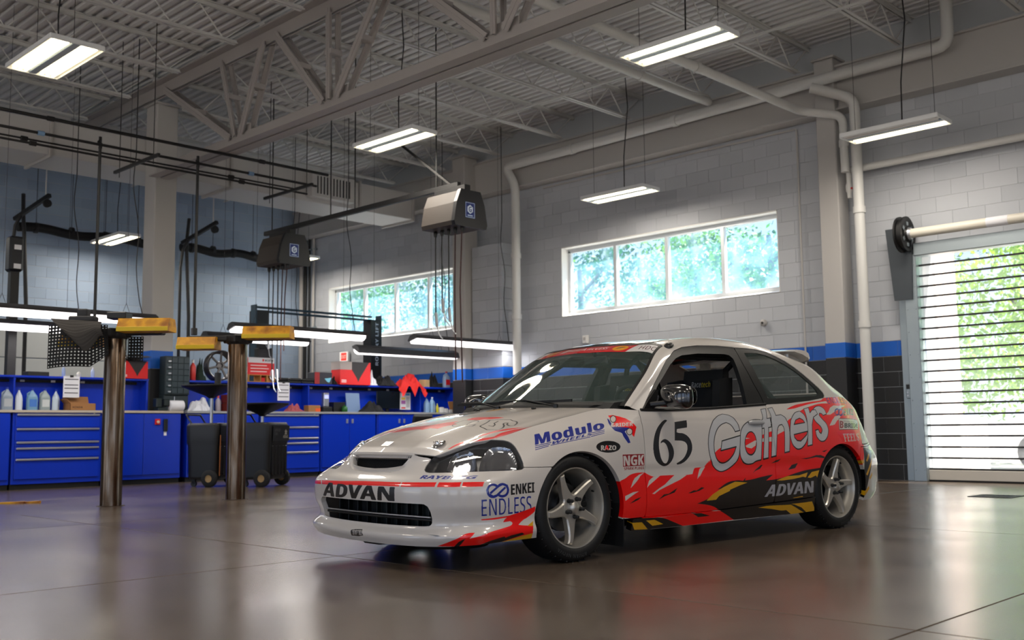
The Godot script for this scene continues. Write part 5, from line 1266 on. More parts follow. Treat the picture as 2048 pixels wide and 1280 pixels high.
const HOOD_PRINT := [
	["p", "r", [0.458, 0.034, 0.452, 0.083, 0.452, 0.127, 0.468, 0.15, 0.487, 0.083, 0.476, 0.054, 0.469, 0.032]],
	["p", "r", [0.517, 0.085, 0.509, 0.11, 0.554, 0.083, 0.584, 0.089, 0.566, 0.185, 0.585, 0.257, 0.647, 0.241, 0.658, 0.127, 0.658, 0.076, 0.649, 0.025, 0.631, 0.013, 0.622, 0, 0.549, 0.017]],
	["p", "r", [0.463, 0.201, 0.477, 0.257, 0.495, 0.314, 0.552, 0.305, 0.598, 0.312, 0.578, 0.275, 0.541, 0.239, 0.511, 0.2]],
	["p", "r", [-0.647, 0.146, -0.618, 0.279, -0.221, 0.344, -0.103, 0.386, -0.001, 0.398, 0.045, 0.46, 0.115, 0.499, 0.117, 0.449, 0.188, 0.415, 0.141, 0.372, 0.133, 0.317, 0.058, 0.329, 0.025, 0.296, -0.043, 0.307, -0.114, 0.283]],
	["p", "r", [0.137, 0.538, 0.14, 0.581, 0.17, 0.6, 0.32, 0.602, 0.355, 0.596, 0.305, 0.548, 0.253, 0.526, 0.172, 0.517]],
	["p", "pk", [-0.279, 0.418, -0.264, 0.489, -0.204, 0.532, -0.031, 0.565, -0.053, 0.514, -0.113, 0.44, -0.17, 0.398]],
	["l", "k", 0.006, true, [0.173, 0.39, 0.152, 0.428, 0.141, 0.475, 0.136, 0.512, 0.203, 0.527, 0.277, 0.498, 0.286, 0.476, 0.242, 0.474, 0.276, 0.403, 0.322, 0.417, 0.33, 0.385, 0.256, 0.361, 0.209, 0.365]],
	["l", "k", 0.006, true, [0.365, 0.395, 0.358, 0.415, 0.355, 0.438, 0.34, 0.489, 0.323, 0.526, 0.354, 0.55, 0.407, 0.577, 0.456, 0.552, 0.497, 0.481, 0.519, 0.411, 0.496, 0.418, 0.453, 0.479, 0.437, 0.516, 0.428, 0.517, 0.422, 0.502, 0.456, 0.455, 0.492, 0.377, 0.497, 0.335, 0.464, 0.353, 0.402, 0.38]],
	["l", "k", 0.006, false, [0.393, 0.429, 0.418, 0.429, 0.408, 0.457, 0.385, 0.479, 0.375, 0.522]],
	["p", "y", [0.03, 0.801, -0.059, 0.944, 0.041, 0.965, 0.052, 0.882]]
]
# ------------------------------------------------------------------ body surfaces
class Grid:
	var ni := 0
	var nj := 0
	var pos := PackedVector3Array()     # (out, up, -back)
	var nrm := PackedVector3Array()
	var par := PackedVector2Array()

static func slopes(K: Array, P: Array) -> Array:
	var T := []
	var n := K.size()
	for i in n:
		if i == 0: T.append((P[1] - P[0]) / (K[1] - K[0]))
		elif i == n - 1: T.append((P[n - 1] - P[n - 2]) / (K[n - 1] - K[n - 2]))
		else:
			var h0: float = K[i] - K[i - 1]; var h1: float = K[i + 1] - K[i]
			T.append(((P[i] - P[i - 1]) / h0 * h1 + (P[i + 1] - P[i]) / h1 * h0) / (h0 + h1))
	return T

static func curve_at(K: Array, P: Array, T: Array, t: float) -> Variant:
	var i := 0
	while i < K.size() - 2 and t > K[i + 1]: i += 1
	var h: float = K[i + 1] - K[i]
	var u: float = (t - K[i]) / h
	var u2 := u * u; var u3 := u2 * u
	return P[i] * (2 * u3 - 3 * u2 + 1) + T[i] * ((u3 - 2 * u2 + u) * h) + P[i + 1] * (-2 * u3 + 3 * u2) + T[i + 1] * ((u3 - u2) * h)

func table(K: Array, P: Array, t: float) -> float:
	if t <= K[0]: return P[0]
	for i in K.size() - 1:
		if t <= K[i + 1]: return lerpf(P[i], P[i + 1], (t - K[i]) / (K[i + 1] - K[i]))
	return P[P.size() - 1]

# net: [column][row] of Vector3(back, up, out)
func loft(net: Array, KS: Array, KV: Array, ns: int, nv: int, flat_ends: bool) -> Grid:
	var g := Grid.new()
	g.ni = ns; g.nj = nv
	var nr: int = net[0].size()
	var cols := []; var tans := []
	for r in nr:
		var P := []
		for c in net: P.append(c[r])
		var T := slopes(KS, P)
		if flat_ends:
			for e in [0, T.size() - 1]: T[e] = Vector3(0, 0, T[e].z)
		cols.append(P); tans.append(T)
	var s1: float = KS[KS.size() - 1]; var v1: float = KV[KV.size() - 1]
	for i in ns:
		var s := s1 * i / (ns - 1)
		var P := []
		for r in nr: P.append(curve_at(KS, cols[r], tans[r], s))
		var T := slopes(KV, P)
		for j in nv:
			var v := v1 * j / (nv - 1)
			var q: Vector3 = curve_at(KV, P, T, v)
			g.pos.append(Vector3(q.z, q.y, -q.x)); g.par.append(Vector2(s, v))
	normals(g)
	return g

func normals(g: Grid) -> void:
	g.nrm.resize(g.pos.size())
	for i in g.ni:
		for j in g.nj:
			var a := g.pos[mini(i + 1, g.ni - 1) * g.nj + j] - g.pos[maxi(i - 1, 0) * g.nj + j]
			var b := g.pos[i * g.nj + mini(j + 1, g.nj - 1)] - g.pos[i * g.nj + maxi(j - 1, 0)]
			if i == 0 and absf(g.pos[j].x) < 1e-4: a = Vector3(1, 0, 0)
			var n := a.cross(b).normalized()
			g.nrm[i * g.nj + j] = n

func outline(a: Array) -> PackedVector2Array:
	var p := PackedVector2Array()
	for k in range(0, a.size(), 2): p.append(Vector2(a[k], a[k + 1]))
	return p

# distance to an outline, positive inside
func inside(poly: PackedVector2Array, p: Vector2) -> float:
	var d := 1e9
	var ins := false
	var n := poly.size()
	var a := poly[n - 1]
	for i in n:
		var b := poly[i]
		var e := b - a; var w := p - a
		var h := clampf(w.dot(e) / maxf(e.length_squared(), 1e-12), 0.0, 1.0)
		d = minf(d, (w - e * h).length_squared())
		if (a.y > p.y) != (b.y > p.y) and p.x < (b.x - a.x) * (p.y - a.y) / (b.y - a.y) + a.x: ins = not ins
		a = b
	return sqrt(d) if ins else -sqrt(d)

# the piece of a surface where the field f is positive, its cut edges turned in by lip; mirror builds the other side
func piece(g: Grid, f: PackedFloat32Array, opt := {}) -> MB:
	var lip: float = opt.get("lip", 0.02); var off: float = opt.get("off", 0.0); var dish: float = opt.get("dish", 0.0); var deep: float = opt.get("deep", 0.0)
	var flutes: float = opt.get("flutes", 0.0)
	var mirror: bool = opt.get("mirror", false)
	var uvf: Callable = opt.get("uv", func(p: Vector2, _m): return p)
	var mb := MB.new()
	var seen := {}
	var place := func(p: Vector3, n: Vector3, t: Vector2, ff: float) -> int:
		var q := p - n * (off + minf(maxf(ff, 0.0) * dish, deep))
		if flutes > 0.0: q -= n * (0.0025 * sin(t.x * flutes))
		if mirror:
			q.x = -q.x; n = Vector3(-n.x, n.y, n.z)
		return mb.vert(q, n, (uvf as Callable).call(t, mirror))
	for i in g.ni - 1:
		for j in g.nj - 1:
			var k0 := i * g.nj + j
			var quad := [k0, k0 + g.nj, k0 + g.nj + 1, k0 + 1]
			var m := maxf(maxf(f[quad[0]], f[quad[1]]), maxf(f[quad[2]], f[quad[3]]))
			if m <= 0.0: continue
			for tri in [[quad[0], quad[1], quad[2]], [quad[0], quad[2], quad[3]]]:
				var ids := []
				var cuts := []
				for e in 3:
					var a: int = tri[e]; var b: int = tri[(e + 1) % 3]
					if f[a] > 0.0:
						if not seen.has(a): seen[a] = (place as Callable).call(g.pos[a], g.nrm[a], g.par[a], f[a])
						ids.append(seen[a])
					if (f[a] > 0.0) != (f[b] > 0.0):
						var key := mini(a, b) * 1000000 + maxi(a, b)
						if not seen.has(key):
							var h := f[a] / (f[a] - f[b])
							seen[key] = (place as Callable).call(g.pos[a].lerp(g.pos[b], h), g.nrm[a].lerp(g.nrm[b], h).normalized(), g.par[a].lerp(g.par[b], h), 0.0)
						ids.append(seen[key]); cuts.append(seen[key])
				if ids.size() >= 3: mb.face(ids[0], ids[1], ids[2])
				if ids.size() == 4: mb.face(ids[0], ids[2], ids[3])
				if cuts.size() == 2 and lip > 0.0: edge(mb, cuts[0], cuts[1], lip)
			if lip > 0.0 and j == 0 and f[k0] > 0.0 and f[k0 + g.nj] > 0.0 and opt.get("hem", true): edge(mb, seen[k0], seen[k0 + g.nj], lip)
	if dish > 0.0 or flutes > 0.0: renormal(mb)
	return mb

func edge(mb: MB, a: int, b: int, lip: float) -> void:
	var n1 := mb.n[a]; var n2 := mb.n[b]
	var p := mb.v[a]; var q := mb.v[b]
	var nn := (q - p).cross(n1).normalized()
	var i := mb.vert(p, nn, mb.uv[a]); mb.vert(q, nn, mb.uv[b]); mb.vert(q - n2 * lip, nn, mb.uv[b]); mb.vert(p - n1 * lip, nn, mb.uv[a])
	mb.face(i, i + 1, i + 2); mb.face(i, i + 2, i + 3)

func renormal(mb: MB) -> void:
	var acc := PackedVector3Array(); acc.resize(mb.v.size())
	for k in range(0, mb.ix.size(), 3):
		var a := mb.ix[k]; var b := mb.ix[k + 1]; var c := mb.ix[k + 2]
		var n := (mb.v[b] - mb.v[a]).cross(mb.v[c] - mb.v[a])
		if n.dot(mb.n[a]) < 0.0: n = -n
		acc[a] += n; acc[b] += n; acc[c] += n
	for k in acc.size():
		if acc[k].length() > 1e-12: mb.n[k] = acc[k].normalized()

# ------------------------------------------------------------------ printed livery
const INK := {"r": Color(0.95, 0.0, 0.015), "k": Color(0.035, 0.035, 0.04), "y": Color(0.84, 0.62, 0.05), "w": Color(0.80, 0.775, 0.745), "s": Color(0.74, 0.74, 0.745), "b": Color(0.03, 0.13, 0.52), "d": Color(0.55, 0.03, 0.06), "n": Color(0.04, 0.045, 0.07), "g": Color(0.62, 0.62, 0.64), "m": Color(0.3, 0.3, 0.3), "pk": Color(0.78, 0.45, 0.45)}

func print_on(im: Image, list: Array, s0: float, s1: float, v1: float, lettering := true) -> void:
	var W := im.get_width(); var H := im.get_height()
	var to := func(x: float, y: float) -> Vector2: return Vector2((x - s0) / (s1 - s0) * W, (v1 - y) / v1 * H)
	for it in list:
		var src: Array = it[it.size() - 1]
		var pts := PackedVector2Array()
		for k in range(0, src.size(), 2): pts.append((to as Callable).call(src[k], src[k + 1]))
		if it[0] != "t" and pts.size() >= 12:
			for rep in 2: pts = rounded(pts, it[0] == "p" or it[3])
		var lo := 1e9; var hi := -1e9
		for p in pts:
			lo = minf(lo, p.x); hi = maxf(hi, p.x)
		if hi < -20 or lo > W + 20: continue
		var c: Color = INK[it[1]]
		if it[0] == "p": poly_fill(im, pts, c)
		elif it[0] == "l":
			if not lettering: continue
			var w: float = it[2] * 0.5
			var sx := W / (s1 - s0); var sy := H / v1
			var n := pts.size()
			for k in (n if it[3] else n - 1):
				var a := pts[k]; var b := pts[(k + 1) % n]
				var d := Vector2((b.x - a.x) / sx, (b.y - a.y) / sy)
				if d.length() < 1e-6: continue
				d = d.normalized() * w
				var px := Vector2(-d.y * sx, d.x * sy); var al := Vector2(d.x * sx, d.y * sy) * 0.7
				poly_fill(im, PackedVector2Array([a + px - al, b + px + al, b - px + al, a - px - al]), c)
		elif lettering:
			var f: Font = {"sb": font("Droid Sans", 700), "sr": font("Droid Sans", 400), "eb": font("Droid Serif", 700)}[it[3]]
			var fat := minf((pts[3] - pts[0]).length() * 0.035, (pts[1] - pts[0]).length() / it[2].length() * 0.04) if it[3] == "sb" else 0.0
			for o in ([Vector2(-fat, 0), Vector2(fat, 0), Vector2(0, -fat * 0.5), Vector2(0, fat * 0.5)] if fat > 0.6 else [Vector2.ZERO]): text_quad(im, it[2], f, [pts[0] + o, pts[1] + o, pts[2] + o, pts[3] + o], c)

func rounded(p: PackedVector2Array, closed: bool) -> PackedVector2Array:   # cuts gentle corners, keeps sharp ones
	var out := PackedVector2Array()
	var n := p.size()
	for i in n:
		if not closed and (i == 0 or i == n - 1):
			out.append(p[i]); continue
		var a := p[(i + n - 1) % n]; var b := p[i]; var c := p[(i + 1) % n]
		if (b - a).normalized().dot((c - b).normalized()) > 0.55:
			out.append(b.lerp(a, 0.22)); out.append(b.lerp(c, 0.22))
		else: out.append(b)
	return out

func paint(key: String, im: Image) -> StandardMaterial3D:
	var m := img_mat(key, im, 0.32)
	m.clearcoat_enabled = true; m.clearcoat = 1.0; m.clearcoat_roughness = 0.03
	return m

var body: Grid
var cabin: Grid
var car: Node3D

func field(g: Grid, fn: Callable) -> PackedFloat32Array:
	var f := PackedFloat32Array(); f.resize(g.pos.size())
	for k in g.pos.size(): f[k] = fn.call(g.par[k], g.pos[k])
	return f

func arch(p: Vector3) -> float:      # positive outside both wheel openings
	var x := -p.z
	if x < -1.0: return 1.0
	return minf(Vector2(x - 0.03, p.y - 0.262).length() - 0.338, Vector2(x - 2.645, p.y - 0.252).length() - 0.346)

func build_car() -> void:
	var a := deg_to_rad(4.6114)
	var ez := Vector3(cos(a), 0, sin(a))
	car = thing("race_car", "white hatchback race car with red, black and yellow flame livery", "car", Vector3(-3.76177, 0, -4.32612) - ez * 0.82, -a)
	# ---- surfaces
	var net := []
	for c in 20:
		var colm := []
		for r in 8: colm.append(Vector3(BODY[c * 24 + r * 3], BODY[c * 24 + r * 3 + 1], BODY[c * 24 + r * 3 + 2]))
		net.append(colm)
	body = loft(net, BODY_S, BODY_V, 430, 60, true)
	# soft crease along the doors
	for k in body.pos.size():
		var p := body.pos[k]
		var x := -p.z
		var fade := smoothstep(0.35, 0.6, x) * (1.0 - smoothstep(2.05, 2.35, x))
		if fade > 0.0:
			var d := 0.0
			d -= 0.007 * smoothstep(0.505, 0.485, p.y) * smoothstep(0.36, 0.47, p.y)
			d -= 0.003 * exp(-pow((p.y - 0.765) / 0.012, 2.0))
			body.pos[k].x += d * fade
	normals(body)
	# ---- prints
	var white: Color = INK["w"]
	var ia := Image.create(2048, 1024, false, Image.FORMAT_RGB8); ia.fill(white)
	print_on(ia, LIVERY, -1.0, 2.1, 0.70)
	var ib := Image.create(2048, 1024, false, Image.FORMAT_RGB8); ib.fill(white)
	print_on(ib, LIVERY, 1.85, 4.95, 0.70)
	var ic := Image.create(1024, 512, false, Image.FORMAT_RGB8); ic.fill(white)
	print_on(ic, LIVERY, 1.0, 4.95, 0.70, false)
	var ma := paint("paint_front", ia); var mbk := paint("paint_side", ib); var mr := paint("paint_right", ic)
	var uva := func(p: Vector2, m: bool) -> Vector2: return Vector2(((-p.x if m else p.x) + 1.0) / 3.1, (0.70 - p.y) / 0.70)
	var uvb := func(p: Vector2, _m: bool) -> Vector2: return Vector2((p.x - 1.85) / 3.1, (0.70 - p.y) / 0.70)
	var uvc := func(p: Vector2, _m: bool) -> Vector2: return Vector2((p.x - 1.0) / 3.95, (0.70 - p.y) / 0.70)
	var plain := mat("paint_white", white, 0.32, 0.0, {"clearcoat_enabled": true, "clearcoat": 1.0, "clearcoat_roughness": 0.03})
	var gloss := mat("paint_black", Color(0.02, 0.021, 0.023), 0.25, 0.0, {"clearcoat_enabled": true, "clearcoat": 1.0, "clearcoat_roughness": 0.03})
	var trimm := mat("trim_black", Color(0.035, 0.036, 0.038), 0.42)
	# ---- outlines
	var o_head := outline(TRIM["headlight"])
	for k in o_head.size():
		if o_head[k].y > 0.69: o_head[k].y = 0.72 if o_head[k].x < 0.75 else (0.712 if o_head[k].x < 0.8 else 0.70)
	var o_open := PackedVector2Array()
	for q in [[-0.3, 0.219], [0.29, 0.221], [0.46, 0.222], [0.505, 0.221], [0.532, 0.209], [0.547, 0.182], [0.551, 0.144], [0.548, 0.115], [0.533, 0.105], [0.50, 0.103], [0.26, 0.103], [-0.3, 0.102]]: o_open.append(Vector2(q[0], q[1]))
	var o_grill := PackedVector2Array()
	for q in [[-0.2, 0.604], [0.12, 0.604], [0.288, 0.604], [0.272, 0.548], [0.25, 0.498], [0.187, 0.478], [0.107, 0.463], [0.0, 0.455], [-0.2, 0.455]]: o_grill.append(Vector2(q[0], q[1]))
	var o_recess := PackedVector2Array()
	for q in [[-0.2, 0.668], [0.315, 0.668], [0.30, 0.572], [0.277, 0.478], [0.235, 0.436], [0.165, 0.417], [0.0, 0.408], [-0.2, 0.408]]: o_recess.append(Vector2(q[0], q[1]))
	var o_bump := PackedVector2Array()
	for q in [[-0.5, -0.1], [1.62, -0.1], [1.62, 0.385], [1.265, 0.389], [1.165, 0.400], [1.083, 0.408], [1.07, 0.45], [0.9, 0.5], [0.7, 0.55], [0.487, 0.63], [0.452, 0.672], [0.335, 0.676], [0.328, 0.72], [-0.5, 0.72]]: o_bump.append(Vector2(q[0], q[1]))
	var o_fend := PackedVector2Array()
	for q in [[1.07, 0.43], [1.083, 0.408], [1.165, 0.400], [1.265, 0.389], [1.45, 0.37], [1.45, 0.06], [1.9, 0.06], [2.047, 0.0585], [2.044, 0.121], [2.036, 0.208], [2.021, 0.314], [2.0206, 0.388], [2.022, 0.48], [2.022, 0.58], [2.028, 0.75], [0.7, 0.75], [0.8, 0.6]]: o_fend.append(Vector2(q[0], q[1]))
	var o_door := PackedVector2Array()
	for q in [[2.028, 0.75], [2.022, 0.58], [2.022, 0.48], [2.0206, 0.388], [2.021, 0.314], [2.036, 0.208], [2.044, 0.121], [2.047, 0.058], [2.6, 0.058], [3.22, 0.072], [3.316, 0.075], [3.312, 0.13], [3.314, 0.225], [3.314, 0.34], [3.305, 0.40], [3.297, 0.445], [3.290, 0.51], [3.288, 0.60], [3.285, 0.75]]: o_door.append(Vector2(q[0], q[1]))
	var o_sill := PackedVector2Array()
	for q in [[1.93, -0.1], [4.0, -0.1], [4.0, 0.088], [3.74, 0.084], [3.22, 0.072], [2.6, 0.058], [1.93, 0.060]]: o_sill.append(Vector2(q[0], q[1]))
	var o_quar := PackedVector2Array()
	for q in [[3.285, 0.75], [3.288, 0.60], [3.290, 0.51], [3.297, 0.445], [3.305, 0.40], [3.314, 0.34], [3.314, 0.225], [3.312, 0.13], [3.316, 0.075], [3.74, 0.084], [4.1, 0.088], [4.1, 0.30], [4.36, 0.30], [4.41, 0.397], [4.9, 0.405], [5.7, 0.405], [5.7, 0.75]]: o_quar.append(Vector2(q[0], q[1]))
	var o_rear := PackedVector2Array()
	for q in [[4.1, -0.1], [5.7, -0.1], [5.7, 0.405], [4.9, 0.405], [4.41, 0.397], [4.36, 0.30], [4.1, 0.30]]: o_rear.append(Vector2(q[0], q[1]))
	var o_tail := PackedVector2Array()
	for q in [[4.455, 0.415], [4.72, 0.42], [4.88, 0.44], [4.88, 0.66], [4.72, 0.675], [4.60, 0.60], [4.50, 0.52]]: o_tail.append(Vector2(q[0], q[1]))
	var G := 0.0022
	var within := func(poly: PackedVector2Array, lo: float, hi: float, gap: float, holes: Array) -> PackedFloat32Array:
		var f := PackedFloat32Array(); f.resize(body.pos.size())
		for k in body.pos.size():
			var p := body.par[k]
			if p.x < lo or p.x > hi:
				f[k] = -1.0; continue
			var d := inside(poly, p) - gap
			if d > 0.0:
				d = minf(d, arch(body.pos[k]))
				for h in holes: d = minf(d, -inside(h[0], p) - h[1])
			f[k] = d
		return f
	var fb: PackedFloat32Array = within.call(o_bump, 0.0, 1.7, G, [[o_head, 0.003], [o_open, 0.0], [o_recess, 0.0]])
	var ff: PackedFloat32Array = within.call(o_fend, 0.65, 2.2, G, [[o_head, 0.003]])
	var fd: PackedFloat32Array = within.call(o_door, 1.95, 3.4, G, [])
	var fs: PackedFloat32Array = within.call(o_sill, 1.6, 4.0, G, [])
	var fq: PackedFloat32Array = within.call(o_quar, 3.2, 5.6, G, [[o_tail, 0.003]])
	var fr: PackedFloat32Array = within.call(o_rear, 4.0, 5.6, G, [])
	var fh: PackedFloat32Array = within.call(o_head, 0.4, 1.15, 0.0, [])
	var fl1: PackedFloat32Array = within.call(outline(TRIM["lamp_in"]), 0.4, 1.15, 0.0, [])
	var fl2: PackedFloat32Array = within.call(outline(TRIM["lamp_out"]), 0.4, 1.15, 0.0, [])
	var frc: PackedFloat32Array = within.call(o_recess, 0.0, 0.5, 0.0, [[o_grill, 0.0]])
	var ft: PackedFloat32Array = within.call(o_tail, 4.3, 5.0, 0.0, [])
	var lens := mat("lamp_lens", Color(0.9, 0.92, 0.95, 0.02), 0.02)
	lens.transparency = BaseMaterial3D.TRANSPARENCY_ALPHA
	var refl := mat("lamp_reflector", Color(0.60, 0.61, 0.63), 0.18, 1.0)
	var bez := mat("lamp_bezel", Color(0.045, 0.04, 0.038), 0.35)
	for m in [false, true]:
		var side := mr if m else mbk
		var us := uvc if m else uvb
		obj(piece(body, fb, {"uv": uva, "mirror": m, "lip": 0.03}), "front_bumper", ma, car)
		obj(piece(body, ff, {"uv": uvc if m else uva, "mirror": m, "lip": 0.03}), "front_fender", mr if m else ma, car)
		obj(piece(body, fd, {"uv": us, "mirror": m, "lip": 0.03}), "door", side, car)
		obj(piece(body, fs, {"uv": us, "mirror": m, "lip": 0.04, "off": -0.006}), "side_skirt", side, car)
		obj(piece(body, fq, {"uv": us, "mirror": m, "lip": 0.03}), "rear_quarter", side, car)
		obj(piece(body, fr, {"uv": us, "mirror": m, "lip": 0.03}), "rear_bumper", side, car)
		obj(piece(body, frc, {"uv": uva, "mirror": m, "lip": 0.03, "off": 0.0, "dish": 0.7, "deep": 0.03}), "grille_surround", ma, car)
		var hl := obj(piece(body, fh, {"mirror": m, "lip": 0.0}), "headlight_lens", lens, car)
		obj(piece(body, fh, {"mirror": m, "lip": 0.0, "off": 0.004, "dish": 2.0, "deep": 0.045}), "bezel", bez, hl)
		obj(piece(body, fl1, {"mirror": m, "lip": 0.03, "off": 0.022, "dish": 1.0, "deep": 0.022, "flutes": 260.0}), "inner_reflector", refl, hl)
		obj(piece(body, fl2, {"mirror": m, "lip": 0.03, "off": 0.020, "dish": 0.6, "deep": 0.02, "flutes": 500.0}), "outer_reflector", refl, hl)
		obj(piece(body, ft, {"mirror": m, "lip": 0.02}), "tail_light", mat("tail_lens", Color(0.75, 0.72, 0.70), 0.08), car)
	car_front()
	car_hood()
	car_cabin()
	car_wheels()
	car_fittings()

func body_at(s: float, v: float) -> Array:
	var i := clampf(s / BODY_S[19] * (body.ni - 1), 0, body.ni - 1.001); var j := clampf(v / 0.7 * (body.nj - 1), 0, body.nj - 1.001)
	var k := int(i) * body.nj + int(j)
	var u := i - int(i); var w := j - int(j)
	return [body.pos[k].lerp(body.pos[k + body.nj], u).lerp(body.pos[k + 1].lerp(body.pos[k + body.nj + 1], u), w), body.nrm[k]]

func car_front() -> void:
	var hole: Material = MAT["shade_black"]; var blk: Material = MAT["trim_black"]
	# intake behind the bumper opening: dark sheets stand in for its shaded depth
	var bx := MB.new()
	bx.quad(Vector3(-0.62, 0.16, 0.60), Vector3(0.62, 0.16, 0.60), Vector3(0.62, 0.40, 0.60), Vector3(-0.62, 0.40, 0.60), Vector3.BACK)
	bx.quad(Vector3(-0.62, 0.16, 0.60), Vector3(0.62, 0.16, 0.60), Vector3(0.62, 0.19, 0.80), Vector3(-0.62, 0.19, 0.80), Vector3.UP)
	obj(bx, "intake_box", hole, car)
	var rad := MB.new(); rad.bb(Vector3(-0.12, 0.17, 0.62), Vector3(0.48, 0.40, 0.655), 0.004)
	obj(rad, "radiator", mat("radiator_green", Color(0.05, 0.09, 0.08), 0.5, 0.3), car)
	for k in 11:
		var fin := MB.new(); fin.bb(Vector3(-0.5 + k * 0.1, 0.19, 0.66), Vector3(-0.494 + k * 0.1, 0.36, 0.69), 0.002)
		obj(fin, "intake_fin", mat("fin_green", Color(0.02, 0.05, 0.045), 0.5), car)
	var bar := MB.new()
	var pts := []
	for k in 13:
		var w := -0.50 + k / 12.0 * 1.03
		pts.append(Vector3(w, 0.272, 0.80 - 0.10 * w * w))
	bar.tube(pts, 0.0045, 8)
	obj(bar, "intake_bar", MAT["aluminium"], car)
	var bar2 := MB.new()
	var p2 := []
	for q in pts: p2.append(q + Vector3(0, -0.014, -0.012))
	bar2.tube(p2, 0.008, 8)
	obj(bar2, "intake_vane", blk, car)
	# grille mesh in the upper opening, over a dark sheet standing in for shade
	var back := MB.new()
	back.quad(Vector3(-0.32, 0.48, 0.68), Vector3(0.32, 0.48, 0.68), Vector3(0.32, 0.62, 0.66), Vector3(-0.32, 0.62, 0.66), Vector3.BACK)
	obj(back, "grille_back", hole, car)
	var gm := MB.new()
	for s in [-1, 1]:
		for k in 48:
			var x0 := -0.40 + k * 0.0175
			var a := Vector3(x0, 0.505, 0.726 - 0.045 * x0 * x0); var b := Vector3(x0 + s * 0.10, 0.60, 0.716 - 0.045 * x0 * x0)
			if absf(a.x) > 0.31 or absf(b.x) > 0.31: continue
			gm.tube([a, b], 0.0016, 4, false)
	var go := obj(gm, "grille_mesh", mat("mesh_black", Color(0.10, 0.10, 0.10), 0.4, 0.5), car)
	go.set_meta("kind", "stuff")
	var lp := MB.new()
	for s in [-1, 1]:
		lp.bb(Vector3(s * 0.02 - 0.06, 0.10, 0.68), Vector3(s * 0.02 + 0.06, 0.12, 0.79), 0.006)
	obj(lp, "tow_hook", MAT["black_plastic"], car)
	# black undertray
	var ut := MB.new()
	ut.bb(Vector3(-0.66, 0.14, 0.30), Vector3(0.66, 0.155, 0.72), 0.004)
	ut.bb(Vector3(-0.70, 0.15, -2.30), Vector3(0.70, 0.165, -0.36), 0.004)
	ut.bb(Vector3(-0.62, 0.20, -3.25), Vector3(0.62, 0.215, -2.30), 0.004)
	ut.bb(Vector3(-0.60, 0.16, -0.36), Vector3(0.60, 0.175, 0.36), 0.004)
	obj(ut, "underbody", blk, car)
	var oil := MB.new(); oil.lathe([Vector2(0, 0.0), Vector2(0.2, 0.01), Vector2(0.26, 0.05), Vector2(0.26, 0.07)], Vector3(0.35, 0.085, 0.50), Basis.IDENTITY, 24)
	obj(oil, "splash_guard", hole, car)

func car_hood() -> void:
	var im := Image.create(1024, 1024, false, Image.FORMAT_RGB8); im.fill(INK["w"])
	print_on(im, HOOD_PRINT, -0.75, 0.75, 1.0)
	var m := paint("paint_hood", im)
	var rows := []; var uvs := []
	for i in 81:
		var w := -0.719 + 1.438 * i / 80.0
		var r := []; var ur := []
		for j in 61:
			var t := pow(j / 60.0, 1.4)
			var p := hood_at(absf(w), t)
			r.append(Vector3(w, p.y, -p.x)); ur.append(Vector2((w + 0.75) / 1.5, 1.0 - t))
		# leading edge turned down
		r.insert(0, r[0] + Vector3(0, -0.012, -0.03)); ur.insert(0, ur[0])
		r.insert(1, r[1] + Vector3(0, -0.004, -0.002)); ur.insert(1, ur[1])
		rows.append(r); uvs.append(ur)
	var mb := MB.new()
	mb.sheet(rows, uvs)
	if mb.n[40 * 63 + 30].y < 0.0:
		for k in mb.n.size(): mb.n[k] = -mb.n[k]
		for k in range(0, mb.ix.size(), 3):
			var s := mb.ix[k + 1]; mb.ix[k + 1] = mb.ix[k + 2]; mb.ix[k + 2] = s
	var h := obj(mb, "hood", m, car)
	# pins, badge, washer jets
	for q in [[0.37, 0.09], [-0.37, 0.09]]:
		var p := hood_at(absf(q[0]), q[1])
		var b := Basis(Vector3.RIGHT, 0.45)
		var pn := MB.new()
		pn.lathe([Vector2(0, 0.018), Vector2(0.010, 0.016), Vector2(0.014, 0.006), Vector2(0.040, 0.004), Vector2(0.044, 0.0)], Vector3(q[0], p.y, -p.x), b, 20)
		pn.tube([Vector3(q[0] - 0.03, p.y + 0.010, -p.x + 0.01), Vector3(q[0], p.y + 0.014, -p.x + 0.012), Vector3(q[0] + 0.035, p.y + 0.008, -p.x + 0.01)], 0.003, 6)
		obj(pn, "hood_pin", MAT["chrome"], h)
	var bp := hood_at(0.0, 0.06)
	var bd := MB.new()
	bd.prism(PackedVector2Array([Vector2(-0.045, 0.0), Vector2(0.028, 0.0), Vector2(0.052, 0.03), Vector2(-0.022, 0.03)]), 0.0, 0.006, Transform3D(Basis(Vector3.RIGHT, -0.75), Vector3(0, bp.y - 0.01, -bp.x + 0.012)))
	obj(bd, "badge", MAT["chrome"], h)
	for w in [-0.25, 0.28]:
		var wp := hood_at(absf(w), 0.93)
		var j := MB.new(); j.box(Vector3(w, wp.y + 0.006, -wp.x), Vector3(0.022, 0.014, 0.03), 0.005)
		obj(j, "washer_jet", MAT["black_plastic"], h)

func hood_at(w: float, t: float) -> Vector2:
	var xf := table(HOOD_W, HOOD_X, w); var yf := table(HOOD_W, HOOD_Y, w)
	var xr := table(COWL_W, COWL_X, w); var yr := table(COWL_W, COWL_Y, w)
	var k := smoothstep(0.30, 0.60, w)
	var g := lerpf(table(HOOD_T, HOOD_G, t), t + 0.35 * t * (1.0 - t), k)
	return Vector2(xf + (xr - xf) * t, yf + (yr - yf) * g)

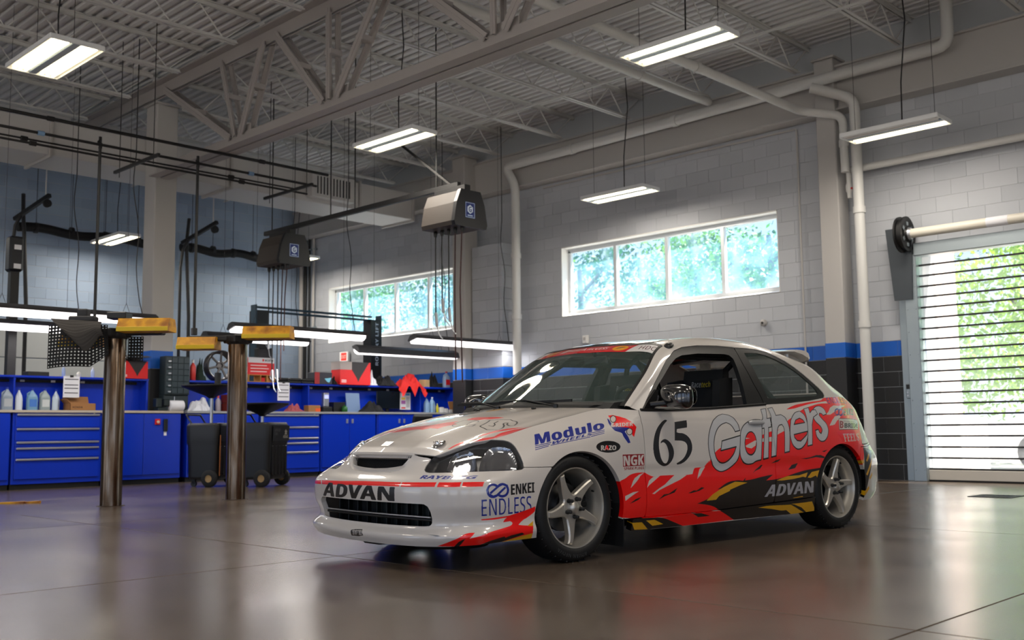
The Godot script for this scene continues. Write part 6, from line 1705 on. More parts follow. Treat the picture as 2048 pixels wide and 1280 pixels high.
const CABIN := [
	[0.560, 0.826, 0.787, 0.545, 0.833, 0.780, 0.525, 0.842, 0.768, 0.500, 0.855, 0.745, 0.345, 0.872, 0.40, 0.265, 0.880, 0],
	[0.800, 0.827, 0.793, 0.795, 0.900, 0.762, 0.785, 0.985, 0.718, 0.770, 1.052, 0.672, 0.655, 1.085, 0.37, 0.600, 1.098, 0],
	[1.080, 0.836, 0.797, 1.070, 0.970, 0.742, 1.055, 1.110, 0.668, 1.040, 1.234, 0.580, 0.985, 1.272, 0.32, 0.955, 1.282, 0],
	[1.350, 0.847, 0.798, 1.350, 0.995, 0.742, 1.340, 1.150, 0.664, 1.330, 1.283, 0.565, 1.320, 1.320, 0.31, 1.310, 1.333, 0],
	[1.800, 0.870, 0.797, 1.800, 1.010, 0.744, 1.800, 1.165, 0.664, 1.800, 1.302, 0.555, 1.800, 1.338, 0.30, 1.800, 1.350, 0],
	[2.250, 0.892, 0.788, 2.240, 1.015, 0.738, 2.220, 1.155, 0.660, 2.200, 1.272, 0.555, 2.220, 1.314, 0.30, 2.240, 1.326, 0],
	[2.560, 0.922, 0.770, 2.530, 1.010, 0.730, 2.490, 1.115, 0.664, 2.440, 1.215, 0.585, 2.520, 1.266, 0.32, 2.560, 1.278, 0],
	[2.720, 0.935, 0.752, 2.700, 0.995, 0.722, 2.685, 1.080, 0.665, 2.665, 1.158, 0.602, 2.750, 1.165, 0.34, 2.780, 1.175, 0],
	[2.840, 0.935, 0.735, 2.835, 0.970, 0.705, 2.830, 1.010, 0.670, 2.820, 1.047, 0.632, 2.930, 1.050, 0.35, 2.960, 1.055, 0],
	[2.980, 0.910, 0.710, 2.978, 0.925, 0.695, 2.975, 0.940, 0.680, 2.970, 0.951, 0.662, 3.090, 0.950, 0.36, 3.120, 0.950, 0],
	[3.165, 0.815, 0.660, 3.160, 0.818, 0.656, 3.158, 0.820, 0.652, 3.155, 0.822, 0.648, 3.235, 0.800, 0.35, 3.270, 0.800, 0]]

func car_cabin() -> void:
	var net := []; var KS := [0.0]
	for c in CABIN:
		var colm := []
		for r in 6: colm.append(Vector3(c[r * 3], c[r * 3 + 1], c[r * 3 + 2]))
		if net.size() > 0: KS.append(KS[-1] + (colm[3] - net[-1][3]).length())
		net.append(colm)
	var KV := [0.0, 0.16, 0.33, 0.50, 0.80, 1.12]
	cabin = loft(net, KS, KV, 240, 110, false)
	# meet the lower body along its top edge
	for i in cabin.ni:
		var x := -cabin.pos[i * cabin.nj].z
		var best := Vector3.ZERO; var bd := 1e9
		for k in body.ni:
			var q := body.pos[k * body.nj + body.nj - 1]
			var d := absf(-q.z - x)
			if d < bd and q.x > 0.6 and -q.z > 0.4:
				bd = d; best = q
		if bd < 0.02:
			for j in 30:
				var w := pow(1.0 - j / 30.0, 3.0)
				cabin.pos[i * cabin.nj + j] += Vector3(best.x - cabin.pos[i * cabin.nj].x, best.y - cabin.pos[i * cabin.nj].y, 0) * w if j > 0 else Vector3.ZERO
			cabin.pos[i * cabin.nj] = Vector3(best.x, best.y, cabin.pos[i * cabin.nj].z)
	normals(cabin)
	var o_frame := outline([0.577, 0.812, 0.769, 0.973, 0.994, 1.146, 1.114, 1.215, 1.212, 1.244, 1.371, 1.263, 1.585, 1.270, 1.765, 1.268, 1.753, 1.147, 1.77, 1.012, 1.80, 0.919, 1.815, 0.83, 1.2, 0.79, 0.6, 0.79])
	var o_win := outline([0.70, 0.853, 0.808, 0.975, 1.021, 1.124, 1.10, 1.168, 1.167, 1.19, 1.328, 1.208, 1.60, 1.215, 1.655, 1.210, 1.680, 1.185, 1.650, 1.023, 1.622, 0.872, 1.2, 0.853])
	var o_ring := outline([1.768, 1.266, 1.9, 1.267, 2.027, 1.264, 2.135, 1.250, 2.219, 1.226, 2.31, 1.192, 2.392, 1.145, 2.45, 1.100, 2.5, 1.053, 2.56, 0.998, 2.588, 0.965, 2.588, 0.943, 2.565, 0.927, 2.52, 0.916, 2.2, 0.893, 1.812, 0.862, 1.803, 0.919, 1.773, 1.012, 1.756, 1.147])
	var o_qg := outline([1.845, 1.232, 2.0, 1.238, 2.1, 1.226, 2.2, 1.198, 2.29, 1.160, 2.36, 1.120, 2.42, 1.075, 2.478, 1.022, 2.510, 0.985, 2.513, 0.960, 2.49, 0.944, 2.45, 0.938, 1.9, 0.913, 1.872, 0.918, 1.856, 1.0, 1.842, 1.15])
	# param limits of the screen and the roof
	var hdr: float = KS[2]; var roof_end: float = KS[6]
	var n := cabin.pos.size()
	var fw := PackedFloat32Array(); var fdf := PackedFloat32Array(); var fpb := PackedFloat32Array(); var fqg := PackedFloat32Array(); var froof := PackedFloat32Array(); var fws := PackedFloat32Array(); var fwb := PackedFloat32Array(); var fhg := PackedFloat32Array(); var fhb := PackedFloat32Array()
	for f in [fw, fdf, fpb, fqg, froof, fws, fwb, fhg, fhb]: f.resize(n)
	for k in n:
		var p := cabin.par[k]; var q := cabin.pos[k]
		var xy := Vector2(-q.z, q.y)
		var side := 0.585 - p.y                          # positive on the side of the car
		var dfr := inside(o_frame, xy) if side > -0.05 else -1.0
		var drg := inside(o_ring, xy) if side > -0.05 else -1.0
		var scr := minf(hdr + 0.02 * (1.0 - (p.y - 0.5) / 0.62) - p.x, p.y - 0.515)   # windscreen
		var scr2 := minf(scr, p.x - 0.012)
		var roof := minf(minf(p.y - 0.585, p.x - hdr - 0.024), roof_end - p.x)
		var glass2 := minf(minf(p.y - 0.60, p.x - roof_end - 0.06), KS[9] - 0.06 - p.x)
		# white sheet: side and pillars, not the openings
		var wht := maxf(side, minf(p.x - roof_end - 0.003, 1.0))
		wht = minf(wht, -dfr - 0.002); wht = minf(wht, -drg - 0.002); wht = minf(wht, -scr - 0.003)
		if p.x > roof_end: wht = minf(wht, -glass2 - 0.003)
		fw[k] = wht
		fdf[k] = minf(dfr - 0.001, -inside(o_win, xy)) if side > 0.0 else -1.0
		fpb[k] = minf(drg - 0.001, -inside(o_qg, xy) - 0.0) if side > 0.0 else -1.0
		fqg[k] = inside(o_qg, xy) + 0.004 if side > 0.0 else -1.0
		froof[k] = roof
		fws[k] = scr2
		fwb[k] = minf(scr, maxf(0.022 - (scr), 0.03 - p.x))
		fhg[k] = glass2
		fhb[k] = -1.0
	var white: Material = MAT["paint_white"]; var blk: Material = MAT["trim_black"]; var gl := mat("car_glass", Color(0.55, 0.66, 0.62, 0.10), 0.02)
	gl.transparency = BaseMaterial3D.TRANSPARENCY_ALPHA
	# print on the windscreen: sun strip
	var st := Image.create(1024, 128, false, Image.FORMAT_RGB8); st.fill(Color(0.80, 0.03, 0.05))
	var wt := Color(0.84, 0.83, 0.82)
	for m in [0, 1]:
		st.fill_rect(Rect2i(0 if m == 0 else 870, 0, 154, 128), wt)
		poly_fill(st, PackedVector2Array([Vector2(154, 0), Vector2(190, 0), Vector2(154, 128)]) if m == 0 else PackedVector2Array([Vector2(870, 0), Vector2(870, 128), Vector2(834, 128)]), wt)
		var cx := 245.0 if m == 0 else 775.0
		var el := PackedVector2Array()
		for k in 24: el.append(Vector2(cx + 50 * cos(TAU * k / 24), 64 + 44 * sin(TAU * k / 24)))
		poly_fill(st, el, Color(0.90, 0.62, 0.06))
		poly_fill(st, PackedVector2Array([Vector2(cx - 30, 80), Vector2(cx - 10, 50), Vector2(cx + 32, 44), Vector2(cx + 5, 66)]), Color(0.45, 0.30, 0.05))
		var hx := 20.0 if m == 0 else 900.0
		text_rect(st, "HDC", font("Droid Sans", 400), Rect2(hx, 34, 104, 60), Color(0.30, 0.08, 0.10))
	text_rect(st, "HONDA ACCESS", font("Droid Sans", 700, true), Rect2(400, 44, 290, 40), wt)
	poly_fill(st, PackedVector2Array([Vector2(330, 90), Vector2(372, 34), Vector2(392, 34), Vector2(360, 90)]), wt)
	poly_fill(st, PackedVector2Array([Vector2(358, 90), Vector2(398, 40), Vector2(408, 40), Vector2(378, 90)]), wt)
	var sm := img_mat("sun_strip", st, 0.2, {"clearcoat_enabled": true, "clearcoat": 1.0, "clearcoat_roughness": 0.03})
	var fst := PackedFloat32Array(); fst.resize(n)
	for k in n:
		var p := cabin.par[k]
		fst[k] = minf(fws[k], p.x - (hdr - 0.115))
	var uvs := func(p: Vector2, m: bool) -> Vector2:
		var w := (1.12 - p.y) / 0.605
		return Vector2(0.5 - 0.5 * w if m else 0.5 + 0.5 * w, clampf((hdr + 0.0 - p.x) / 0.115, 0.0, 1.0))
	for m in [false, true]:
		obj(piece(cabin, fw, {"mirror": m, "lip": 0.012, "hem": false}), "pillar_panel", white, car)
		obj(piece(cabin, fdf, {"mirror": m, "lip": 0.03, "off": 0.004, "hem": false}), "door_frame", blk, car)
		obj(piece(cabin, fpb, {"mirror": m, "lip": 0.01, "off": 0.003, "hem": false}), "quarter_trim", blk, car)
		obj(piece(cabin, fqg, {"mirror": m, "lip": 0.0, "off": 0.006, "hem": false}), "quarter_glass", gl, car)
		obj(piece(cabin, froof, {"mirror": m, "lip": 0.012, "off": 0.002, "hem": false}), "roof", MAT["paint_black"], car)
		obj(piece(cabin, fws, {"mirror": m, "lip": 0.0, "off": 0.006, "hem": false}), "windscreen", gl, car)
		obj(piece(cabin, fwb, {"mirror": m, "lip": 0.01, "off": 0.002, "hem": false}), "windscreen_seal", blk, car)
		obj(piece(cabin, fst, {"mirror": m, "lip": 0.0, "off": 0.0045, "uv": uvs, "hem": false}), "sun_strip", sm, car)
		obj(piece(cabin, fhg, {"mirror": m, "lip": 0.01, "off": 0.004, "hem": false}), "hatch_glass", gl, car)
	# belt moulding
	for s in [-1, 1]:
		var pts := []
		for k in 24:
			var ss := lerpf(2.04, 3.29, k / 23.0)
			var q: Array = body_at(ss, 0.699)
			pts.append(Vector3(s * (q[0].x + 0.002), q[0].y + 0.004, q[0].z))
		var mo := MB.new(); mo.tube(pts, 0.009, 8)
		obj(mo, "belt_moulding", blk, car)

func car_wheels() -> void:
	var rub := mat("tyre", Color(0.028, 0.028, 0.030), 0.62)
	var alloy := mat("alloy", Color(0.78, 0.76, 0.72), 0.36, 0.75)
	var dark := mat("brake_dark", Color(0.12, 0.12, 0.12), 0.5, 0.6)
	var proto := Node3D.new()
	# wheel axis is local x, outer side +x, centre at origin; face of the tyre at x = 0
	var bas := Basis(Vector3.UP, Vector3.RIGHT, Vector3.FORWARD)
	var ty := MB.new()
	ty.lathe([Vector2(0.205, -0.195), Vector2(0.212, -0.205), Vector2(0.245, -0.212), Vector2(0.272, -0.206), Vector2(0.288, -0.190), Vector2(0.2935, -0.165), Vector2(0.2945, -0.100), Vector2(0.2935, -0.035), Vector2(0.288, -0.012), Vector2(0.272, 0.004), Vector2(0.245, 0.009), Vector2(0.224, 0.004), Vector2(0.2165, -0.006), Vector2(0.212, -0.02)], Vector3.ZERO, bas, 72)
	var tyre := obj(ty, "tyre", rub, proto)
	for k in 40:
		var a := TAU * k / 40.0
		var gr := MB.new()
		gr.box(Vector3(-0.03, cos(a) * 0.2915, sin(a) * 0.2915), Vector3(0.055, 0.008, 0.004), 0.0, Basis(Vector3.RIGHT, a) * Basis(Vector3.UP, 0.5))
		obj(gr, "tread_groove", MAT["shade_black"], tyre)  # grooves are strips laid on the tread in the shade tone
	for w in [["YOKOHAMA", 0.62, 0.5, 0.0], ["ADVAN NEOVA", 3.3, 0.9, 0.0]]:
		var gl := glyphs(w[0], font("Droid Sans", 700))
		var tm := MB.new()
		for i in range(0, gl.size() - 2, 3):
			var q := []
			for k in 3:
				var p := gl[i + k]
				var a: float = w[1] - p.x * w[2]
				var r := 0.2685 - p.y * 0.022
				q.append(Vector3(0.0075 + (0.245 - r) * -0.10, sin(a + PI / 2) * r, -cos(a + PI / 2) * r))
			tm.tri(q[0], q[1], q[2], Vector3.RIGHT)
		obj(tm, "sidewall_lettering", mat("tyre_print", Color(0.16, 0.16, 0.165), 0.6), tyre)
	var rim := MB.new()
	rim.lathe([Vector2(0.2185, -0.012), Vector2(0.2205, -0.004), Vector2(0.2185, 0.001), Vector2(0.2125, 0.000), Vector2(0.2085, -0.010), Vector2(0.2055, -0.028), Vector2(0.1985, -0.045), Vector2(0.190, -0.065), Vector2(0.188, -0.185), Vector2(0.205, -0.195)], Vector3.ZERO, bas, 72)
	obj(rim, "rim", alloy, proto)
	# five curved spokes
	var half := []
	var N := 12
	var mk := func(inset: float) -> PackedVector2Array:
		var pl := PackedVector2Array()
		for s in 5:
			var a0 := TAU * s / 5.0
			# one spoke: from valley to tip to valley
			var prof := [[-0.628, 0.072], [-0.55, 0.073], [-0.46, 0.078], [-0.37, 0.089], [-0.285, 0.105], [-0.205, 0.127], [-0.145, 0.150], [-0.095, 0.175], [-0.045, 0.199], [0.13, 0.200], [0.115, 0.175], [0.125, 0.150], [0.165, 0.127], [0.235, 0.105], [0.335, 0.089], [0.44, 0.078], [0.54, 0.073]]
			for q in prof: pl.append(Vector2(q[1], 0).rotated(a0 + q[0] - 0.06))
		if inset <= 0.0: return pl
		var r := Geometry2D.offset_polygon(pl, -inset)
		return r[0] if r.size() > 0 else pl
	var big: PackedVector2Array = (mk as Callable).call(0.0)
	var star := MB.new()
	# spokes dip from the hub towards the rim: build by rings of scaled outlines
	var tri := Geometry2D.triangulate_polygon(big)
	var dip := func(p: Vector2, face: float) -> Vector3:
		var r := p.length()
		return Vector3(face - 0.026 + 0.018 * smoothstep(0.06, 0.2, r), p.y, p.x)
	var small: PackedVector2Array = (mk as Callable).call(0.007)
	var tri2 := Geometry2D.triangulate_polygon(small)
	var f0 := star.v.size()
	for p in small: star.vert((dip as Callable).call(p, 0.0), Vector3.RIGHT)
	for i in range(0, tri2.size(), 3): star.face(f0 + tri2[i], f0 + tri2[i + 1], f0 + tri2[i + 2])
	for i in big.size():
		var a := big[i]; var b := big[(i + 1) % big.size()]
		var o2 := Vector2(b.y - a.y, -(b.x - a.x)).normalized()
		var ai := a - o2 * 0.0; var bi := b
		var A: Vector3 = (dip as Callable).call(a, -0.008); var B: Vector3 = (dip as Callable).call(b, -0.008)
		star.quad(A, B, B + Vector3(-0.03, 0, 0), A + Vector3(-0.03, 0, 0), Vector3(0, o2.y, o2.x))
		# bevel to the nearest points of the inner outline
		var na := small[0]; var nb := small[0]
		for p in small:
			if p.distance_squared_to(a) < na.distance_squared_to(a): na = p
			if p.distance_squared_to(b) < nb.distance_squared_to(b): nb = p
		star.tri(A, B, (dip as Callable).call(nb, 0.0), Vector3(0.6, o2.y, o2.x))
		if na != nb: star.tri(A, (dip as Callable).call(nb, 0.0), (dip as Callable).call(na, 0.0), Vector3(0.6, o2.y, o2.x))
	obj(star, "spokes", alloy, proto)
	var hub := MB.new()
	hub.lathe([Vector2(0.062, -0.05), Vector2(0.062, -0.024), Vector2(0.036, -0.022), Vector2(0.034, -0.012), Vector2(0.028, -0.002), Vector2(0.0, 0.002)], Vector3.ZERO, bas, 30)
	obj(hub, "hub_cap", alloy, proto)
	for k in 5:
		var a := TAU * (k + 0.5) / 5.0
		var nut := MB.new()
		nut.lathe([Vector2(0.013, -0.03), Vector2(0.013, -0.012), Vector2(0.010, -0.006), Vector2(0.010, 0.010), Vector2(0.007, 0.013), Vector2(0.0, 0.013)], Vector3(0, cos(a) * 0.051, sin(a) * 0.051), bas, 6)
		obj(nut, "wheel_nut", MAT["black_steel"], proto)
	var vs := MB.new(); vs.tube([Vector3(-0.05, 0.06, -0.185), Vector3(-0.03, 0.058, -0.178)], 0.005, 6)
	obj(vs, "valve", MAT["rubber"], proto)
	var disc := MB.new()
	disc.lathe([Vector2(0.0, -0.085), Vector2(0.07, -0.085), Vector2(0.07, -0.105), Vector2(0.134, -0.105), Vector2(0.134, -0.128), Vector2(0.0, -0.128)], Vector3.ZERO, bas, 48, true)
	obj(disc, "brake_disc", mat("disc_steel", Color(0.42, 0.42, 0.42), 0.32, 0.9), proto)
	var cal := MB.new()
	for k in 4:
		var a := deg_to_rad(150 + k * 16)
		cal.box(Vector3(-0.10, sin(a) * 0.122, cos(a) * 0.122), Vector3(0.08, 0.036, 0.06), 0.008, Basis(Vector3.RIGHT, -a))
	obj(cal, "caliper", dark, proto)
	# place four
	for q in [[0.0, 1], [2.62, 1], [0.0, -1], [2.62, -1]]:
		var w := proto.duplicate()
		w.name = "wheel"
		car.add_child(w, true)
		w.position = Vector3(q[1] * 0.822, 0.2935, -q[0])
		if q[1] < 0: w.rotation.y = PI
		w.rotate_object_local(Vector3.RIGHT, [0.12, 0.72, 0.2, 0.6][[0.0, 2.62].find(q[0]) + (0 if q[1] > 0 else 2)])
		# wheel housing
		var hs := MB.new()
		var rows := []
		for i in 2:
			var r := []
			for k in 21:
				var a := PI * k / 20.0
				r.append(Vector3(q[1] * (0.815 if i == 0 else 0.50), 0.255 + sin(a) * 0.352, -q[0] - 0.028 - cos(a) * 0.352))
			rows.append(r)
		hs.sheet(rows)
		hs.quad(Vector3(q[1] * 0.50, 0.15, -q[0] - 0.42), Vector3(q[1] * 0.50, 0.15, -q[0] + 0.36), Vector3(q[1] * 0.50, 0.62, -q[0] + 0.36), Vector3(q[1] * 0.50, 0.62, -q[0] - 0.42), Vector3(q[1], 0, 0))
		obj(hs, "wheel_housing", mat("arch_liner", Color(0.16, 0.16, 0.165), 0.8), car)
	proto.free()

func car_fittings() -> void:
	var blk: Material = MAT["trim_black"]; var gloss: Material = MAT["paint_black"]; var white: Material = MAT["paint_white"]
	# mirrors
	for s in [-1, 1]:
		var mb := MB.new()
		var rows := []
		for i in 17:
			var u := PI * i / 16.0
			var r := []
			for k in 33:
				var a := TAU * k / 32.0
				var cx := signf(cos(a)) * pow(absf(cos(a)), 0.62); var cy := signf(sin(a)) * pow(absf(sin(a)), 0.7)
				var su := pow(maxf(sin(u), 0.0), 0.62)
				r.append(Vector3(s * (0.932 + cx * 0.126 * su), 0.909 + cy * 0.072 * su * (1.0 + 0.12 * cx) - 0.01 * cx, -(0.742 - cos(u) * 0.055 - cx * 0.012)))
			rows.append(r)
		mb.sheet(rows, [], s < 0)
		var o := obj(mb, "mirror", gloss, car)
		var ft := MB.new()
		ft.prism(PackedVector2Array([Vector2(-0.60, 0.835), Vector2(-0.71, 0.845), Vector2(-0.80, 0.965), Vector2(-0.775, 0.968), Vector2(-0.66, 0.885)]), -0.012, 0.012, Transform3D(Basis(Vector3(0, 0, 1), Vector3(-s * 0.42, 0.9, 0).normalized(), Vector3(s, 0, 0)), Vector3(s * 1.14, 0.08, 0)))
		ft.bar(Vector3(s * 0.775, 0.862, -0.68), Vector3(s * 0.87, 0.872, -0.735), 0.05, 0.03, Vector3.UP, 0.008)
		obj(ft, "foot", blk, o)
		var gl := MB.new()
		var el := PackedVector2Array()
		for k in 24:
			var a := TAU * k / 24.0
			el.append(Vector2(signf(cos(a)) * pow(absf(cos(a)), 0.62) * 0.112, signf(sin(a)) * pow(absf(sin(a)), 0.7) * 0.060))
		gl.prism(el, -0.002, 0.002, Transform3D(Basis.IDENTITY, Vector3(s * 0.932, 0.909, -0.793)))
		obj(gl, "glass", MAT["chrome"], o)
	# wipers
	for q in [[0.36, -0.22, 0.0], [-0.18, -0.62, 0.01]]:
		var wp := MB.new()
		wp.tube([Vector3(q[0], 0.862, -0.30), Vector3((q[0] + q[1]) * 0.5, 0.905, -0.31), Vector3(q[1], 0.905, -0.345)], 0.006, 6)
		wp.bar(Vector3(q[0] + 0.12, 0.893, -0.315), Vector3(q[1] - 0.05, 0.893, -0.35), 0.01, 0.016)
		wp.lathe([Vector2(0, 0.025), Vector2(0.014, 0.02), Vector2(0.016, 0.0)], Vector3(q[0], 0.852, -0.295), Basis.IDENTITY, 12)
		obj(wp, "wiper", blk, car)
	var cw := MB.new()
	var r1 := []; var r2 := []
	for k in 25:
		var w := -0.70 + 1.40 * k / 24.0
		var h := hood_at(absf(w), 1.0)
		r1.append(Vector3(w, h.y - 0.012, -h.x + 0.03)); r2.append(Vector3(w, 0.862 - 0.02 * absf(w), -h.x - 0.12))
	cw.sheet([r1, r2])
	obj(cw, "cowl", blk, car)
	# aerial base on the roof edge
	var ab := MB.new()
	ab.lathe([Vector2(0, 0.018), Vector2(0.018, 0.016), Vector2(0.028, 0.008), Vector2(0.032, 0.0)], Vector3(0.575, 1.248, -1.10), Basis(Vector3.RIGHT, 0.35) * Basis(Vector3.BACK, -0.6) * Basis.from_scale(Vector3(0.8, 1, 1.5)), 18)
	obj(ab, "aerial_base", blk, car)
	# tailgate spoiler
	var sp := MB.new()
	var rows := []
	for i in 31:
		var w := -0.56 + 1.12 * i / 30.0
		var e := 1.0 - pow(absf(w) / 0.56, 8.0) * 0.45
		var dp := -0.035 * pow(absf(w) / 0.56, 2.0)
		var r := []
		for q in [[0.0, 0.0], [0.06, 0.016], [0.16, 0.024], [0.26, 0.016], [0.33, -0.012], [0.345, -0.05], [0.33, -0.075], [0.29, -0.068], [0.20, -0.035], [0.08, -0.014], [0.0, 0.0]]:
			r.append(Vector3(w, 1.288 + q[1] * e + dp * 0.4, -(2.535 + q[0] * e)))
		rows.append(r)
	sp.sheet(rows, [], true)
	for s in [0, 30]:
		var c := Vector3.ZERO
		for p in rows[s]: c += p / rows[s].size()
		for k in 10: sp.tri(c, rows[s][k], rows[s][k + 1], Vector3(-1 if s == 0 else 1, 0, 0))
	var spo := obj(sp, "roof_spoiler", white, car)
	for s in [-0.42, 0.42]:
		var lg := MB.new(); lg.box(Vector3(s, 1.235, -2.70), Vector3(0.04, 0.10, 0.16), 0.01)
		obj(lg, "spoiler_leg", white, spo)
	# mud flaps
	for s in [-1, 1]:
		var mf := MB.new()
		mf.prism(PackedVector2Array([Vector2(0.60, 0.055), Vector2(0.80, 0.05), Vector2(0.835, 0.30), Vector2(0.62, 0.30)]), -0.003, 0.003, Transform3D(Basis(Vector3(s, 0, 0), Vector3(0, 1, 0.12).normalized(), Vector3(0, -0.12, 1).normalized()), Vector3(0, 0, -0.405)))
		obj(mf, "mud_flap", MAT["rubber"], car)
	# door handle in its cup
	for s in [-1, 1]:
		var q: Array = body_at(3.12, 0.53)
		var hd := MB.new()
		var rr := []
		for i in 13:
			var u := PI * i / 12.0
			var r := []
			for k in 25:
				var a := TAU * k / 24.0
				r.append(Vector3(s * (q[0].x + 0.006 + sin(a) * 0.014 * pow(sin(u), 0.5)), q[0].y + cos(a) * 0.018 * pow(sin(u), 0.6), q[0].z + cos(u) * 0.085))
			rr.append(r)
		hd.sheet(rr, [], s < 0)
		obj(hd, "door_handle", mat("handle_silver", Color(0.70, 0.70, 0.70), 0.25, 0.2), car)
	# cabin: tub, dash, seats, roll bar
	var inn := mat("cabin_dark", Color(0.05, 0.052, 0.055), 0.7); var grey_in := mat("cabin_grey", Color(0.30, 0.31, 0.32), 0.7)
	var fl := MB.new(); fl.bb(Vector3(-0.72, 0.19, -2.2), Vector3(0.72, 0.21, -0.48), 0.0); fl.bb(Vector3(-0.50, 0.40, -3.0), Vector3(0.50, 0.42, -2.2), 0.0)
	fl.bb(Vector3(-0.60, 0.21, -3.04), Vector3(0.60, 0.74, -3.0))
	fl.bb(Vector3(-0.70, 0.21, -0.52), Vector3(0.70, 0.80, -0.46))
	obj(fl, "floor_pan", inn, car)
	for s in [-1, 1]:
		var dc := MB.new(); dc.bb(Vector3(s * 0.745 - 0.01, 0.21, -2.26), Vector3(s * 0.752 + 0.01, 0.825, -0.56), 0.004)
		obj(dc, "door_card", inn, car)
	var da := MB.new()
	da.prism(PackedVector2Array([Vector2(0.36, 0.80), Vector2(0.45, 0.875), Vector2(0.70, 0.90), Vector2(0.86, 0.87), Vector2(0.90, 0.78), Vector2(0.86, 0.62), Vector2(0.60, 0.55), Vector2(0.40, 0.60)]), -0.70, 0.70, Transform3D(Basis(Vector3(0, 0, -1), Vector3.UP, Vector3(1, 0, 0)), Vector3.ZERO))
	obj(da, "dashboard", inn, car)
	var sw := MB.new()
	var ring := []
	for k in 29:
		var a := TAU * k / 28.0
		ring.append(Vector3(0.36 + cos(a) * 0.17, 0.84 + sin(a) * 0.155, -1.02 + sin(a) * 0.07))
	sw.tube(ring, 0.015, 8, false)
	sw.bar(Vector3(0.36, 0.84, -1.02), Vector3(0.36, 0.78, -0.86), 0.05, 0.05)
	for a in [0.5, 2.64, 4.71]: sw.bar(Vector3(0.36, 0.84, -1.02), Vector3(0.36 + cos(a) * 0.16, 0.84 + sin(a) * 0.15, -1.02 + sin(a) * 0.065), 0.03, 0.01)
	obj(sw, "steering_wheel", mat("leather", Color(0.03, 0.03, 0.03), 0.6), car)
	var lg2 := Image.create(256, 128, false, Image.FORMAT_RGB8); lg2.fill(Color(0.03, 0.03, 0.035))
	text_rect(lg2, "Race", font("Droid Sans", 700, true), Rect2(10, 20, 118, 86), Color(0.55, 0.55, 0.55))
	text_rect(lg2, "tech", font("Droid Sans", 700, true), Rect2(132, 20, 112, 86), Color(0.65, 0.58, 0.04))
	for s in [-0.36, 0.36]:
		var se := MB.new()
		var prof := PackedVector2Array([Vector2(1.05, 0.36), Vector2(1.10, 0.45), Vector2(1.50, 0.38), Vector2(1.60, 0.60), Vector2(1.68, 0.95), Vector2(1.72, 1.12), Vector2(1.78, 1.12), Vector2(1.78, 0.95), Vector2(1.70, 0.58), Vector2(1.60, 0.28), Vector2(1.10, 0.30)])
		se.prism(prof, s - 0.17, s + 0.17, Transform3D(Basis(Vector3(0, 0, -1), Vector3.UP, Vector3(1, 0, 0)), Vector3.ZERO))
		for e in [-1, 1]:
			se.prism(PackedVector2Array([Vector2(1.08, 0.34), Vector2(1.12, 0.55), Vector2(1.42, 0.56), Vector2(1.52, 0.72), Vector2(1.58, 0.80), Vector2(1.60, 1.04), Vector2(1.74, 1.06), Vector2(1.72, 0.6), Vector2(1.6, 0.3)]), s + e * 0.20 - 0.03, s + e * 0.20 + 0.03, Transform3D(Basis(Vector3(0, 0, -1), Vector3.UP, Vector3(1, 0, 0)), Vector3.ZERO))
		var so := obj(se, "bucket_seat", inn, car)
		var lgm := MB.new()
		lgm.quad(Vector3(s - 0.09, 1.05, -1.695), Vector3(s + 0.09, 1.05, -1.695), Vector3(s + 0.09, 0.99, -1.68), Vector3(s - 0.09, 0.99, -1.68), Vector3.BACK)
		obj(lgm, "headrest_lettering", img_mat("seat_print", lg2, 0.8), so)
	var rb := MB.new()
	var hoop := [Vector3(-0.62, 0.25, -1.95), Vector3(-0.64, 0.85, -1.93), Vector3(-0.52, 1.20, -1.9), Vector3(-0.40, 1.265, -1.9), Vector3(0.40, 1.265, -1.9), Vector3(0.52, 1.20, -1.9), Vector3(0.64, 0.85, -1.93), Vector3(0.62, 0.25, -1.95)]
	rb.tube(hoop, 0.021, 10)
	rb.tube([Vector3(0.50, 1.2, -1.92), Vector3(-0.6, 0.4, -1.96)], 0.021, 10)
	for s in [-1, 1]:
		rb.tube([Vector3(s * 0.50, 1.20, -1.9), Vector3(s * 0.52, 1.19, -1.2), Vector3(s * 0.62, 0.92, -0.72), Vector3(s * 0.66, 0.3, -0.62)], 0.02, 10)
		rb.tube([Vector3(s * 0.45, 1.24, -1.92), Vector3(s * 0.55, 0.6, -2.75)], 0.02, 10)
	obj(rb, "roll_cage", inn, car)
	var rm := MB.new(); rm.box(Vector3(0, 1.185, -1.02), Vector3(0.22, 0.06, 0.025), 0.01)
	rm.bar(Vector3(0, 1.21, -1.02), Vector3(0, 1.27, -0.98), 0.02, 0.02)
	obj(rm, "rear_view_mirror", blk, car)
# ------------------------------------------------------------------ workbenches and what is on them
const BX := -14.45     # front of the benches
const TOP := 1.065     # worktop height
const SHELF := 1.545   # top of the upper shelf

func box_part(parent: Node, called: String, m: Material, a: Vector3, b: Vector3, ch := 0.004) -> MeshInstance3D:
	var mb := MB.new(); mb.bb(a, b, ch)
	return obj(mb, called, m, parent)

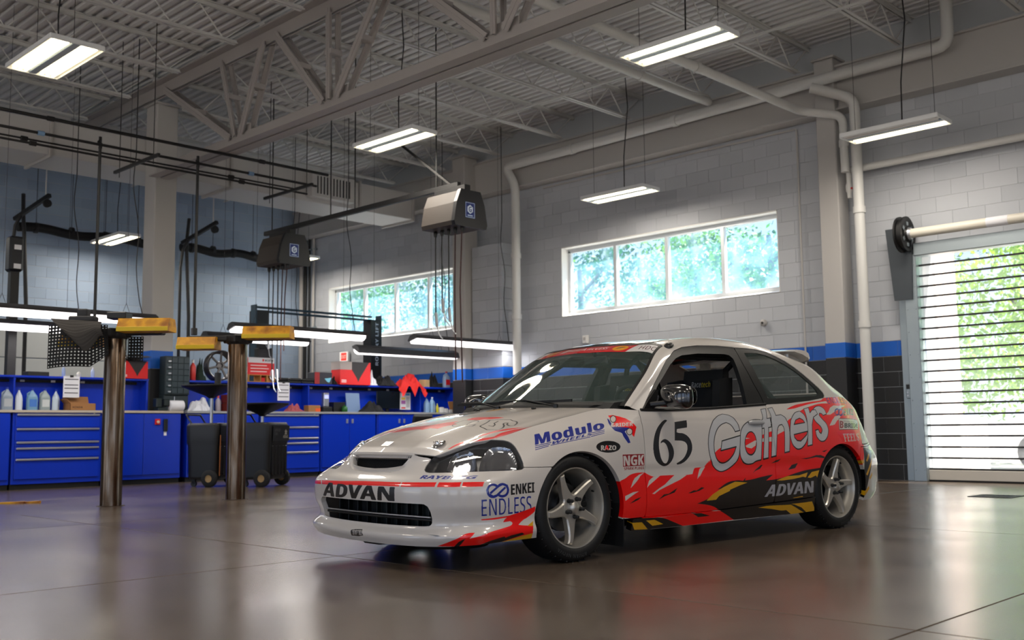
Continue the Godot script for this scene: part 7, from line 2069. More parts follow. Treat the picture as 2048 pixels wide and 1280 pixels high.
func bench_unit(z0: float, z1: float, kind: String, label: String) -> Node3D:
	var blue: Material = MAT["bench_blue"]; var al: Material = MAT["aluminium"]
	var t := thing("bench_cabinet", label, "cabinet", Vector3(BX, 0, (z0 + z1) * 0.5))
	var h := absf(z0 - z1) * 0.5 - 0.004
	box_part(t, "body", blue, Vector3(-0.47, 0.07, -h), Vector3(-0.02, 1.03, h), 0.005)
	box_part(t, "kick_plate", MAT["black_steel"], Vector3(-0.42, 0.0, -h), Vector3(-0.06, 0.07, h), 0.0)
	if kind == "drawers":
		var ys := [1.022, 0.827, 0.648, 0.568, 0.418, 0.135]
		for k in 5:
			var d := box_part(t, "drawer", blue, Vector3(-0.03, ys[k + 1] + 0.005, -h + 0.035), Vector3(0.0, ys[k] - 0.002, h - 0.035), 0.003)
			var hb := MB.new()
			hb.bb(Vector3(0.0, ys[k] - 0.034, -h + 0.045), Vector3(0.022, ys[k] - 0.006, h - 0.045), 0.006)
			obj(hb, "handle", al, d)
		var lk := MB.new(); lk.lathe([Vector2(0.011, 0.0), Vector2(0.011, 0.006), Vector2(0.0, 0.008)], Vector3(-0.005, 1.024, -h + 0.12), Basis(Vector3.UP, Vector3.RIGHT, Vector3.FORWARD), 10)
		obj(lk, "lock", al, t)
	else:
		for s in [-1, 1]:
			var d := box_part(t, "door", blue, Vector3(-0.03, 0.135, 0.004 if s > 0 else -h + 0.02), Vector3(0.0, 1.02, h - 0.02 if s > 0 else -0.004), 0.003)
			if kind == "doors":
				for q in [0.045, 0.068]:
					var hd := MB.new(); hd.bb(Vector3(0.0, 0.87, s * q - 0.008), Vector3(0.012, 0.945, s * q + 0.008), 0.003)
					obj(hd, "pull", al, d)
	return t

func carton(label: String, at: Vector3, s: Vector3, turn: float, m: Material, cat := "box", called := "carton") -> Node3D:
	var t := thing(called, label, cat, at, turn)
	box_part(t, "body", m, Vector3(-s.x / 2, 0, -s.z / 2), Vector3(s.x / 2, s.y, s.z / 2), 0.003)
	var tp := MB.new(); tp.bb(Vector3(-0.022, s.y, -s.z / 2), Vector3(0.022, s.y + 0.001, s.z / 2))
	obj(tp, "tape", mat("tape", Color(0.72, 0.60, 0.42), 0.4), t)
	return t

func face_print(t: Node3D, key: String, im: Image, s: Vector3, called := "printed_face") -> void:
	var mb := MB.new()
	mb.quad(Vector3(s.x / 2 + 0.001, s.y, s.z / 2), Vector3(s.x / 2 + 0.001, s.y, -s.z / 2), Vector3(s.x / 2 + 0.001, 0, -s.z / 2), Vector3(s.x / 2 + 0.001, 0, s.z / 2), Vector3.RIGHT)
	obj(mb, called, img_mat(key, im, 0.6), t)

func jug(label: String, at: Vector3, h: float, liquid: Color, lab: Color, turn := 0.0, cap := Color(0.1, 0.2, 0.6)) -> void:
	var t := thing("jug", label, "jug", at, turn)
	var k := h / 0.30
	var m := mat("jug_%s" % liquid.to_html(), liquid, 0.35)
	var mb := MB.new()
	var rows := []
	for q in [[0.0, 0.88], [0.01, 1.0], [0.17, 1.0], [0.21, 0.86], [0.25, 0.45], [0.272, 0.26], [0.29, 0.25]]:
		var r := []
		for i in 25:
			var a := TAU * i / 24.0
			r.append(Vector3(signf(cos(a)) * pow(absf(cos(a)), 0.6) * 0.048 * q[1], q[0], signf(sin(a)) * pow(absf(sin(a)), 0.6) * 0.075 * q[1]) * k)
		rows.append(r)
	mb.sheet(rows, [], true)
	obj(mb, "body", m, t)
	var c := MB.new(); c.lathe([Vector2(0.021, 0.285), Vector2(0.021, 0.31), Vector2(0.0, 0.31)], Vector3.ZERO, Basis.from_scale(Vector3.ONE * k), 14)
	obj(c, "cap", mat("cap_%s" % cap.to_html(), cap, 0.5), t)
	var l := MB.new(); l.bb(Vector3(0.0475, 0.05, -0.05) * k, Vector3(0.0495, 0.155, 0.05) * k)
	obj(l, "paper_label", mat("lab_%s" % lab.to_html(), lab, 0.6), t)
	var hd := MB.new(); hd.tube([Vector3(0, 0.19, 0.062) * k, Vector3(0, 0.235, 0.066) * k, Vector3(0, 0.262, 0.03) * k], 0.011 * k, 8)
	obj(hd, "handle", m, t)

func bottle(label: String, at: Vector3, h: float, r: float, c: Color, cap: Color) -> void:
	var t := thing("bottle", label, "bottle", at)
	var mb := MB.new(); mb.lathe([Vector2(0, 0), Vector2(r * 0.9, 0), Vector2(r, 0.006), Vector2(r, h * 0.66), Vector2(r * 0.75, h * 0.76), Vector2(r * 0.36, h * 0.84), Vector2(r * 0.36, h * 0.88)], Vector3.ZERO, Basis.IDENTITY, 16)
	obj(mb, "body", mat("bt_%s" % c.to_html(), c, 0.4), t)
	var cp := MB.new(); cp.lathe([Vector2(r * 0.42, h * 0.86), Vector2(r * 0.42, h), Vector2(0, h)], Vector3.ZERO, Basis.IDENTITY, 12)
	obj(cp, "cap", mat("bc_%s" % cap.to_html(), cap, 0.5), t)

func rumple(called: String, label: String, cat: String, at: Vector3, s: Vector3, m: Material, sd: int, drape := 0.0) -> void:
	var f := FastNoiseLite.new(); f.seed = sd; f.frequency = 0.9; f.fractal_octaves = 2
	var rows := []
	for i in 25:
		var r := []
		for j in 33:
			var u := i / 24.0 * 2.0 - 1.0; var w := j / 32.0 * 2.0 - 1.0
			var dome := maxf(0.0, 1.0 - pow(absf(u), 2.4)) * maxf(0.0, 1.0 - pow(absf(w), 2.4))
			var p := Vector3(u * s.x * 0.5, 0.004 + s.y * dome * (0.75 + 0.7 * f.get_noise_2d(u * 1.3 + sd, w * 1.7)), w * s.z * 0.5)
			p.x += 0.10 * s.x * f.get_noise_2d(w * 2.0, 9.0 + u); p.z += 0.10 * s.z * f.get_noise_2d(u * 2.0, 3.0 + w)
			if drape > 0.0 and u > 0.35: p.y -= drape * pow((u - 0.35) / 0.65, 1.2) * (0.5 + 0.5 * sin(w * 7.0 + 1.0)); 
			if drape <= 0.0: p.y = maxf(p.y, 0.003)
			r.append(p)
		rows.append(r)
	var mb := MB.new(); mb.sheet(rows, [], true)
	tag(obj(mb, called, m), label, cat)
	get_child(get_child_count() - 1).position = at

func build_workshop() -> void:
	var blue: Material = MAT["bench_blue"]
	bench_unit(-3.95, -5.19, "plain", "blue bench cabinet beside the washer jugs, left of the drawers")
	bench_unit(-5.21, -6.43, "drawers", "blue bench cabinet with five wide drawers behind the first lift post")
	var eu := bench_unit(-6.45, -7.64, "plain", "blue bench cabinet with a red switch and a black gauge")
	bench_unit(-7.74, -8.98, "plain", "blue bench cabinet behind the oil drain carts")
	bench_unit(-9.0, -10.15, "drawers", "blue bench cabinet with five drawers right of the oil drain carts")
	bench_unit(-10.17, -11.33, "doors", "blue two door bench cabinet under the grey board")
	bench_unit(-11.35, -12.45, "doors", "blue two door bench cabinet under the monitor")
	bench_unit(-12.47, -13.4, "doors", "blue two door bench cabinet in the corner by the window wall")
	var es := box_part(eu, "switch_plate", MAT["red_paint"], Vector3(0.0, 0.86, -0.245), Vector3(0.02, 0.945, -0.165), 0.004)
	var kn := MB.new(); kn.lathe([Vector2(0.02, 0.02), Vector2(0.022, 0.035), Vector2(0.0, 0.038)], Vector3(0, 0.902, -0.205), Basis(Vector3.UP, Vector3.RIGHT, Vector3.FORWARD), 14)
	obj(kn, "knob", mat("switch_cream", Color(0.8, 0.7, 0.6), 0.5), es)
	box_part(eu, "gauge", MAT["black_plastic"], Vector3(0.0, 0.76, -0.36), Vector3(0.03, 0.945, -0.30), 0.006)
	box_part(eu, "price_tag", MAT["paper"], Vector3(0.0, 0.70, -0.352), Vector3(0.006, 0.76, -0.31), 0.0)
	# worktops
	var tops := mat("worktop", Color(0.70, 0.66, 0.60), 0.4)
	for q in [[-3.95, -7.66, "light wooden worktop on the benches left of the tall column"], [-7.72, -13.42, "light grey worktop on the benches right of the tall column"]]:
		var w := MB.new(); w.bb(Vector3(BX - 0.48, 1.03, q[1]), Vector3(BX + 0.015, TOP, q[0]), 0.004)
		tag(obj(w, "worktop", tops if q[0] > -5.0 else mat("worktop_grey", Color(0.58, 0.59, 0.60), 0.35)), q[2], "worktop")
	# upper hutch
	for q in [[-3.95, -7.22, [-5.30], "blue bench hutch with shelf left of the tall column"], [-7.88, -13.42, [-10.08, -12.56], "long blue bench hutch with shelf right of the tall column"]]:
		var t := thing("bench_hutch", q[3], "shelf", Vector3(BX - 0.30, TOP, 0))
		box_part(t, "back_panel", blue, Vector3(-0.17, 0, q[1]), Vector3(-0.15, SHELF - TOP - 0.03, q[0]), 0.002)
		box_part(t, "shelf_board", blue, Vector3(-0.18, SHELF - TOP - 0.03, q[1]), Vector3(0.06, SHELF - TOP, q[0]), 0.004)
		for z in q[2] + [q[1] + 0.015]: box_part(t, "upright", blue, Vector3(-0.15, 0, z - 0.013), Vector3(0.05, SHELF - TOP - 0.03, z + 0.013), 0.003)
		var n := int((q[0] - q[1]) / 0.42)
		var st := box_part(t, "socket_strip", MAT["black_steel"], Vector3(-0.15, 0.395, q[1] + 0.1), Vector3(-0.115, 0.435, q[0] - 0.1), 0.004)
		for k in n:
			var z: float = q[0] - 0.25 - k * 0.42
			if z < q[1] + 0.2: break
			box_part(st, "socket", MAT["white_plastic"], Vector3(-0.115, 0.40, z - 0.03), Vector3(-0.111, 0.43, z + 0.03), 0.001)
	bench_things()
	task_lights()
	lift_posts()
	drain_carts()
	far_bay()

func sheet_print(lines: Array, bar: Color) -> Image:
	var im := Image.create(96, 128, false, Image.FORMAT_RGB8); im.fill(Color(0.88, 0.88, 0.90))
	for y in lines: im.fill_rect(Rect2i(8, y, 80, 5), bar)
	return im

func bench_things() -> void:
	var X := BX - 0.2
	# jugs on the left bench
	jug("grey washer fluid jug with blue cap at the hutch upright", Vector3(X, TOP, -5.19), 0.30, Color(0.52, 0.57, 0.62), Color(0.66, 0.68, 0.70))
	jug("tall white jug pushed against the grey jug", Vector3(X - 0.04, TOP, -5.36), 0.29, Color(0.80, 0.83, 0.87), Color(0.80, 0.83, 0.87), 1.2)
	jug("pale blue jug with a red and blue label", Vector3(X, TOP, -5.52), 0.29, Color(0.42, 0.58, 0.70), Color(0.25, 0.45, 0.75))
	jug("clear grey jug right of the pale blue jug", Vector3(X, TOP, -5.69), 0.29, Color(0.55, 0.60, 0.60), Color(0.75, 0.77, 0.77))
	jug("narrow white jug next to the open cardboard box", Vector3(X, TOP, -5.84), 0.28, Color(0.72, 0.77, 0.82), Color(0.55, 0.60, 0.75), 1.0)
	# open cardboard box
	var cb := thing("open_carton", "open brown cardboard box on the left bench", "box", Vector3(X + 0.04, TOP, -6.16), 0.0)
	for q in [[Vector3(-0.12, 0, -0.18), Vector3(0.12, 0.006, 0.18)], [Vector3(0.114, 0, -0.18), Vector3(0.12, 0.10, 0.18)], [Vector3(-0.12, 0, -0.18), Vector3(-0.114, 0.10, 0.18)], [Vector3(-0.12, 0, 0.174), Vector3(0.12, 0.10, 0.18)], [Vector3(-0.12, 0, -0.18), Vector3(0.12, 0.10, -0.174)]]: box_part(cb, "panel", MAT["cardboard"], q[0], q[1], 0.001)
	var fl := MB.new(); fl.bar(Vector3(-0.117, 0.10, 0), Vector3(-0.16, 0.20, 0), 0.36, 0.005, Vector3(1, 0, 0)); fl.bar(Vector3(0.0, 0.10, 0.178), Vector3(0.0, 0.16, 0.23), 0.24, 0.005, Vector3(0, 0, 1))
	obj(fl, "flap", MAT["cardboard"], cb)
	var cp := Image.create(128, 40, false, Image.FORMAT_RGB8); cp.fill(Color(0.60, 0.42, 0.25)); text_rect(cp, "HONDA", font("Droid Sans", 700), Rect2(8, 16, 54, 14), Color(0.2, 0.13, 0.08))
	var cf := MB.new(); cf.quad(Vector3(0.1206, 0.09, 0.17), Vector3(0.1206, 0.09, -0.17), Vector3(0.1206, 0.01, -0.17), Vector3(0.1206, 0.01, 0.17), Vector3.RIGHT)
	obj(cf, "print", img_mat("carton_print", cp, 0.85), cb)
	# notices clipped to the shelf edges
	for q in [[-6.06, "printed notice clipped to the shelf above the cardboard box"], [-9.56, "printed notice clipped to the shelf above the tray cart"]]:
		var t := thing("notice", q[1], "notice", Vector3(BX - 0.22, 1.40, q[0]))
		var pm := MB.new(); pm.bb(Vector3(-0.001, -0.15, -0.115), Vector3(0.001, 0.15, 0.115)); obj(pm, "sheet", MAT["paper"], t)
		var pf := MB.new(); pf.quad(Vector3(0.0016, 0.15, 0.115), Vector3(0.0016, 0.15, -0.115), Vector3(0.0016, -0.15, -0.115), Vector3(0.0016, -0.15, 0.115), Vector3.RIGHT)
		obj(pf, "print", img_mat("notice_print", sheet_print([16, 50, 70, 98], Color(0.15, 0.16, 0.2)), 0.8), t)
		var cl := MB.new(); cl.box(Vector3(0.004, 0.15, 0), Vector3(0.014, 0.03, 0.05), 0.003); obj(cl, "clip", MAT["black_steel"], t)
	# bottles and small parts on the left shelf
	var sx := BX - 0.36
	for q in [[-6.0, 0.16, 0.024, Color(0.55, 0.62, 0.75), Color(0.8, 0.8, 0.85), "slim lilac spray bottle on the shelf left of the lift post"], [-6.22, 0.09, 0.03, Color(0.75, 0.74, 0.70), Color(0.7, 0.7, 0.7), "short cream bottle on the shelf left of the lift post"], [-6.42, 0.15, 0.026, Color(0.62, 0.68, 0.80), Color(0.85, 0.85, 0.9), "slim pale blue bottle on the shelf behind the lift post"], [-5.02, 0.05, 0.03, Color(0.75, 0.55, 0.35), Color(0.3, 0.3, 0.3), "short brown pot on the left end of the shelf"]]: bottle(q[5], Vector3(sx, SHELF, q[0]), q[1], q[2], q[3], q[4])
	carton("dark box with a blue print at the left end of the shelf", Vector3(sx + 0.02, SHELF, -4.74), Vector3(0.2, 0.28, 0.42), 0.0, mat("dark_print", Color(0.08, 0.09, 0.13), 0.5))
	carton("low black tool case on the left shelf behind the hanging mat", Vector3(sx, SHELF, -5.62), Vector3(0.16, 0.06, 0.3), 0.1, MAT["black_plastic"], "case", "tool_case")
	# red carton with a black triangle, and mats on it
	var rim := Image.create(128, 96, false, Image.FORMAT_RGB8); rim.fill(Color(0.80, 0.06, 0.08))
	poly_fill(rim, PackedVector2Array([Vector2(28, 0), Vector2(122, 0), Vector2(84, 66), Vector2(76, 84), Vector2(68, 66)]), Color(0.12, 0.11, 0.12))
	rim.fill_rect(Rect2i(6, 76, 20, 4), Color(0.9, 0.85, 0.85)); rim.fill_rect(Rect2i(6, 83, 20, 4), Color(0.9, 0.85, 0.85))
	var r1 := carton("red carton with a black triangle under grey rubber mats", Vector3(sx + 0.02, SHELF, -6.99), Vector3(0.24, 0.26, 0.40), 0.0, MAT["red_paint"])
	face_print(r1, "red_carton_print", rim, Vector3(0.24, 0.26, 0.40))
	for k in 4:
		var rows := []
		for i in 9:
			var r := []
			for j in 13:
				var u := i / 8.0 - 0.5; var w := j / 12.0 - 0.5
				r.append(Vector3(u * 0.34 + 0.03, 0.305 + k * 0.024 - 0.02 * maxf(0.0, u) * k + 0.004 * sin(w * 9.0), w * 0.46))
			rows.append(r)
		var mm := MB.new(); mm.sheet(rows, [], true)
		var o := obj(mm, "rubber_mat", mat("mat_grey_%d" % (k % 2), Color(0.22, 0.21, 0.20) if k % 2 else Color(0.30, 0.29, 0.28), 0.8))
		o.position = Vector3(sx + 0.02, SHELF - 0.03, -6.99)
		tag(o, "grey rubber mat lying in the pile on the red carton", "mat", "mats on the red carton")
	var r2 := carton("large red carton with a dark front beside the rear lift post", Vector3(sx + 0.04, SHELF, -11.01), Vector3(0.26, 0.40, 0.66), 0.0, MAT["red_paint"])
	face_print(r2, "red_carton_print", rim, Vector3(0.26, 0.40, 0.66))
	var gr := box_part(r2, "grey_upper_half", mat("carton_grey", Color(0.62, 0.58, 0.56), 0.7), Vector3(-0.132, 0.26, 0.08), Vector3(0.134, 0.402, 0.335), 0.002)
	# vise, paper roll, bag
	var vs := thing("bench_vise", "dark green bench vise on the bench end beside the column", "vise", Vector3(BX - 0.12, TOP, -7.36))
	box_part(vs, "base", mat("vise_green", Color(0.06, 0.12, 0.12), 0.45), Vector3(-0.08, 0, -0.08), Vector3(0.08, 0.05, 0.08), 0.01)
	box_part(vs, "jaw_fixed", MAT["vise_green"], Vector3(-0.06, 0.05, 0.01), Vector3(0.06, 0.19, 0.10), 0.012)
	box_part(vs, "jaw_moving", MAT["vise_green"], Vector3(-0.06, 0.07, -0.12), Vector3(0.06, 0.18, -0.03), 0.012)
	var vh := MB.new(); vh.tube([Vector3(0.0, 0.10, -0.12), Vector3(0.0, 0.10, -0.22)], 0.014, 10); vh.tube([Vector3(0.0, 0.0, -0.21), Vector3(0.01, 0.22, -0.21)], 0.007, 8); obj(vh, "screw", MAT["aluminium"], vs)
	var pr := thing("paper_roll", "roll of white paper towel beside the vise", "paper roll", Vector3(BX - 0.09, TOP, -7.585))
	var pm2 := MB.new(); pm2.lathe([Vector2(0.02, 0.0), Vector2(0.075, 0.0), Vector2(0.08, 0.004), Vector2(0.08, 0.22), Vector2(0.075, 0.224), Vector2(0.02, 0.224)], Vector3(0, 0.08, -0.11), Basis(Vector3.RIGHT, Vector3.BACK, Vector3.DOWN), 24); obj(pm2, "paper", MAT["paper"], pr)
	var pc := MB.new(); pc.lathe([Vector2(0.0, -0.003), Vector2(0.021, -0.003), Vector2(0.021, 0.227), Vector2(0.0, 0.227)], Vector3(0, 0.08, -0.11), Basis(Vector3.RIGHT, Vector3.BACK, Vector3.DOWN), 14); obj(pc, "core", MAT["cardboard"], pr)
	rumple("plastic_bag", "crumpled white plastic bag on the bench behind the funnel pole", "bag", Vector3(BX - 0.14, TOP, -8.0), Vector3(0.22, 0.2, 0.38), mat("bag_white", Color(0.78, 0.79, 0.82), 0.4), 4)
	# parts cabinet of small drawers standing behind the column foot
	var oc := thing("parts_organiser", "dark green parts organiser of small drawers on the bench", "organiser", Vector3(BX - 0.33, TOP, -7.62))
	box_part(oc, "case", mat("organiser_green", Color(0.10, 0.16, 0.18), 0.5), Vector3(-0.10, 0.25, -0.26), Vector3(0.09, 0.84, 0.14), 0.006)
	box_part(oc, "stand", MAT["organiser_green"], Vector3(-0.10, 0.0, -0.26), Vector3(0.06, 0.25, 0.14), 0.006)
	for i in 6:
		for j in 4:
			var dr := box_part(oc, "drawer", mat("organiser_drawer", Color(0.13, 0.20, 0.23), 0.45), Vector3(0.09, 0.27 + i * 0.093, -0.25 + j * 0.097), Vector3(0.10, 0.355 + i * 0.093, -0.16 + j * 0.097), 0.003)
			if j == 3: box_part(dr, "pull", MAT["aluminium"], Vector3(0.10, 0.285 + i * 0.093, 0.055), Vector3(0.115, 0.305 + i * 0.093, 0.10), 0.002)
	# shelf right of the column
	bottle("spray bottle of red liquid with a white trigger top", Vector3(sx + 0.03, SHELF, -7.98), 0.32, 0.045, Color(0.78, 0.22, 0.20), Color(0.85, 0.85, 0.85))
	rumple("green_cloth", "dark green cloth bundle on the shelf behind the wheel rim", "cloth", Vector3(sx, SHELF, -8.12), Vector3(0.16, 0.34, 0.13), mat("cloth_green", Color(0.10, 0.17, 0.13), 0.9), 8)
	var wr := thing("alloy_wheel", "grey alloy wheel leaning on the shelf behind the rear lift post", "wheel", Vector3(sx, SHELF + 0.002, -8.46), 0.0)
	var wb := MB.new()
	var wbas := Basis(Vector3.UP, Vector3(1, 0.12, 0).normalized(), Vector3.FORWARD)
	wb.lathe([Vector2(0.235, -0.09), Vector2(0.245, -0.08), Vector2(0.22, -0.04), Vector2(0.22, 0.03), Vector2(0.24, 0.06), Vector2(0.235, 0.066), Vector2(0.212, 0.05), Vector2(0.205, -0.08)], Vector3(0, 0.245, 0), wbas, 40)
	obj(wb, "barrel", mat("rim_grey", Color(0.34, 0.33, 0.33), 0.4, 0.6), wr)
	for k in 7:
		var a := TAU * k / 7.0
		var sp := MB.new()
		sp.bar(Vector3(0.03, 0.245 + cos(a) * 0.05, sin(a) * 0.05), Vector3(0.045, 0.245 + cos(a) * 0.215, sin(a) * 0.215), 0.035, 0.022, Vector3.RIGHT, 0.006)
		obj(sp, "spoke", MAT["rim_grey"], wr)
	var hb := MB.new(); hb.lathe([Vector2(0.07, 0.0), Vector2(0.065, 0.04), Vector2(0.035, 0.045), Vector2(0.03, 0.02), Vector2(0, 0.02)], Vector3(0, 0.245, 0), wbas, 24); obj(hb, "hub", MAT["rim_grey"], wr)
	bottle("small red bottle in front of the wheel rim", Vector3(sx + 0.1, SHELF, -8.62), 0.12, 0.03, Color(0.75, 0.10, 0.14), Color(0.5, 0.75, 0.7))
	var wi := Image.create(160, 96, false, Image.FORMAT_RGB8); wi.fill(Color(0.80, 0.12, 0.14)); wi.fill_rect(Rect2i(0, 0, 160, 30), Color(0.80, 0.80, 0.82))
	text_rect(wi, "WURTH", font("Droid Sans", 700), Rect2(100, 9, 52, 12), Color(0.1, 0.1, 0.12)); wi.fill_rect(Rect2i(86, 8, 10, 13), Color(0.8, 0.1, 0.1))
	for k in 3: wi.fill_rect(Rect2i(14, 42 + k * 17, 100 + 12 * (k % 2), 5), Color(0.88, 0.80, 0.80))
	var wc := carton("red and white carton standing on a small crate", Vector3(sx, SHELF + 0.125, -9.17), Vector3(0.16, 0.28, 0.49), 0.0, mat("carton_red", Color(0.78, 0.11, 0.13), 0.6))
	face_print(wc, "red_white_print", wi, Vector3(0.16, 0.28, 0.49))
	var kr := thing("small_crate", "small wooden crate with pink goods under the red and white carton", "crate", Vector3(sx, SHELF, -9.17))
	for q in [[Vector3(-0.1, 0, -0.25), Vector3(0.1, 0.012, 0.25)], [Vector3(-0.1, 0.112, -0.25), Vector3(0.1, 0.124, 0.25)]]: box_part(kr, "board", mat("crate_wood", Color(0.66, 0.47, 0.24), 0.8), q[0], q[1], 0.001)
	for z in [-0.24, -0.10, 0.02, 0.24]: box_part(kr, "divider", MAT["crate_wood"], Vector3(-0.1, 0.012, z - 0.008), Vector3(0.1, 0.112, z + 0.008), 0.001)
	box_part(kr, "red_pack", MAT["red_paint"], Vector3(-0.05, 0.012, -0.08), Vector3(0.07, 0.08, -0.01), 0.004)
	for k in 3:
		var tr := thing("parts_tray", ["flat black parts tray beside the small crate", "flat black parts tray in the middle of the shelf row", "flat black parts tray next to the printed box"][k], "tray", Vector3(sx + 0.02, SHELF, -9.55 - k * 0.25))
		for j in 2:
			box_part(tr, "tray_layer", MAT["black_plastic"], Vector3(-0.11, j * 0.045, -0.115), Vector3(0.11, j * 0.045 + 0.04, 0.115), 0.008)
	var b3 := Image.create(64, 64, false, Image.FORMAT_RGB8); b3.fill(Color(0.13, 0.14, 0.19)); b3.fill_rect(Rect2i(0, 0, 18, 64), Color(0.6, 0.1, 0.12))
	poly_fill(b3, PackedVector2Array([Vector2(36, 34), Vector2(62, 28), Vector2(54, 56), Vector2(46, 52)]), Color(0.45, 0.75, 0.85))
	face_print(carton("dark printed box with a red edge and light blue drawing", Vector3(sx + 0.03, SHELF, -10.36), Vector3(0.2, 0.20, 0.36), 0.0, MAT["dark_print"]), "blue_box_print", b3, Vector3(0.2, 0.20, 0.36))
	rumple("black_cloth", "black cloth heap beside the printed box", "cloth", Vector3(sx + 0.05, SHELF, -10.605), Vector3(0.2, 0.12, 0.11), mat("cloth_black", Color(0.03, 0.032, 0.04), 0.9), 12)
	rumple("clear_wrap", "clear plastic wrap crumpled beside the large red carton", "wrap", Vector3(sx + 0.02, SHELF, -11.45), Vector3(0.2, 0.26, 0.18), MAT["bag_white"], 14)
	rumple("black_jacket", "black jacket heaped on the shelf left of the red cloth", "jacket", Vector3(sx + 0.02, SHELF, -11.76), Vector3(0.28, 0.2, 0.40), MAT["cloth_black"], 16)
	rumple("red_cloth", "red cloth draped over the front of the shelf", "cloth", Vector3(sx + 0.10, SHELF, -12.29), Vector3(0.34, 0.22, 0.58), mat("cloth_red", Color(0.72, 0.08, 0.06), 0.85), 18, 0.2)
	carton("small cream carton on the shelf right of the red cloth", Vector3(sx + 0.03, SHELF, -12.72), Vector3(0.14, 0.14, 0.16), 0.3, mat("carton_cream", Color(0.72, 0.60, 0.42), 0.8))
	rumple("black_bag", "black bag on the shelf right of the cream carton", "bag", Vector3(sx, SHELF, -12.95), Vector3(0.2, 0.26, 0.2), MAT["cloth_black"], 20)
	jug("clear water jug with a red handle on the shelf end", Vector3(sx + 0.05, SHELF, -13.26), 0.30, Color(0.58, 0.66, 0.76), Color(0.85, 0.10, 0.12), 0.0, Color(0.8, 0.1, 0.1))
	# bench right half
	bottle("blue oil bottle behind the funnel pole", Vector3(X - 0.1, TOP, -8.28), 0.25, 0.05, Color(0.20, 0.38, 0.62), Color(0.8, 0.8, 0.8))
	bottle("white and red oil bottle behind the funnel pole", Vector3(X - 0.1, TOP, -8.41), 0.25, 0.045, Color(0.65, 0.62, 0.66), Color(0.8, 0.3, 0.3))
	for k in 2: carton(["orange and black carton on the bench behind the rear lift post", "orange and black carton stacked on another behind the rear lift post"][k], Vector3(X - 0.05, TOP + k * 0.135, -8.6), Vector3(0.2, 0.13, 0.24), 0.0, mat("carton_orange", Color(0.45, 0.12, 0.05), 0.6))
	rumple("shop_rag", "red and white rag heap on the bench end of the drain cart", "rag", Vector3(X + 0.05, TOP, -9.72), Vector3(0.2, 0.12, 0.3), mat("rag", Color(0.62, 0.30, 0.32), 0.9), 22)
	var ob := carton("small carton with an orange label on the worktop", Vector3(X + 0.05, TOP, -10.08), Vector3(0.14, 0.11, 0.24), 0.0, MAT["cardboard"])
	box_part(ob, "orange_label", mat("orange", Color(0.85, 0.33, 0.08), 0.6), Vector3(0.07, 0.005, -0.119), Vector3(0.0715, 0.06, -0.02), 0.0)
	var ch := thing("tool_charger", "silver and black charger with a small blue screen", "charger", Vector3(X, TOP, -10.38))
	box_part(ch, "foot", MAT["black_plastic"], Vector3(-0.07, 0, -0.10), Vector3(0.08, 0.09, 0.10), 0.015)
	box_part(ch, "mast", MAT["aluminium"], Vector3(-0.04, 0.09, -0.055), Vector3(0.04, 0.33, 0.055), 0.01)
	box_part(ch, "screen", emit("screen_blue", Color(0.15, 0.35, 0.9), 0.8), Vector3(0.04, 0.23, -0.04), Vector3(0.043, 0.29, 0.04), 0.0)
	carton("dark bin with bottles on the worktop beside the charger", Vector3(X - 0.02, TOP, -10.63), Vector3(0.18, 0.17, 0.24), 0.0, MAT["black_plastic"], "bin", "parts_bin")
	bottle("green bottle lying open in front of the dark bin", Vector3(X + 0.12, TOP, -10.70), 0.12, 0.05, Color(0.05, 0.35, 0.10), Color(0.05, 0.3, 0.1))
	var bd := MB.new(); bd.box(Vector3(0, 0.17, 0), Vector3(0.012, 0.34, 0.30), 0.005, Basis(Vector3.BACK, 0.12)); tag(obj(bd, "grey_board", mat("board_grey", Color(0.42, 0.52, 0.66), 0.5)), "pale grey board leaning against the hutch", "board"); get_child(get_child_count() - 1).position = Vector3(X - 0.1, TOP, -11.04)
	rumple("black_hoodie", "black jacket heaped on the worktop in front of the monitor", "jacket", Vector3(X + 0.08, TOP, -11.32), Vector3(0.22, 0.18, 0.46), MAT["cloth_black"], 26)
	var mo := thing("monitor", "black computer monitor on the worktop", "monitor", Vector3(X - 0.1, TOP, -11.82))
	box_part(mo, "screen", mat("monitor_glass", Color(0.045, 0.07, 0.10), 0.15), Vector3(0.0, 0.07, -0.27), Vector3(0.025, 0.385, 0.27), 0.006)
	box_part(mo, "stand", MAT["black_plastic"], Vector3(-0.05, 0.0, -0.10), Vector3(0.06, 0.012, 0.10), 0.004); box_part(mo, "neck", MAT["black_plastic"], Vector3(-0.03, 0.01, -0.03), Vector3(0.0, 0.1, 0.03), 0.004)
	var po := Image.create(64, 96, false, Image.FORMAT_RGB8); po.fill(Color(0.80, 0.80, 0.82)); po.fill_rect(Rect2i(34, 4, 26, 12), Color(0.25, 0.55, 0.8)); po.fill_rect(Rect2i(8, 26, 24, 14), Color(0.85, 0.7, 0.3)); po.fill_rect(Rect2i(8, 44, 26, 20), Color(0.6, 0.35, 0.6)); po.fill_rect(Rect2i(8, 82, 26, 8), Color(0.8, 0.2, 0.2)); po.fill_rect(Rect2i(38, 24, 20, 60), Color(0.66, 0.66, 0.68))
	var pt := thing("safety_poster", "colourful safety sheet hanging in the hutch beside the monitor", "poster", Vector3(BX - 0.29, 1.275, -12.22))
	var ps := MB.new(); ps.bb(Vector3(-0.002, -0.155, -0.125), Vector3(0.002, 0.155, 0.125)); obj(ps, "sheet", MAT["paper"], pt)
	var pf2 := MB.new(); pf2.quad(Vector3(0.0026, 0.155, 0.125), Vector3(0.0026, 0.155, -0.125), Vector3(0.0026, -0.155, -0.125), Vector3(0.0026, -0.155, 0.125), Vector3.RIGHT); obj(pf2, "print", img_mat("poster_print", po, 0.7), pt)
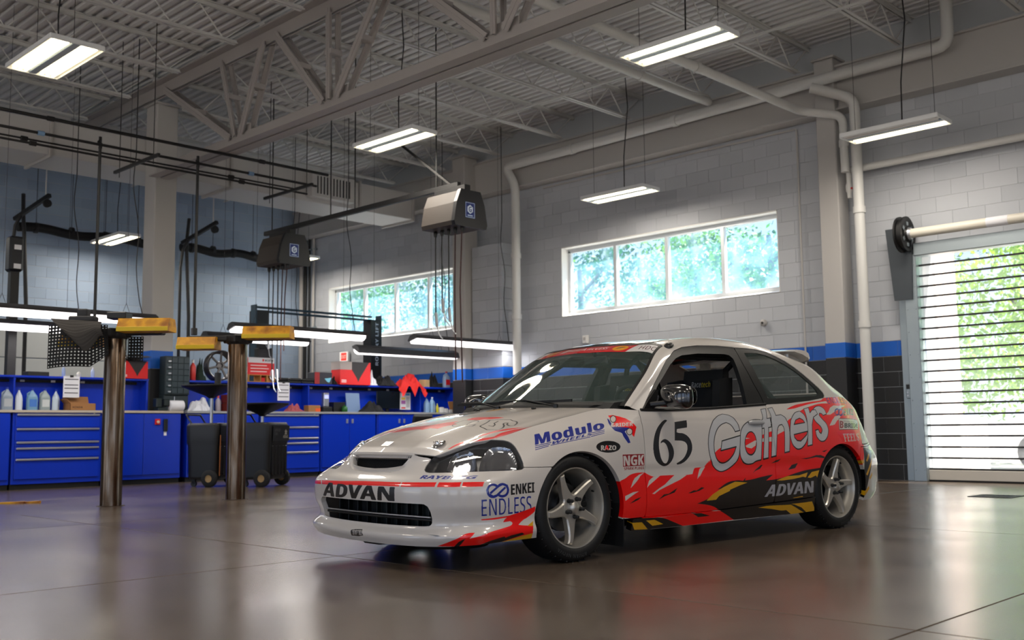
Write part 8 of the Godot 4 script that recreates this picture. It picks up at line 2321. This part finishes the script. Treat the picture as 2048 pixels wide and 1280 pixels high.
	jug("pale blue jug in the corner hutch beside the upright", Vector3(X, TOP, -12.66), 0.27, Color(0.50, 0.62, 0.75), Color(0.58, 0.68, 0.80), 1.3)
	jug("pale blue jug with a white cap next to the yellow bottle", Vector3(X, TOP, -12.80), 0.28, Color(0.52, 0.66, 0.78), Color(0.60, 0.70, 0.82), 0.4, Color(0.85, 0.85, 0.9))
	bottle("slim yellow bottle beside the pale blue jugs", Vector3(X + 0.03, TOP, -12.90), 0.17, 0.024, Color(0.75, 0.72, 0.08), Color(0.7, 0.75, 0.1))
	for k in 3: carton(["small white box next to the yellow bottle", "small white box in the middle of the three", "small white box beside the leaning cardboard"][k], Vector3(X + 0.05, TOP, -12.98 - k * 0.11), Vector3(0.07, 0.10 - 0.02 * k, 0.08), 0.0, MAT["white_plastic"])
	var lc := MB.new(); lc.box(Vector3(0, 0.1, 0), Vector3(0.02, 0.22, 0.22), 0.002, Basis(Vector3.BACK, 0.35)); tag(obj(lc, "cardboard_sheet", MAT["cardboard"]), "brown cardboard sheet leaning in the corner hutch", "cardboard"); get_child(get_child_count() - 1).position = Vector3(X - 0.02, TOP + 0.012, -13.36)
	# office chair pushed up to the bench
	var oc2 := thing("office_chair", "black office chair pushed up to the benches", "chair", Vector3(-13.7, 0, -11.55))
	var bk := MB.new(); bk.box(Vector3(0.2, 0.80, 0), Vector3(0.06, 0.42, 0.44), 0.03, Basis(Vector3.BACK, -0.25)); obj(bk, "backrest", mat("chair_black", Color(0.05, 0.05, 0.055), 0.6), oc2)
	box_part(oc2, "seat", MAT["chair_black"], Vector3(-0.24, 0.44, -0.23), Vector3(0.2, 0.52, 0.23), 0.03)
	var pl := MB.new(); pl.tube([Vector3(0, 0.1, 0), Vector3(0, 0.45, 0)], 0.03, 10); obj(pl, "gas_column", MAT["black_steel"], oc2)
	for k in 5:
		var a := TAU * k / 5.0
		var lg := MB.new(); lg.bar(Vector3(0, 0.10, 0), Vector3(cos(a) * 0.28, 0.07, sin(a) * 0.28), 0.04, 0.025, Vector3.UP, 0.005); lg.lathe([Vector2(0, -0.02), Vector2(0.028, -0.02), Vector2(0.028, 0.02), Vector2(0, 0.02)], Vector3(cos(a) * 0.28, 0.028, sin(a) * 0.28), Basis(Vector3.UP, Vector3.RIGHT, Vector3.FORWARD), 12)
		obj(lg, "foot", MAT["black_plastic"], oc2)

# ------------------------------------------------------------------ fluorescent task lights over the benches
func task_light(at: Vector3, L: float, label: String, tilt := 0.0, e := 1.6) -> void:
	var t := thing("task_light", label, "light", at)
	var b := Basis(Vector3.BACK, tilt)
	var hs := MB.new()
	hs.prism(PackedVector2Array([Vector2(-0.10, 0.0), Vector2(0.10, 0.0), Vector2(0.12, 0.02), Vector2(0.05, 0.085), Vector2(-0.05, 0.085), Vector2(-0.12, 0.02)]), -L / 2, L / 2, Transform3D(b, Vector3.ZERO))
	obj(hs, "housing", mat("task_housing", Color(0.20, 0.20, 0.21), 0.4), t)
	var df := MB.new()
	df.prism(PackedVector2Array([Vector2(-0.095, 0.0), Vector2(-0.08, -0.04), Vector2(-0.03, -0.06), Vector2(0.03, -0.06), Vector2(0.08, -0.04), Vector2(0.095, 0.0)]), -L / 2 + 0.03, L / 2 - 0.03, Transform3D(b, Vector3.ZERO))
	obj(df, "glowing_diffuser", emit("task_glow", Color(1.0, 0.97, 0.97), 2.2), t)
	for s in [-1, 1]:
		var hn := MB.new()
		for q in [-0.05, 0.05]: hn.tube([Vector3(0, 0.085, s * L * 0.33 + q), Vector3(0, 0.22, s * L * 0.33)], 0.003, 5)
		hn.tube([Vector3(0, 0.22, s * L * 0.33), Vector3(0, DECK_Y - at.y - 0.004, s * L * 0.33)], 0.0025, 5)
		obj(hn, "chain", MAT["black_steel"], t)
	var cd := MB.new(); var cps := []
	for k in 15: cps.append(Vector3(0.05 * sin(k * 0.9) * (1.0 - k / 14.0) + 0.02, 0.09 + k / 14.0 * 2.2, -L * 0.42 + 0.16 * pow(k / 14.0, 0.5) + 0.03 * sin(k * 0.7)))
	cps.append(Vector3(0.02, DECK_Y - at.y - 0.004, cps[14].z))
	cd.tube(cps, 0.007, 6); obj(cd, "power_cord", MAT["black_steel"], t)
	var l := AreaLight3D.new()
	l.name = "lamp"; l.area_size = Vector2(0.16, L - 0.1); l.light_energy = e; l.light_color = Color(1.0, 0.98, 0.97); l.shadow_enabled = true
	l.area_range = 30.0
	l.position = b * Vector3(0, -0.07, 0); l.rotation = Vector3(-PI / 2, 0, 0)
	t.add_child(l)

func task_lights() -> void:
	task_light(Vector3(-13.5, 2.28, -5.48), 2.44, "long glowing task light over the left bench in front of the twin one", 0.25)
	task_light(Vector3(-15.15, 2.26, -5.35), 2.44, "long glowing task light hung behind the left bench hutch", 0.25)
	task_light(Vector3(-13.5, 2.26, -9.10), 2.44, "long glowing task light over the oil drain carts", 0.25)
	task_light(Vector3(-15.3, 2.30, -9.45), 2.0, "task light hung low behind the right bench hutch", 0.0)
	task_light(Vector3(-14.1, 2.10, -11.75), 2.3, "task light with dark reflector tilted away, below the far strip window", -0.5)
	task_light(Vector3(-13.0, 2.22, -12.15), 2.44, "long glowing task light beside the block pier", 0.25)

# ------------------------------------------------------------------ in-ground lift posts with yellow pads and mats
func perforated(w: float, h: float, nx: int, ny: int, bend: Callable) -> MB:
	var mb := MB.new()
	var cw := w / nx; var chh := h / ny
	for i in nx:
		for j in ny:
			var c := Vector2((i + 0.5) * cw, (j + 0.5) * chh)
			for k in 8:
				var a0 := TAU * k / 8.0 + PI / 8; var a1 := TAU * (k + 1) / 8.0 + PI / 8
				var q := []
				for a in [a0, a1]:
					var d := Vector2(cos(a), sin(a))
					var m := maxf(absf(d.x) / (cw * 0.5), absf(d.y) / (chh * 0.5))
					q.append([c + d * cw * 0.23, c + d / m])
				var mid := (a0 + a1) * 0.5
				mb.quad(bend.call(q[0][0]), bend.call(q[0][1]), bend.call(q[1][1]), bend.call(q[1][0]), Vector3(1, 0, 1))
				if absf(fmod(mid + TAU, PI / 2) - PI / 4) < 0.2:
					var dd := Vector2(signf(cos(mid)), signf(sin(mid)))
					mb.tri(bend.call(q[0][1]), bend.call(c + Vector2(dd.x * cw, dd.y * chh) * 0.5), bend.call(q[1][1]), Vector3(1, 0, 1))
	return mb

func lift_pad(parent: Node, at: Vector3, dir: Vector3, L: float) -> void:
	var up := Vector3.UP
	var side := dir.cross(up).normalized()
	var mb := MB.new()
	mb.prism(PackedVector2Array([Vector2(-0.13, 0.0), Vector2(0.13, 0.0), Vector2(0.13, 0.045), Vector2(0.085, 0.135), Vector2(-0.085, 0.135), Vector2(-0.13, 0.045)]), 0.0, L, Transform3D(Basis(side, up, -side.cross(up) if side.cross(up).dot(dir) < 0 else side.cross(up)), at))
	var o := obj(mb, "yellow_pad", MAT["lift_yellow"], parent)
	var rail := MB.new(); rail.bar(at + side * 0.135 + Vector3(0, 0.022, 0), at + dir * L + side * 0.135 + Vector3(0, 0.022, 0), 0.012, 0.045, Vector3.UP, 0.002)
	obj(rail, "bright_rail", mat("yellow_bright", Color(0.85, 0.72, 0.05), 0.5), o)
	var en := MB.new(); en.box(at - dir * 0.004 + Vector3(0, 0.065, 0), Vector3(0.16, 0.10, 0.012), 0.003, Basis(side, up, dir))
	obj(en, "worn_end", MAT["aluminium"], o)

func lift_posts() -> void:
	var st := mat("worn_steel", Color(0.52, 0.48, 0.44), 0.26, 0.9)
	tri_tex(st, noise_tex(41, 0.012, [[0.0, Color(0.52, 0.42, 0.33)], [0.42, Color(0.74, 0.64, 0.54)], [0.6, Color(0.95, 0.91, 0.87)], [1.0, Color(1.0, 1.0, 1.0)]], 512, 5), 1.0)
	st.uv1_scale = Vector3(2.6, 0.22, 2.6)
	var spots := [[Vector3(-10.35, 0, -4.714), "steel lift post hung with perforated rubber mats"], [Vector3(-10.17, 0, -6.03), "steel lift post with two yellow pads and no mats"]]
	for i in 2:
		var t := thing("lift_post", spots[i][1], "lift post", spots[i][0])
		var c := MB.new(); c.lathe([Vector2(0.106, 0.0), Vector2(0.106, 1.70), Vector2(0.10, 1.72), Vector2(0.0, 1.72)], Vector3.ZERO, Basis.IDENTITY, 40)
		obj(c, "ram", st, t)
		var fl := MB.new(); fl.lathe([Vector2(0.106, 0.004), Vector2(0.135, 0.004), Vector2(0.14, 0.0)], Vector3.ZERO, Basis.IDENTITY, 32)
		obj(fl, "floor_ring", mat("rust_ring", Color(0.20, 0.14, 0.10), 0.7), t)
		var hd := MB.new(); hd.box(Vector3(0, 1.76, 0), Vector3(0.24, 0.09, 0.24), 0.012); hd.lathe([Vector2(0.11, 1.70), Vector2(0.13, 1.72), Vector2(0.13, 1.76)], Vector3.ZERO, Basis.IDENTITY, 28)
		obj(hd, "head", MAT["black_steel"], t)
		var dr := Vector3(0.72, 0, -0.69).normalized()
		var arm := MB.new(); arm.bar(Vector3(0, 1.77, 0) - dr * 0.55, Vector3(0, 1.77, 0) + dr * 0.5, 0.12, 0.06, Vector3.UP, 0.01)
		obj(arm, "arm", MAT["black_steel"], t)
		lift_pad(t, Vector3(0.0, 1.755 - 0.01 * i, 0) + dr * 0.10 + Vector3(0.12, 0, 0.10), dr, 0.52)
		if i == 1: lift_pad(t, Vector3(0, 1.645, 0) - dr * 0.62 + Vector3(0.02, 0, 0.04), dr, 0.42)
		else: lift_pad(t, Vector3(0, 1.63, 0) - dr * 0.62 + Vector3(-0.04, 0, -0.1), dr, 0.42)
		if i == 0:
			var cap := MB.new(); cap.box(Vector3(0.12, 1.93, 0.02), Vector3(0.20, 0.07, 0.18), 0.008, Basis(Vector3.UP, 0.75)); obj(cap, "adapter_block", MAT["black_plastic"], t)
	# mats over the first post
	var o1 := Vector3(-10.35, 0, -4.714)
	var u := Vector3(0.70, 0, -0.71)
	var pm := perforated(0.60, 0.44, 18, 13, func(p: Vector2) -> Vector3:
		var x := p.x - 0.62
		var droop := 0.16 * maxf(0.0, p.x - 0.42) / 0.18 * (p.y / 0.44)
		return o1 + u * x + Vector3(0.12, 1.83 - p.y + droop * 0.9 + 0.02 * sin(p.x * 5.0), 0.12) + Vector3(0.7, 0, 0.7) * (0.05 * sin(p.x * 9.0) * p.y / 0.44))
	tag(obj(pm, "perforated_mat", MAT["rubber"]), "black perforated rubber mat hanging from the lift post arm", "mat")
	var rows := []; 
	for i in 15:
		var r := []
		for j in 25:
			var a := i / 14.0; var b := j / 24.0
			var p := o1 + u * (-0.58 + 0.52 * a) + Vector3(0.16, 1.90 - 0.04 * a, 0.16) + Vector3(0.10, 0, 0.10) * sin(b * 2.0)
			p += (u * (0.30 * b * (1.0 - 0.75 * a)) + Vector3(0, -0.34 * b * (1.0 - 0.28 * absf(a - 0.4)), 0) * (0.55 + 0.45 * sin(PI * minf(a + 0.15, 1.0)))) 
			p += Vector3(0.7, 0, 0.7) * (0.008 * sin(b * 60.0))
			r.append(p)
		rows.append(r)
	var rm := MB.new(); rm.sheet(rows)
	tag(obj(rm, "ribbed_mat", mat("mat_brown", Color(0.21, 0.195, 0.18), 0.8)), "grey ribbed rubber mat folded over the lift post arm", "mat")
	var rb := thing("rubber_block", "grey stepped rubber block on top of the folded mat", "block", o1 + u * -0.28 + Vector3(0.10, 1.87, 0.10), 0.78)
	box_part(rb, "base", mat("block_grey", Color(0.19, 0.19, 0.20), 0.7), Vector3(-0.13, 0, -0.07), Vector3(0.13, 0.055, 0.07), 0.012)
	box_part(rb, "neck", MAT["block_grey"], Vector3(-0.055, 0.05, -0.05), Vector3(0.055, 0.13, 0.05), 0.012)
	var m2 := perforated(0.16, 0.26, 5, 8, func(p: Vector2) -> Vector3: return o1 + u * (0.08 + p.x) + Vector3(-0.1, 1.74 - p.y, -0.1))
	tag(obj(m2, "rubber_flap", MAT["rubber"]), "short black rubber mat hanging behind the first lift post", "mat")
	# two yellow wedges on the floor
	for k in 2:
		var lv := MB.new(); lv.prism(PackedVector2Array([Vector2(-0.15, 0), Vector2(0.15, 0), Vector2(0.15, 0.024), Vector2(-0.12, 0.014)]), -0.025, 0.025)
		var lo := obj(lv, "wheel_wedge", MAT["lift_yellow"])
		tag(lo, ["yellow wedge lying on the floor before the drawers, nearer the lift post", "yellow wedge lying on the floor tucked behind the other wedge"][k], "wedge")
		lo.position = Vector3(-11.55 - 0.09 * k, 0, -4.33 + 0.13 * k); lo.rotation.y = 0.78

# ------------------------------------------------------------------ oil drain carts
func drain_carts() -> void:
	var blk := mat("tank_black", Color(0.035, 0.037, 0.042), 0.4)
	var pr := Image.create(128, 96, false, Image.FORMAT_RGB8); pr.fill(Color(0.035, 0.037, 0.042))
	text_rect(pr, "KING", font("Droid Sans", 700), Rect2(82, 60, 36, 18), Color(0.62, 0.60, 0.55))
	poly_fill(pr, PackedVector2Array([Vector2(90, 56), Vector2(110, 56), Vector2(106, 44), Vector2(112, 36), Vector2(104, 30), Vector2(100, 20), Vector2(96, 30), Vector2(90, 36), Vector2(95, 44)]), Color(0.55, 0.53, 0.5))
	var pr2 := pr.duplicate()
	text_rect(pr2, "USED", font("Droid Sans", 400), Rect2(14, 20, 44, 16), Color(0.35, 0.35, 0.36)); text_rect(pr2, "OIL", font("Droid Sans", 400), Rect2(14, 44, 26, 14), Color(0.35, 0.35, 0.36))
	var q := [[Vector3(-13.05, 0, -7.36), 1.36, 0.34, "black oil drain cart with a tall funnel pole behind the lift post"], [Vector3(-12.42, 0, -7.78), 1.10, 0.30, "black oil drain cart marked used oil with a low funnel tray"]]
	for i in 2:
		var t := thing("oil_drain_cart", q[i][3], "cart", q[i][0], deg_to_rad(30))
		var rows := []
		for y in [[0.10, 0.92], [0.14, 1.0], [0.55, 1.04], [0.60, 1.10], [0.82, 1.12], [0.86, 1.04]]:
			var r := []
			for k in 33:
				var a := TAU * k / 32.0
				r.append(Vector3(signf(cos(a)) * pow(absf(cos(a)), 0.35) * 0.24 * y[1], y[0], signf(sin(a)) * pow(absf(sin(a)), 0.35) * 0.27 * y[1]))
			rows.append(r)
		var mb := MB.new(); mb.sheet(rows, [], true)
		var top := MB.new(); top.bb(Vector3(-0.22, 0.85, -0.25), Vector3(0.22, 0.865, 0.25), 0.006)
		var tk := obj(mb, "tank", blk, t); obj(top, "lid", blk, tk)
		for k in 5:
			var rbm := MB.new(); rbm.bb(Vector3(0.235, 0.16, -0.19 + k * 0.095 - 0.025), Vector3(0.252, 0.55, -0.19 + k * 0.095 + 0.025), 0.008)
			obj(rbm, "rib", blk, tk)
		var pf := MB.new(); pf.quad(Vector3(0.272, 0.82, 0.24), Vector3(0.272, 0.82, -0.24), Vector3(0.266, 0.61, -0.24), Vector3(0.266, 0.61, 0.24), Vector3.RIGHT)
		obj(pf, "marking", img_mat("tank_print_%d" % i, pr if i == 0 else pr2, 0.45), t)
		var hy: float = q[i][1]; var w: float = q[i][2]
		var ml := MB.new(); ml.tube([Vector3(-0.02, 0.86, 0), Vector3(-0.02, hy - 0.12, 0)], 0.022, 12); obj(ml, "mast", MAT["aluminium"], t)
		var fn := MB.new()
		var fr := []
		for y in [[-0.15, 0.10], [-0.12, 0.2], [0.0, 1.0], [0.03, 1.05], [0.03, 0.98], [-0.02, 0.85], [-0.10, 0.15]]:
			var r := []
			for k in 33:
				var a := TAU * k / 32.0
				r.append(Vector3(signf(cos(a)) * pow(absf(cos(a)), 0.5) * w * y[1] - 0.02, hy + y[0], signf(sin(a)) * pow(absf(sin(a)), 0.5) * w * y[1]))
			fr.append(r)
		fn.sheet(fr, [], true)
		obj(fn, "funnel", blk, t)
		for s in [-1, 1]:
			var wh := MB.new(); wh.lathe([Vector2(0.05, -0.03), Vector2(0.10, -0.03), Vector2(0.115, -0.02), Vector2(0.115, 0.02), Vector2(0.10, 0.03), Vector2(0.05, 0.03)], Vector3(0.14, 0.115, s * 0.0 + 0.29 * s), Basis(Vector3.RIGHT, Vector3.BACK, Vector3.DOWN), 24)
			var wo := obj(wh, "wheel", MAT["rubber"], t)
			var hub := MB.new(); hub.lathe([Vector2(0.0, -0.02), Vector2(0.055, -0.025), Vector2(0.055, 0.025), Vector2(0.0, 0.02)], Vector3(0.14, 0.115, 0.29 * s), Basis(Vector3.RIGHT, Vector3.BACK, Vector3.DOWN), 16); obj(hub, "hub", mat("hub_tan", Color(0.62, 0.50, 0.32), 0.5), wo)
			var cs := MB.new(); cs.lathe([Vector2(0.0, -0.015), Vector2(0.04, -0.015), Vector2(0.04, 0.015), Vector2(0.0, 0.015)], Vector3(-0.16, 0.04, 0.18 * s), Basis(Vector3.RIGHT, Vector3.BACK, Vector3.DOWN), 14); cs.bar(Vector3(-0.16, 0.04, 0.18 * s), Vector3(-0.16, 0.12, 0.18 * s), 0.03, 0.05); obj(cs, "caster", MAT["black_steel"], t)
		if i == 0:
			var tb := MB.new(); tb.lathe([Vector2(0.0, 0.03), Vector2(0.045, 0.03), Vector2(0.045, 0.20), Vector2(0.0, 0.20)], Vector3(0.1, hy, 0.05), Basis.IDENTITY, 14); obj(tb, "funnel_plug", MAT["black_plastic"], t)
			var gp := MB.new(); gp.tube([Vector3(0.262, 0.15, 0.24), Vector3(0.275, 0.70, 0.25)], 0.008, 8); obj(gp, "sight_tube", mat("sight_amber", Color(0.55, 0.32, 0.12), 0.4), t)
		var hdl := MB.new(); hdl.tube([Vector3(-0.2, 0.84, -0.18), Vector3(-0.30, 0.98, -0.18), Vector3(-0.30, 0.98, 0.18), Vector3(-0.2, 0.84, 0.18)], 0.013, 8); obj(hdl, "push_handle", MAT["black_steel"], t)

# ------------------------------------------------------------------ the far bay behind the benches
func far_bay() -> void:
	var bk: Material = MAT["black_steel"]; var lb := mat("lift_blue", Color(0.05, 0.22, 0.30), 0.4)
	var t := thing("two_post_lift", "dark two post lift with an overhead beam behind the benches", "lift", Vector3(-16.45, 0, 0))
	for z in [-10.15, -12.75]:
		var p := box_part(t, "post", mat("post_dark", Color(0.05, 0.06, 0.075), 0.45), Vector3(-0.13, 0.02, z - 0.15), Vector3(0.13, 2.95, z + 0.10), 0.01)
		box_part(p, "track", lb, Vector3(-0.05, 0.1, z + 0.10 if z > -11 else z - 0.165), Vector3(0.14, 3.05, z + 0.12 if z > -11 else z - 0.15), 0.004)
		box_part(p, "base_plate", bk, Vector3(-0.25, 0, z - 0.25), Vector3(0.25, 0.02, z + 0.25), 0.004)
	for y in [3.0, 2.93]: box_part(t, "overhead_beam", lb, Vector3(-0.04, y, -12.75), Vector3(0.04, y + 0.035, -10.05), 0.004)
	var im := Image.create(512, 64, false, Image.FORMAT_RGB8); im.fill(Color(0.05, 0.06, 0.075)); text_rect(im, "ROTARY LIFT", font("Droid Sans", 700), Rect2(10, 12, 490, 40), Color(0.78, 0.82, 0.88))
	var nm := MB.new(); nm.quad(Vector3(0.131, 2.02, -12.74), Vector3(0.131, 2.92, -12.74), Vector3(0.131, 2.92, -12.86), Vector3(0.131, 2.02, -12.86), Vector3.RIGHT)
	obj(nm, "lettering", img_mat("lift_print", im, 0.5), t)
	box_part(t, "power_unit", bk, Vector3(0.13, 1.9, -10.3), Vector3(0.3, 2.25, -10.0), 0.02)
	# exhaust hoses slung along the far wall
	for q in [[-6.9, -9.5, "black exhaust hose slung level along the far wall left of the column"], [-10.1, -12.0, "black exhaust hose slung along the far wall behind the hose reels"]]:
		var pts := []
		for k in 33: pts.append(Vector3(0, 0.03 * sin(k * 0.35), lerpf(q[0], q[1], k / 32.0)))
		var h := thing("exhaust_hose", q[2], "hose", Vector3(-19.3, 4.5, 0))
		var mb := MB.new(); mb.tube(pts, 0.085, 14)
		obj(mb, "hose", MAT["rubber"], h)
		for k in 4:
			var z := lerpf(q[0], q[1], (k + 0.5) / 4.0)
			var c := MB.new(); c.tube([Vector3(0, 0.02, z - 0.03), Vector3(0, 0.02, z + 0.03)], 0.1, 14); obj(c, "clamp", bk, h)
			var r := MB.new(); r.tube([Vector3(0, 0.1, z), Vector3(0, 1.72, z)], 0.006, 5); obj(r, "hanger_rod", bk, h)
		var bo := MB.new(); bo.tube([Vector3(0.5, 0.5, q[0] + 0.1), Vector3(0.25, 0.2, q[0]), Vector3(0.05, -0.1, q[0] - 0.1), Vector3(0.0, -1.4, q[0] - 0.2), Vector3(0.02, -2.7, q[0] - 0.2)], 0.035, 10); obj(bo, "drop_pipe", bk, h)
	# sectional door in the far wall
	var sd := struct_node("door_2", "pale sectional door in the far wall behind the left bench")
	for k in 5: box_part(sd, "door_panel", mat("door_pale", Color(0.72, 0.74, 0.74), 0.5), Vector3(BACK_X + 0.02, 0.02 + k * 0.54, -9.3), Vector3(BACK_X + 0.06, 0.545 + k * 0.54, -6.0), 0.008)
	for z in [-9.38, -5.92]: box_part(sd, "door_track", MAT["galvanised"], Vector3(BACK_X + 0.02, 0, z - 0.05), Vector3(BACK_X + 0.14, 3.0, z + 0.05), 0.004)
	box_part(sd, "door_head", MAT["galvanised"], Vector3(BACK_X + 0.02, 2.73, -9.4), Vector3(BACK_X + 0.10, 2.85, -5.9), 0.004)
	# drop poles for power over the benches
	for q in [[-5.68, "long black power pole dropping to the left task light"], [-7.08, "long black power pole dropping in front of the tall column"]]:
		var p := thing("drop_pole", q[1], "pole", Vector3(-13.1, 2.16, q[0]))
		var mb := MB.new(); mb.tube([Vector3(0, 0, 0), Vector3(0, 2.46, 0)], 0.02, 10); obj(mb, "pole", bk, p)
		var el := MB.new(); el.tube([Vector3(0, 2.30, 0), Vector3(0.02, 2.36, 0), Vector3(0.05, 2.38, 0.04)], 0.024, 10); obj(el, "flexible_feed", bk, p)
		var bx := MB.new(); bx.box(Vector3(0, -0.03, 0), Vector3(0.07, 0.10, 0.07), 0.008); obj(bx, "socket_box", bk, p)
	# conduits in the far corner
	for k in 4:
		var p := thing("corner_conduit", ["grey conduit running up the far corner, thickest of four", "dark conduit beside the thick one in the far corner", "thin dark conduit in the middle of the far corner bundle", "thin pale conduit nearest the window in the far corner"][k], "conduit", Vector3(BACK_X + 0.1 + 0.16 * k, 0, WALL_Z + 0.08))
		var mb := MB.new(); mb.tube([Vector3(0, 0, 0), Vector3(0, 6.2, 0)], [0.05, 0.035, 0.025, 0.03][k], 10); obj(mb, "run", [MAT["grey_paint_steel"], bk, bk, MAT["grey_paint_steel"]][k], p)
		for y in [1.2, 3.1, 4.9]:
			var c := MB.new(); c.box(Vector3(0, y, -0.02), Vector3(0.12, 0.03, 0.09), 0.004); obj(c, "strap", MAT["galvanised"], p)
	# boom arms and a switch box on the far side
	for q in [[Vector3(-18.9, 4.55, -6.7), "black boom arm with a pulley left of the far exhaust hose"], [Vector3(-18.6, 4.45, -9.75), "black boom arm with a pulley right of the tall column"]]:
		var b := thing("boom_arm", q[1], "boom arm", q[0])
		var ar := MB.new(); ar.bar(Vector3(0, 0, 0), Vector3(0.9, 0.32, -0.25), 0.07, 0.07, Vector3.UP, 0.006); obj(ar, "arm", bk, b)
		var ps := MB.new(); ps.tube([Vector3(0.2, 0.05, -0.04), Vector3(0.05, -0.12, 0.0), Vector3(0.0, -0.5, 0.02), Vector3(0.0, -4.4, 0.02)], 0.03, 10); obj(ps, "cable_tube", bk, b)
		var pu := MB.new(); pu.lathe([Vector2(0, -0.03), Vector2(0.07, -0.03), Vector2(0.05, 0.0), Vector2(0.07, 0.03), Vector2(0, 0.03)], Vector3(0.85, 0.18, -0.23), Basis(Vector3.UP, Vector3.RIGHT, Vector3.FORWARD), 16); obj(pu, "pulley", bk, b)
		var ro := MB.new(); ro.tube([Vector3(0.8, 0.28, -0.22), Vector3(0.8, DECK_Y - q[0].y - 0.005, -0.22)], 0.012, 6); obj(ro, "hanger", MAT["white_paint_steel"], b)
	var cb := thing("control_box", "dark control box with pale labels on a post at the far left", "control box", Vector3(-15.6, 3.1, -5.55))
	box_part(cb, "case", mat("control_blue", Color(0.03, 0.05, 0.09), 0.45), Vector3(-0.1, 0.0, -0.1), Vector3(0.1, 0.52, 0.1), 0.03)
	for y in [0.04, 0.32]: box_part(cb, "label_plate", MAT["paper"], Vector3(0.1, y, -0.06), Vector3(0.102, y + 0.07, 0.04), 0.0)
	box_part(cb, "post", bk, Vector3(-0.06, -3.1, -0.06), Vector3(0.06, 0.0, 0.06), 0.004)
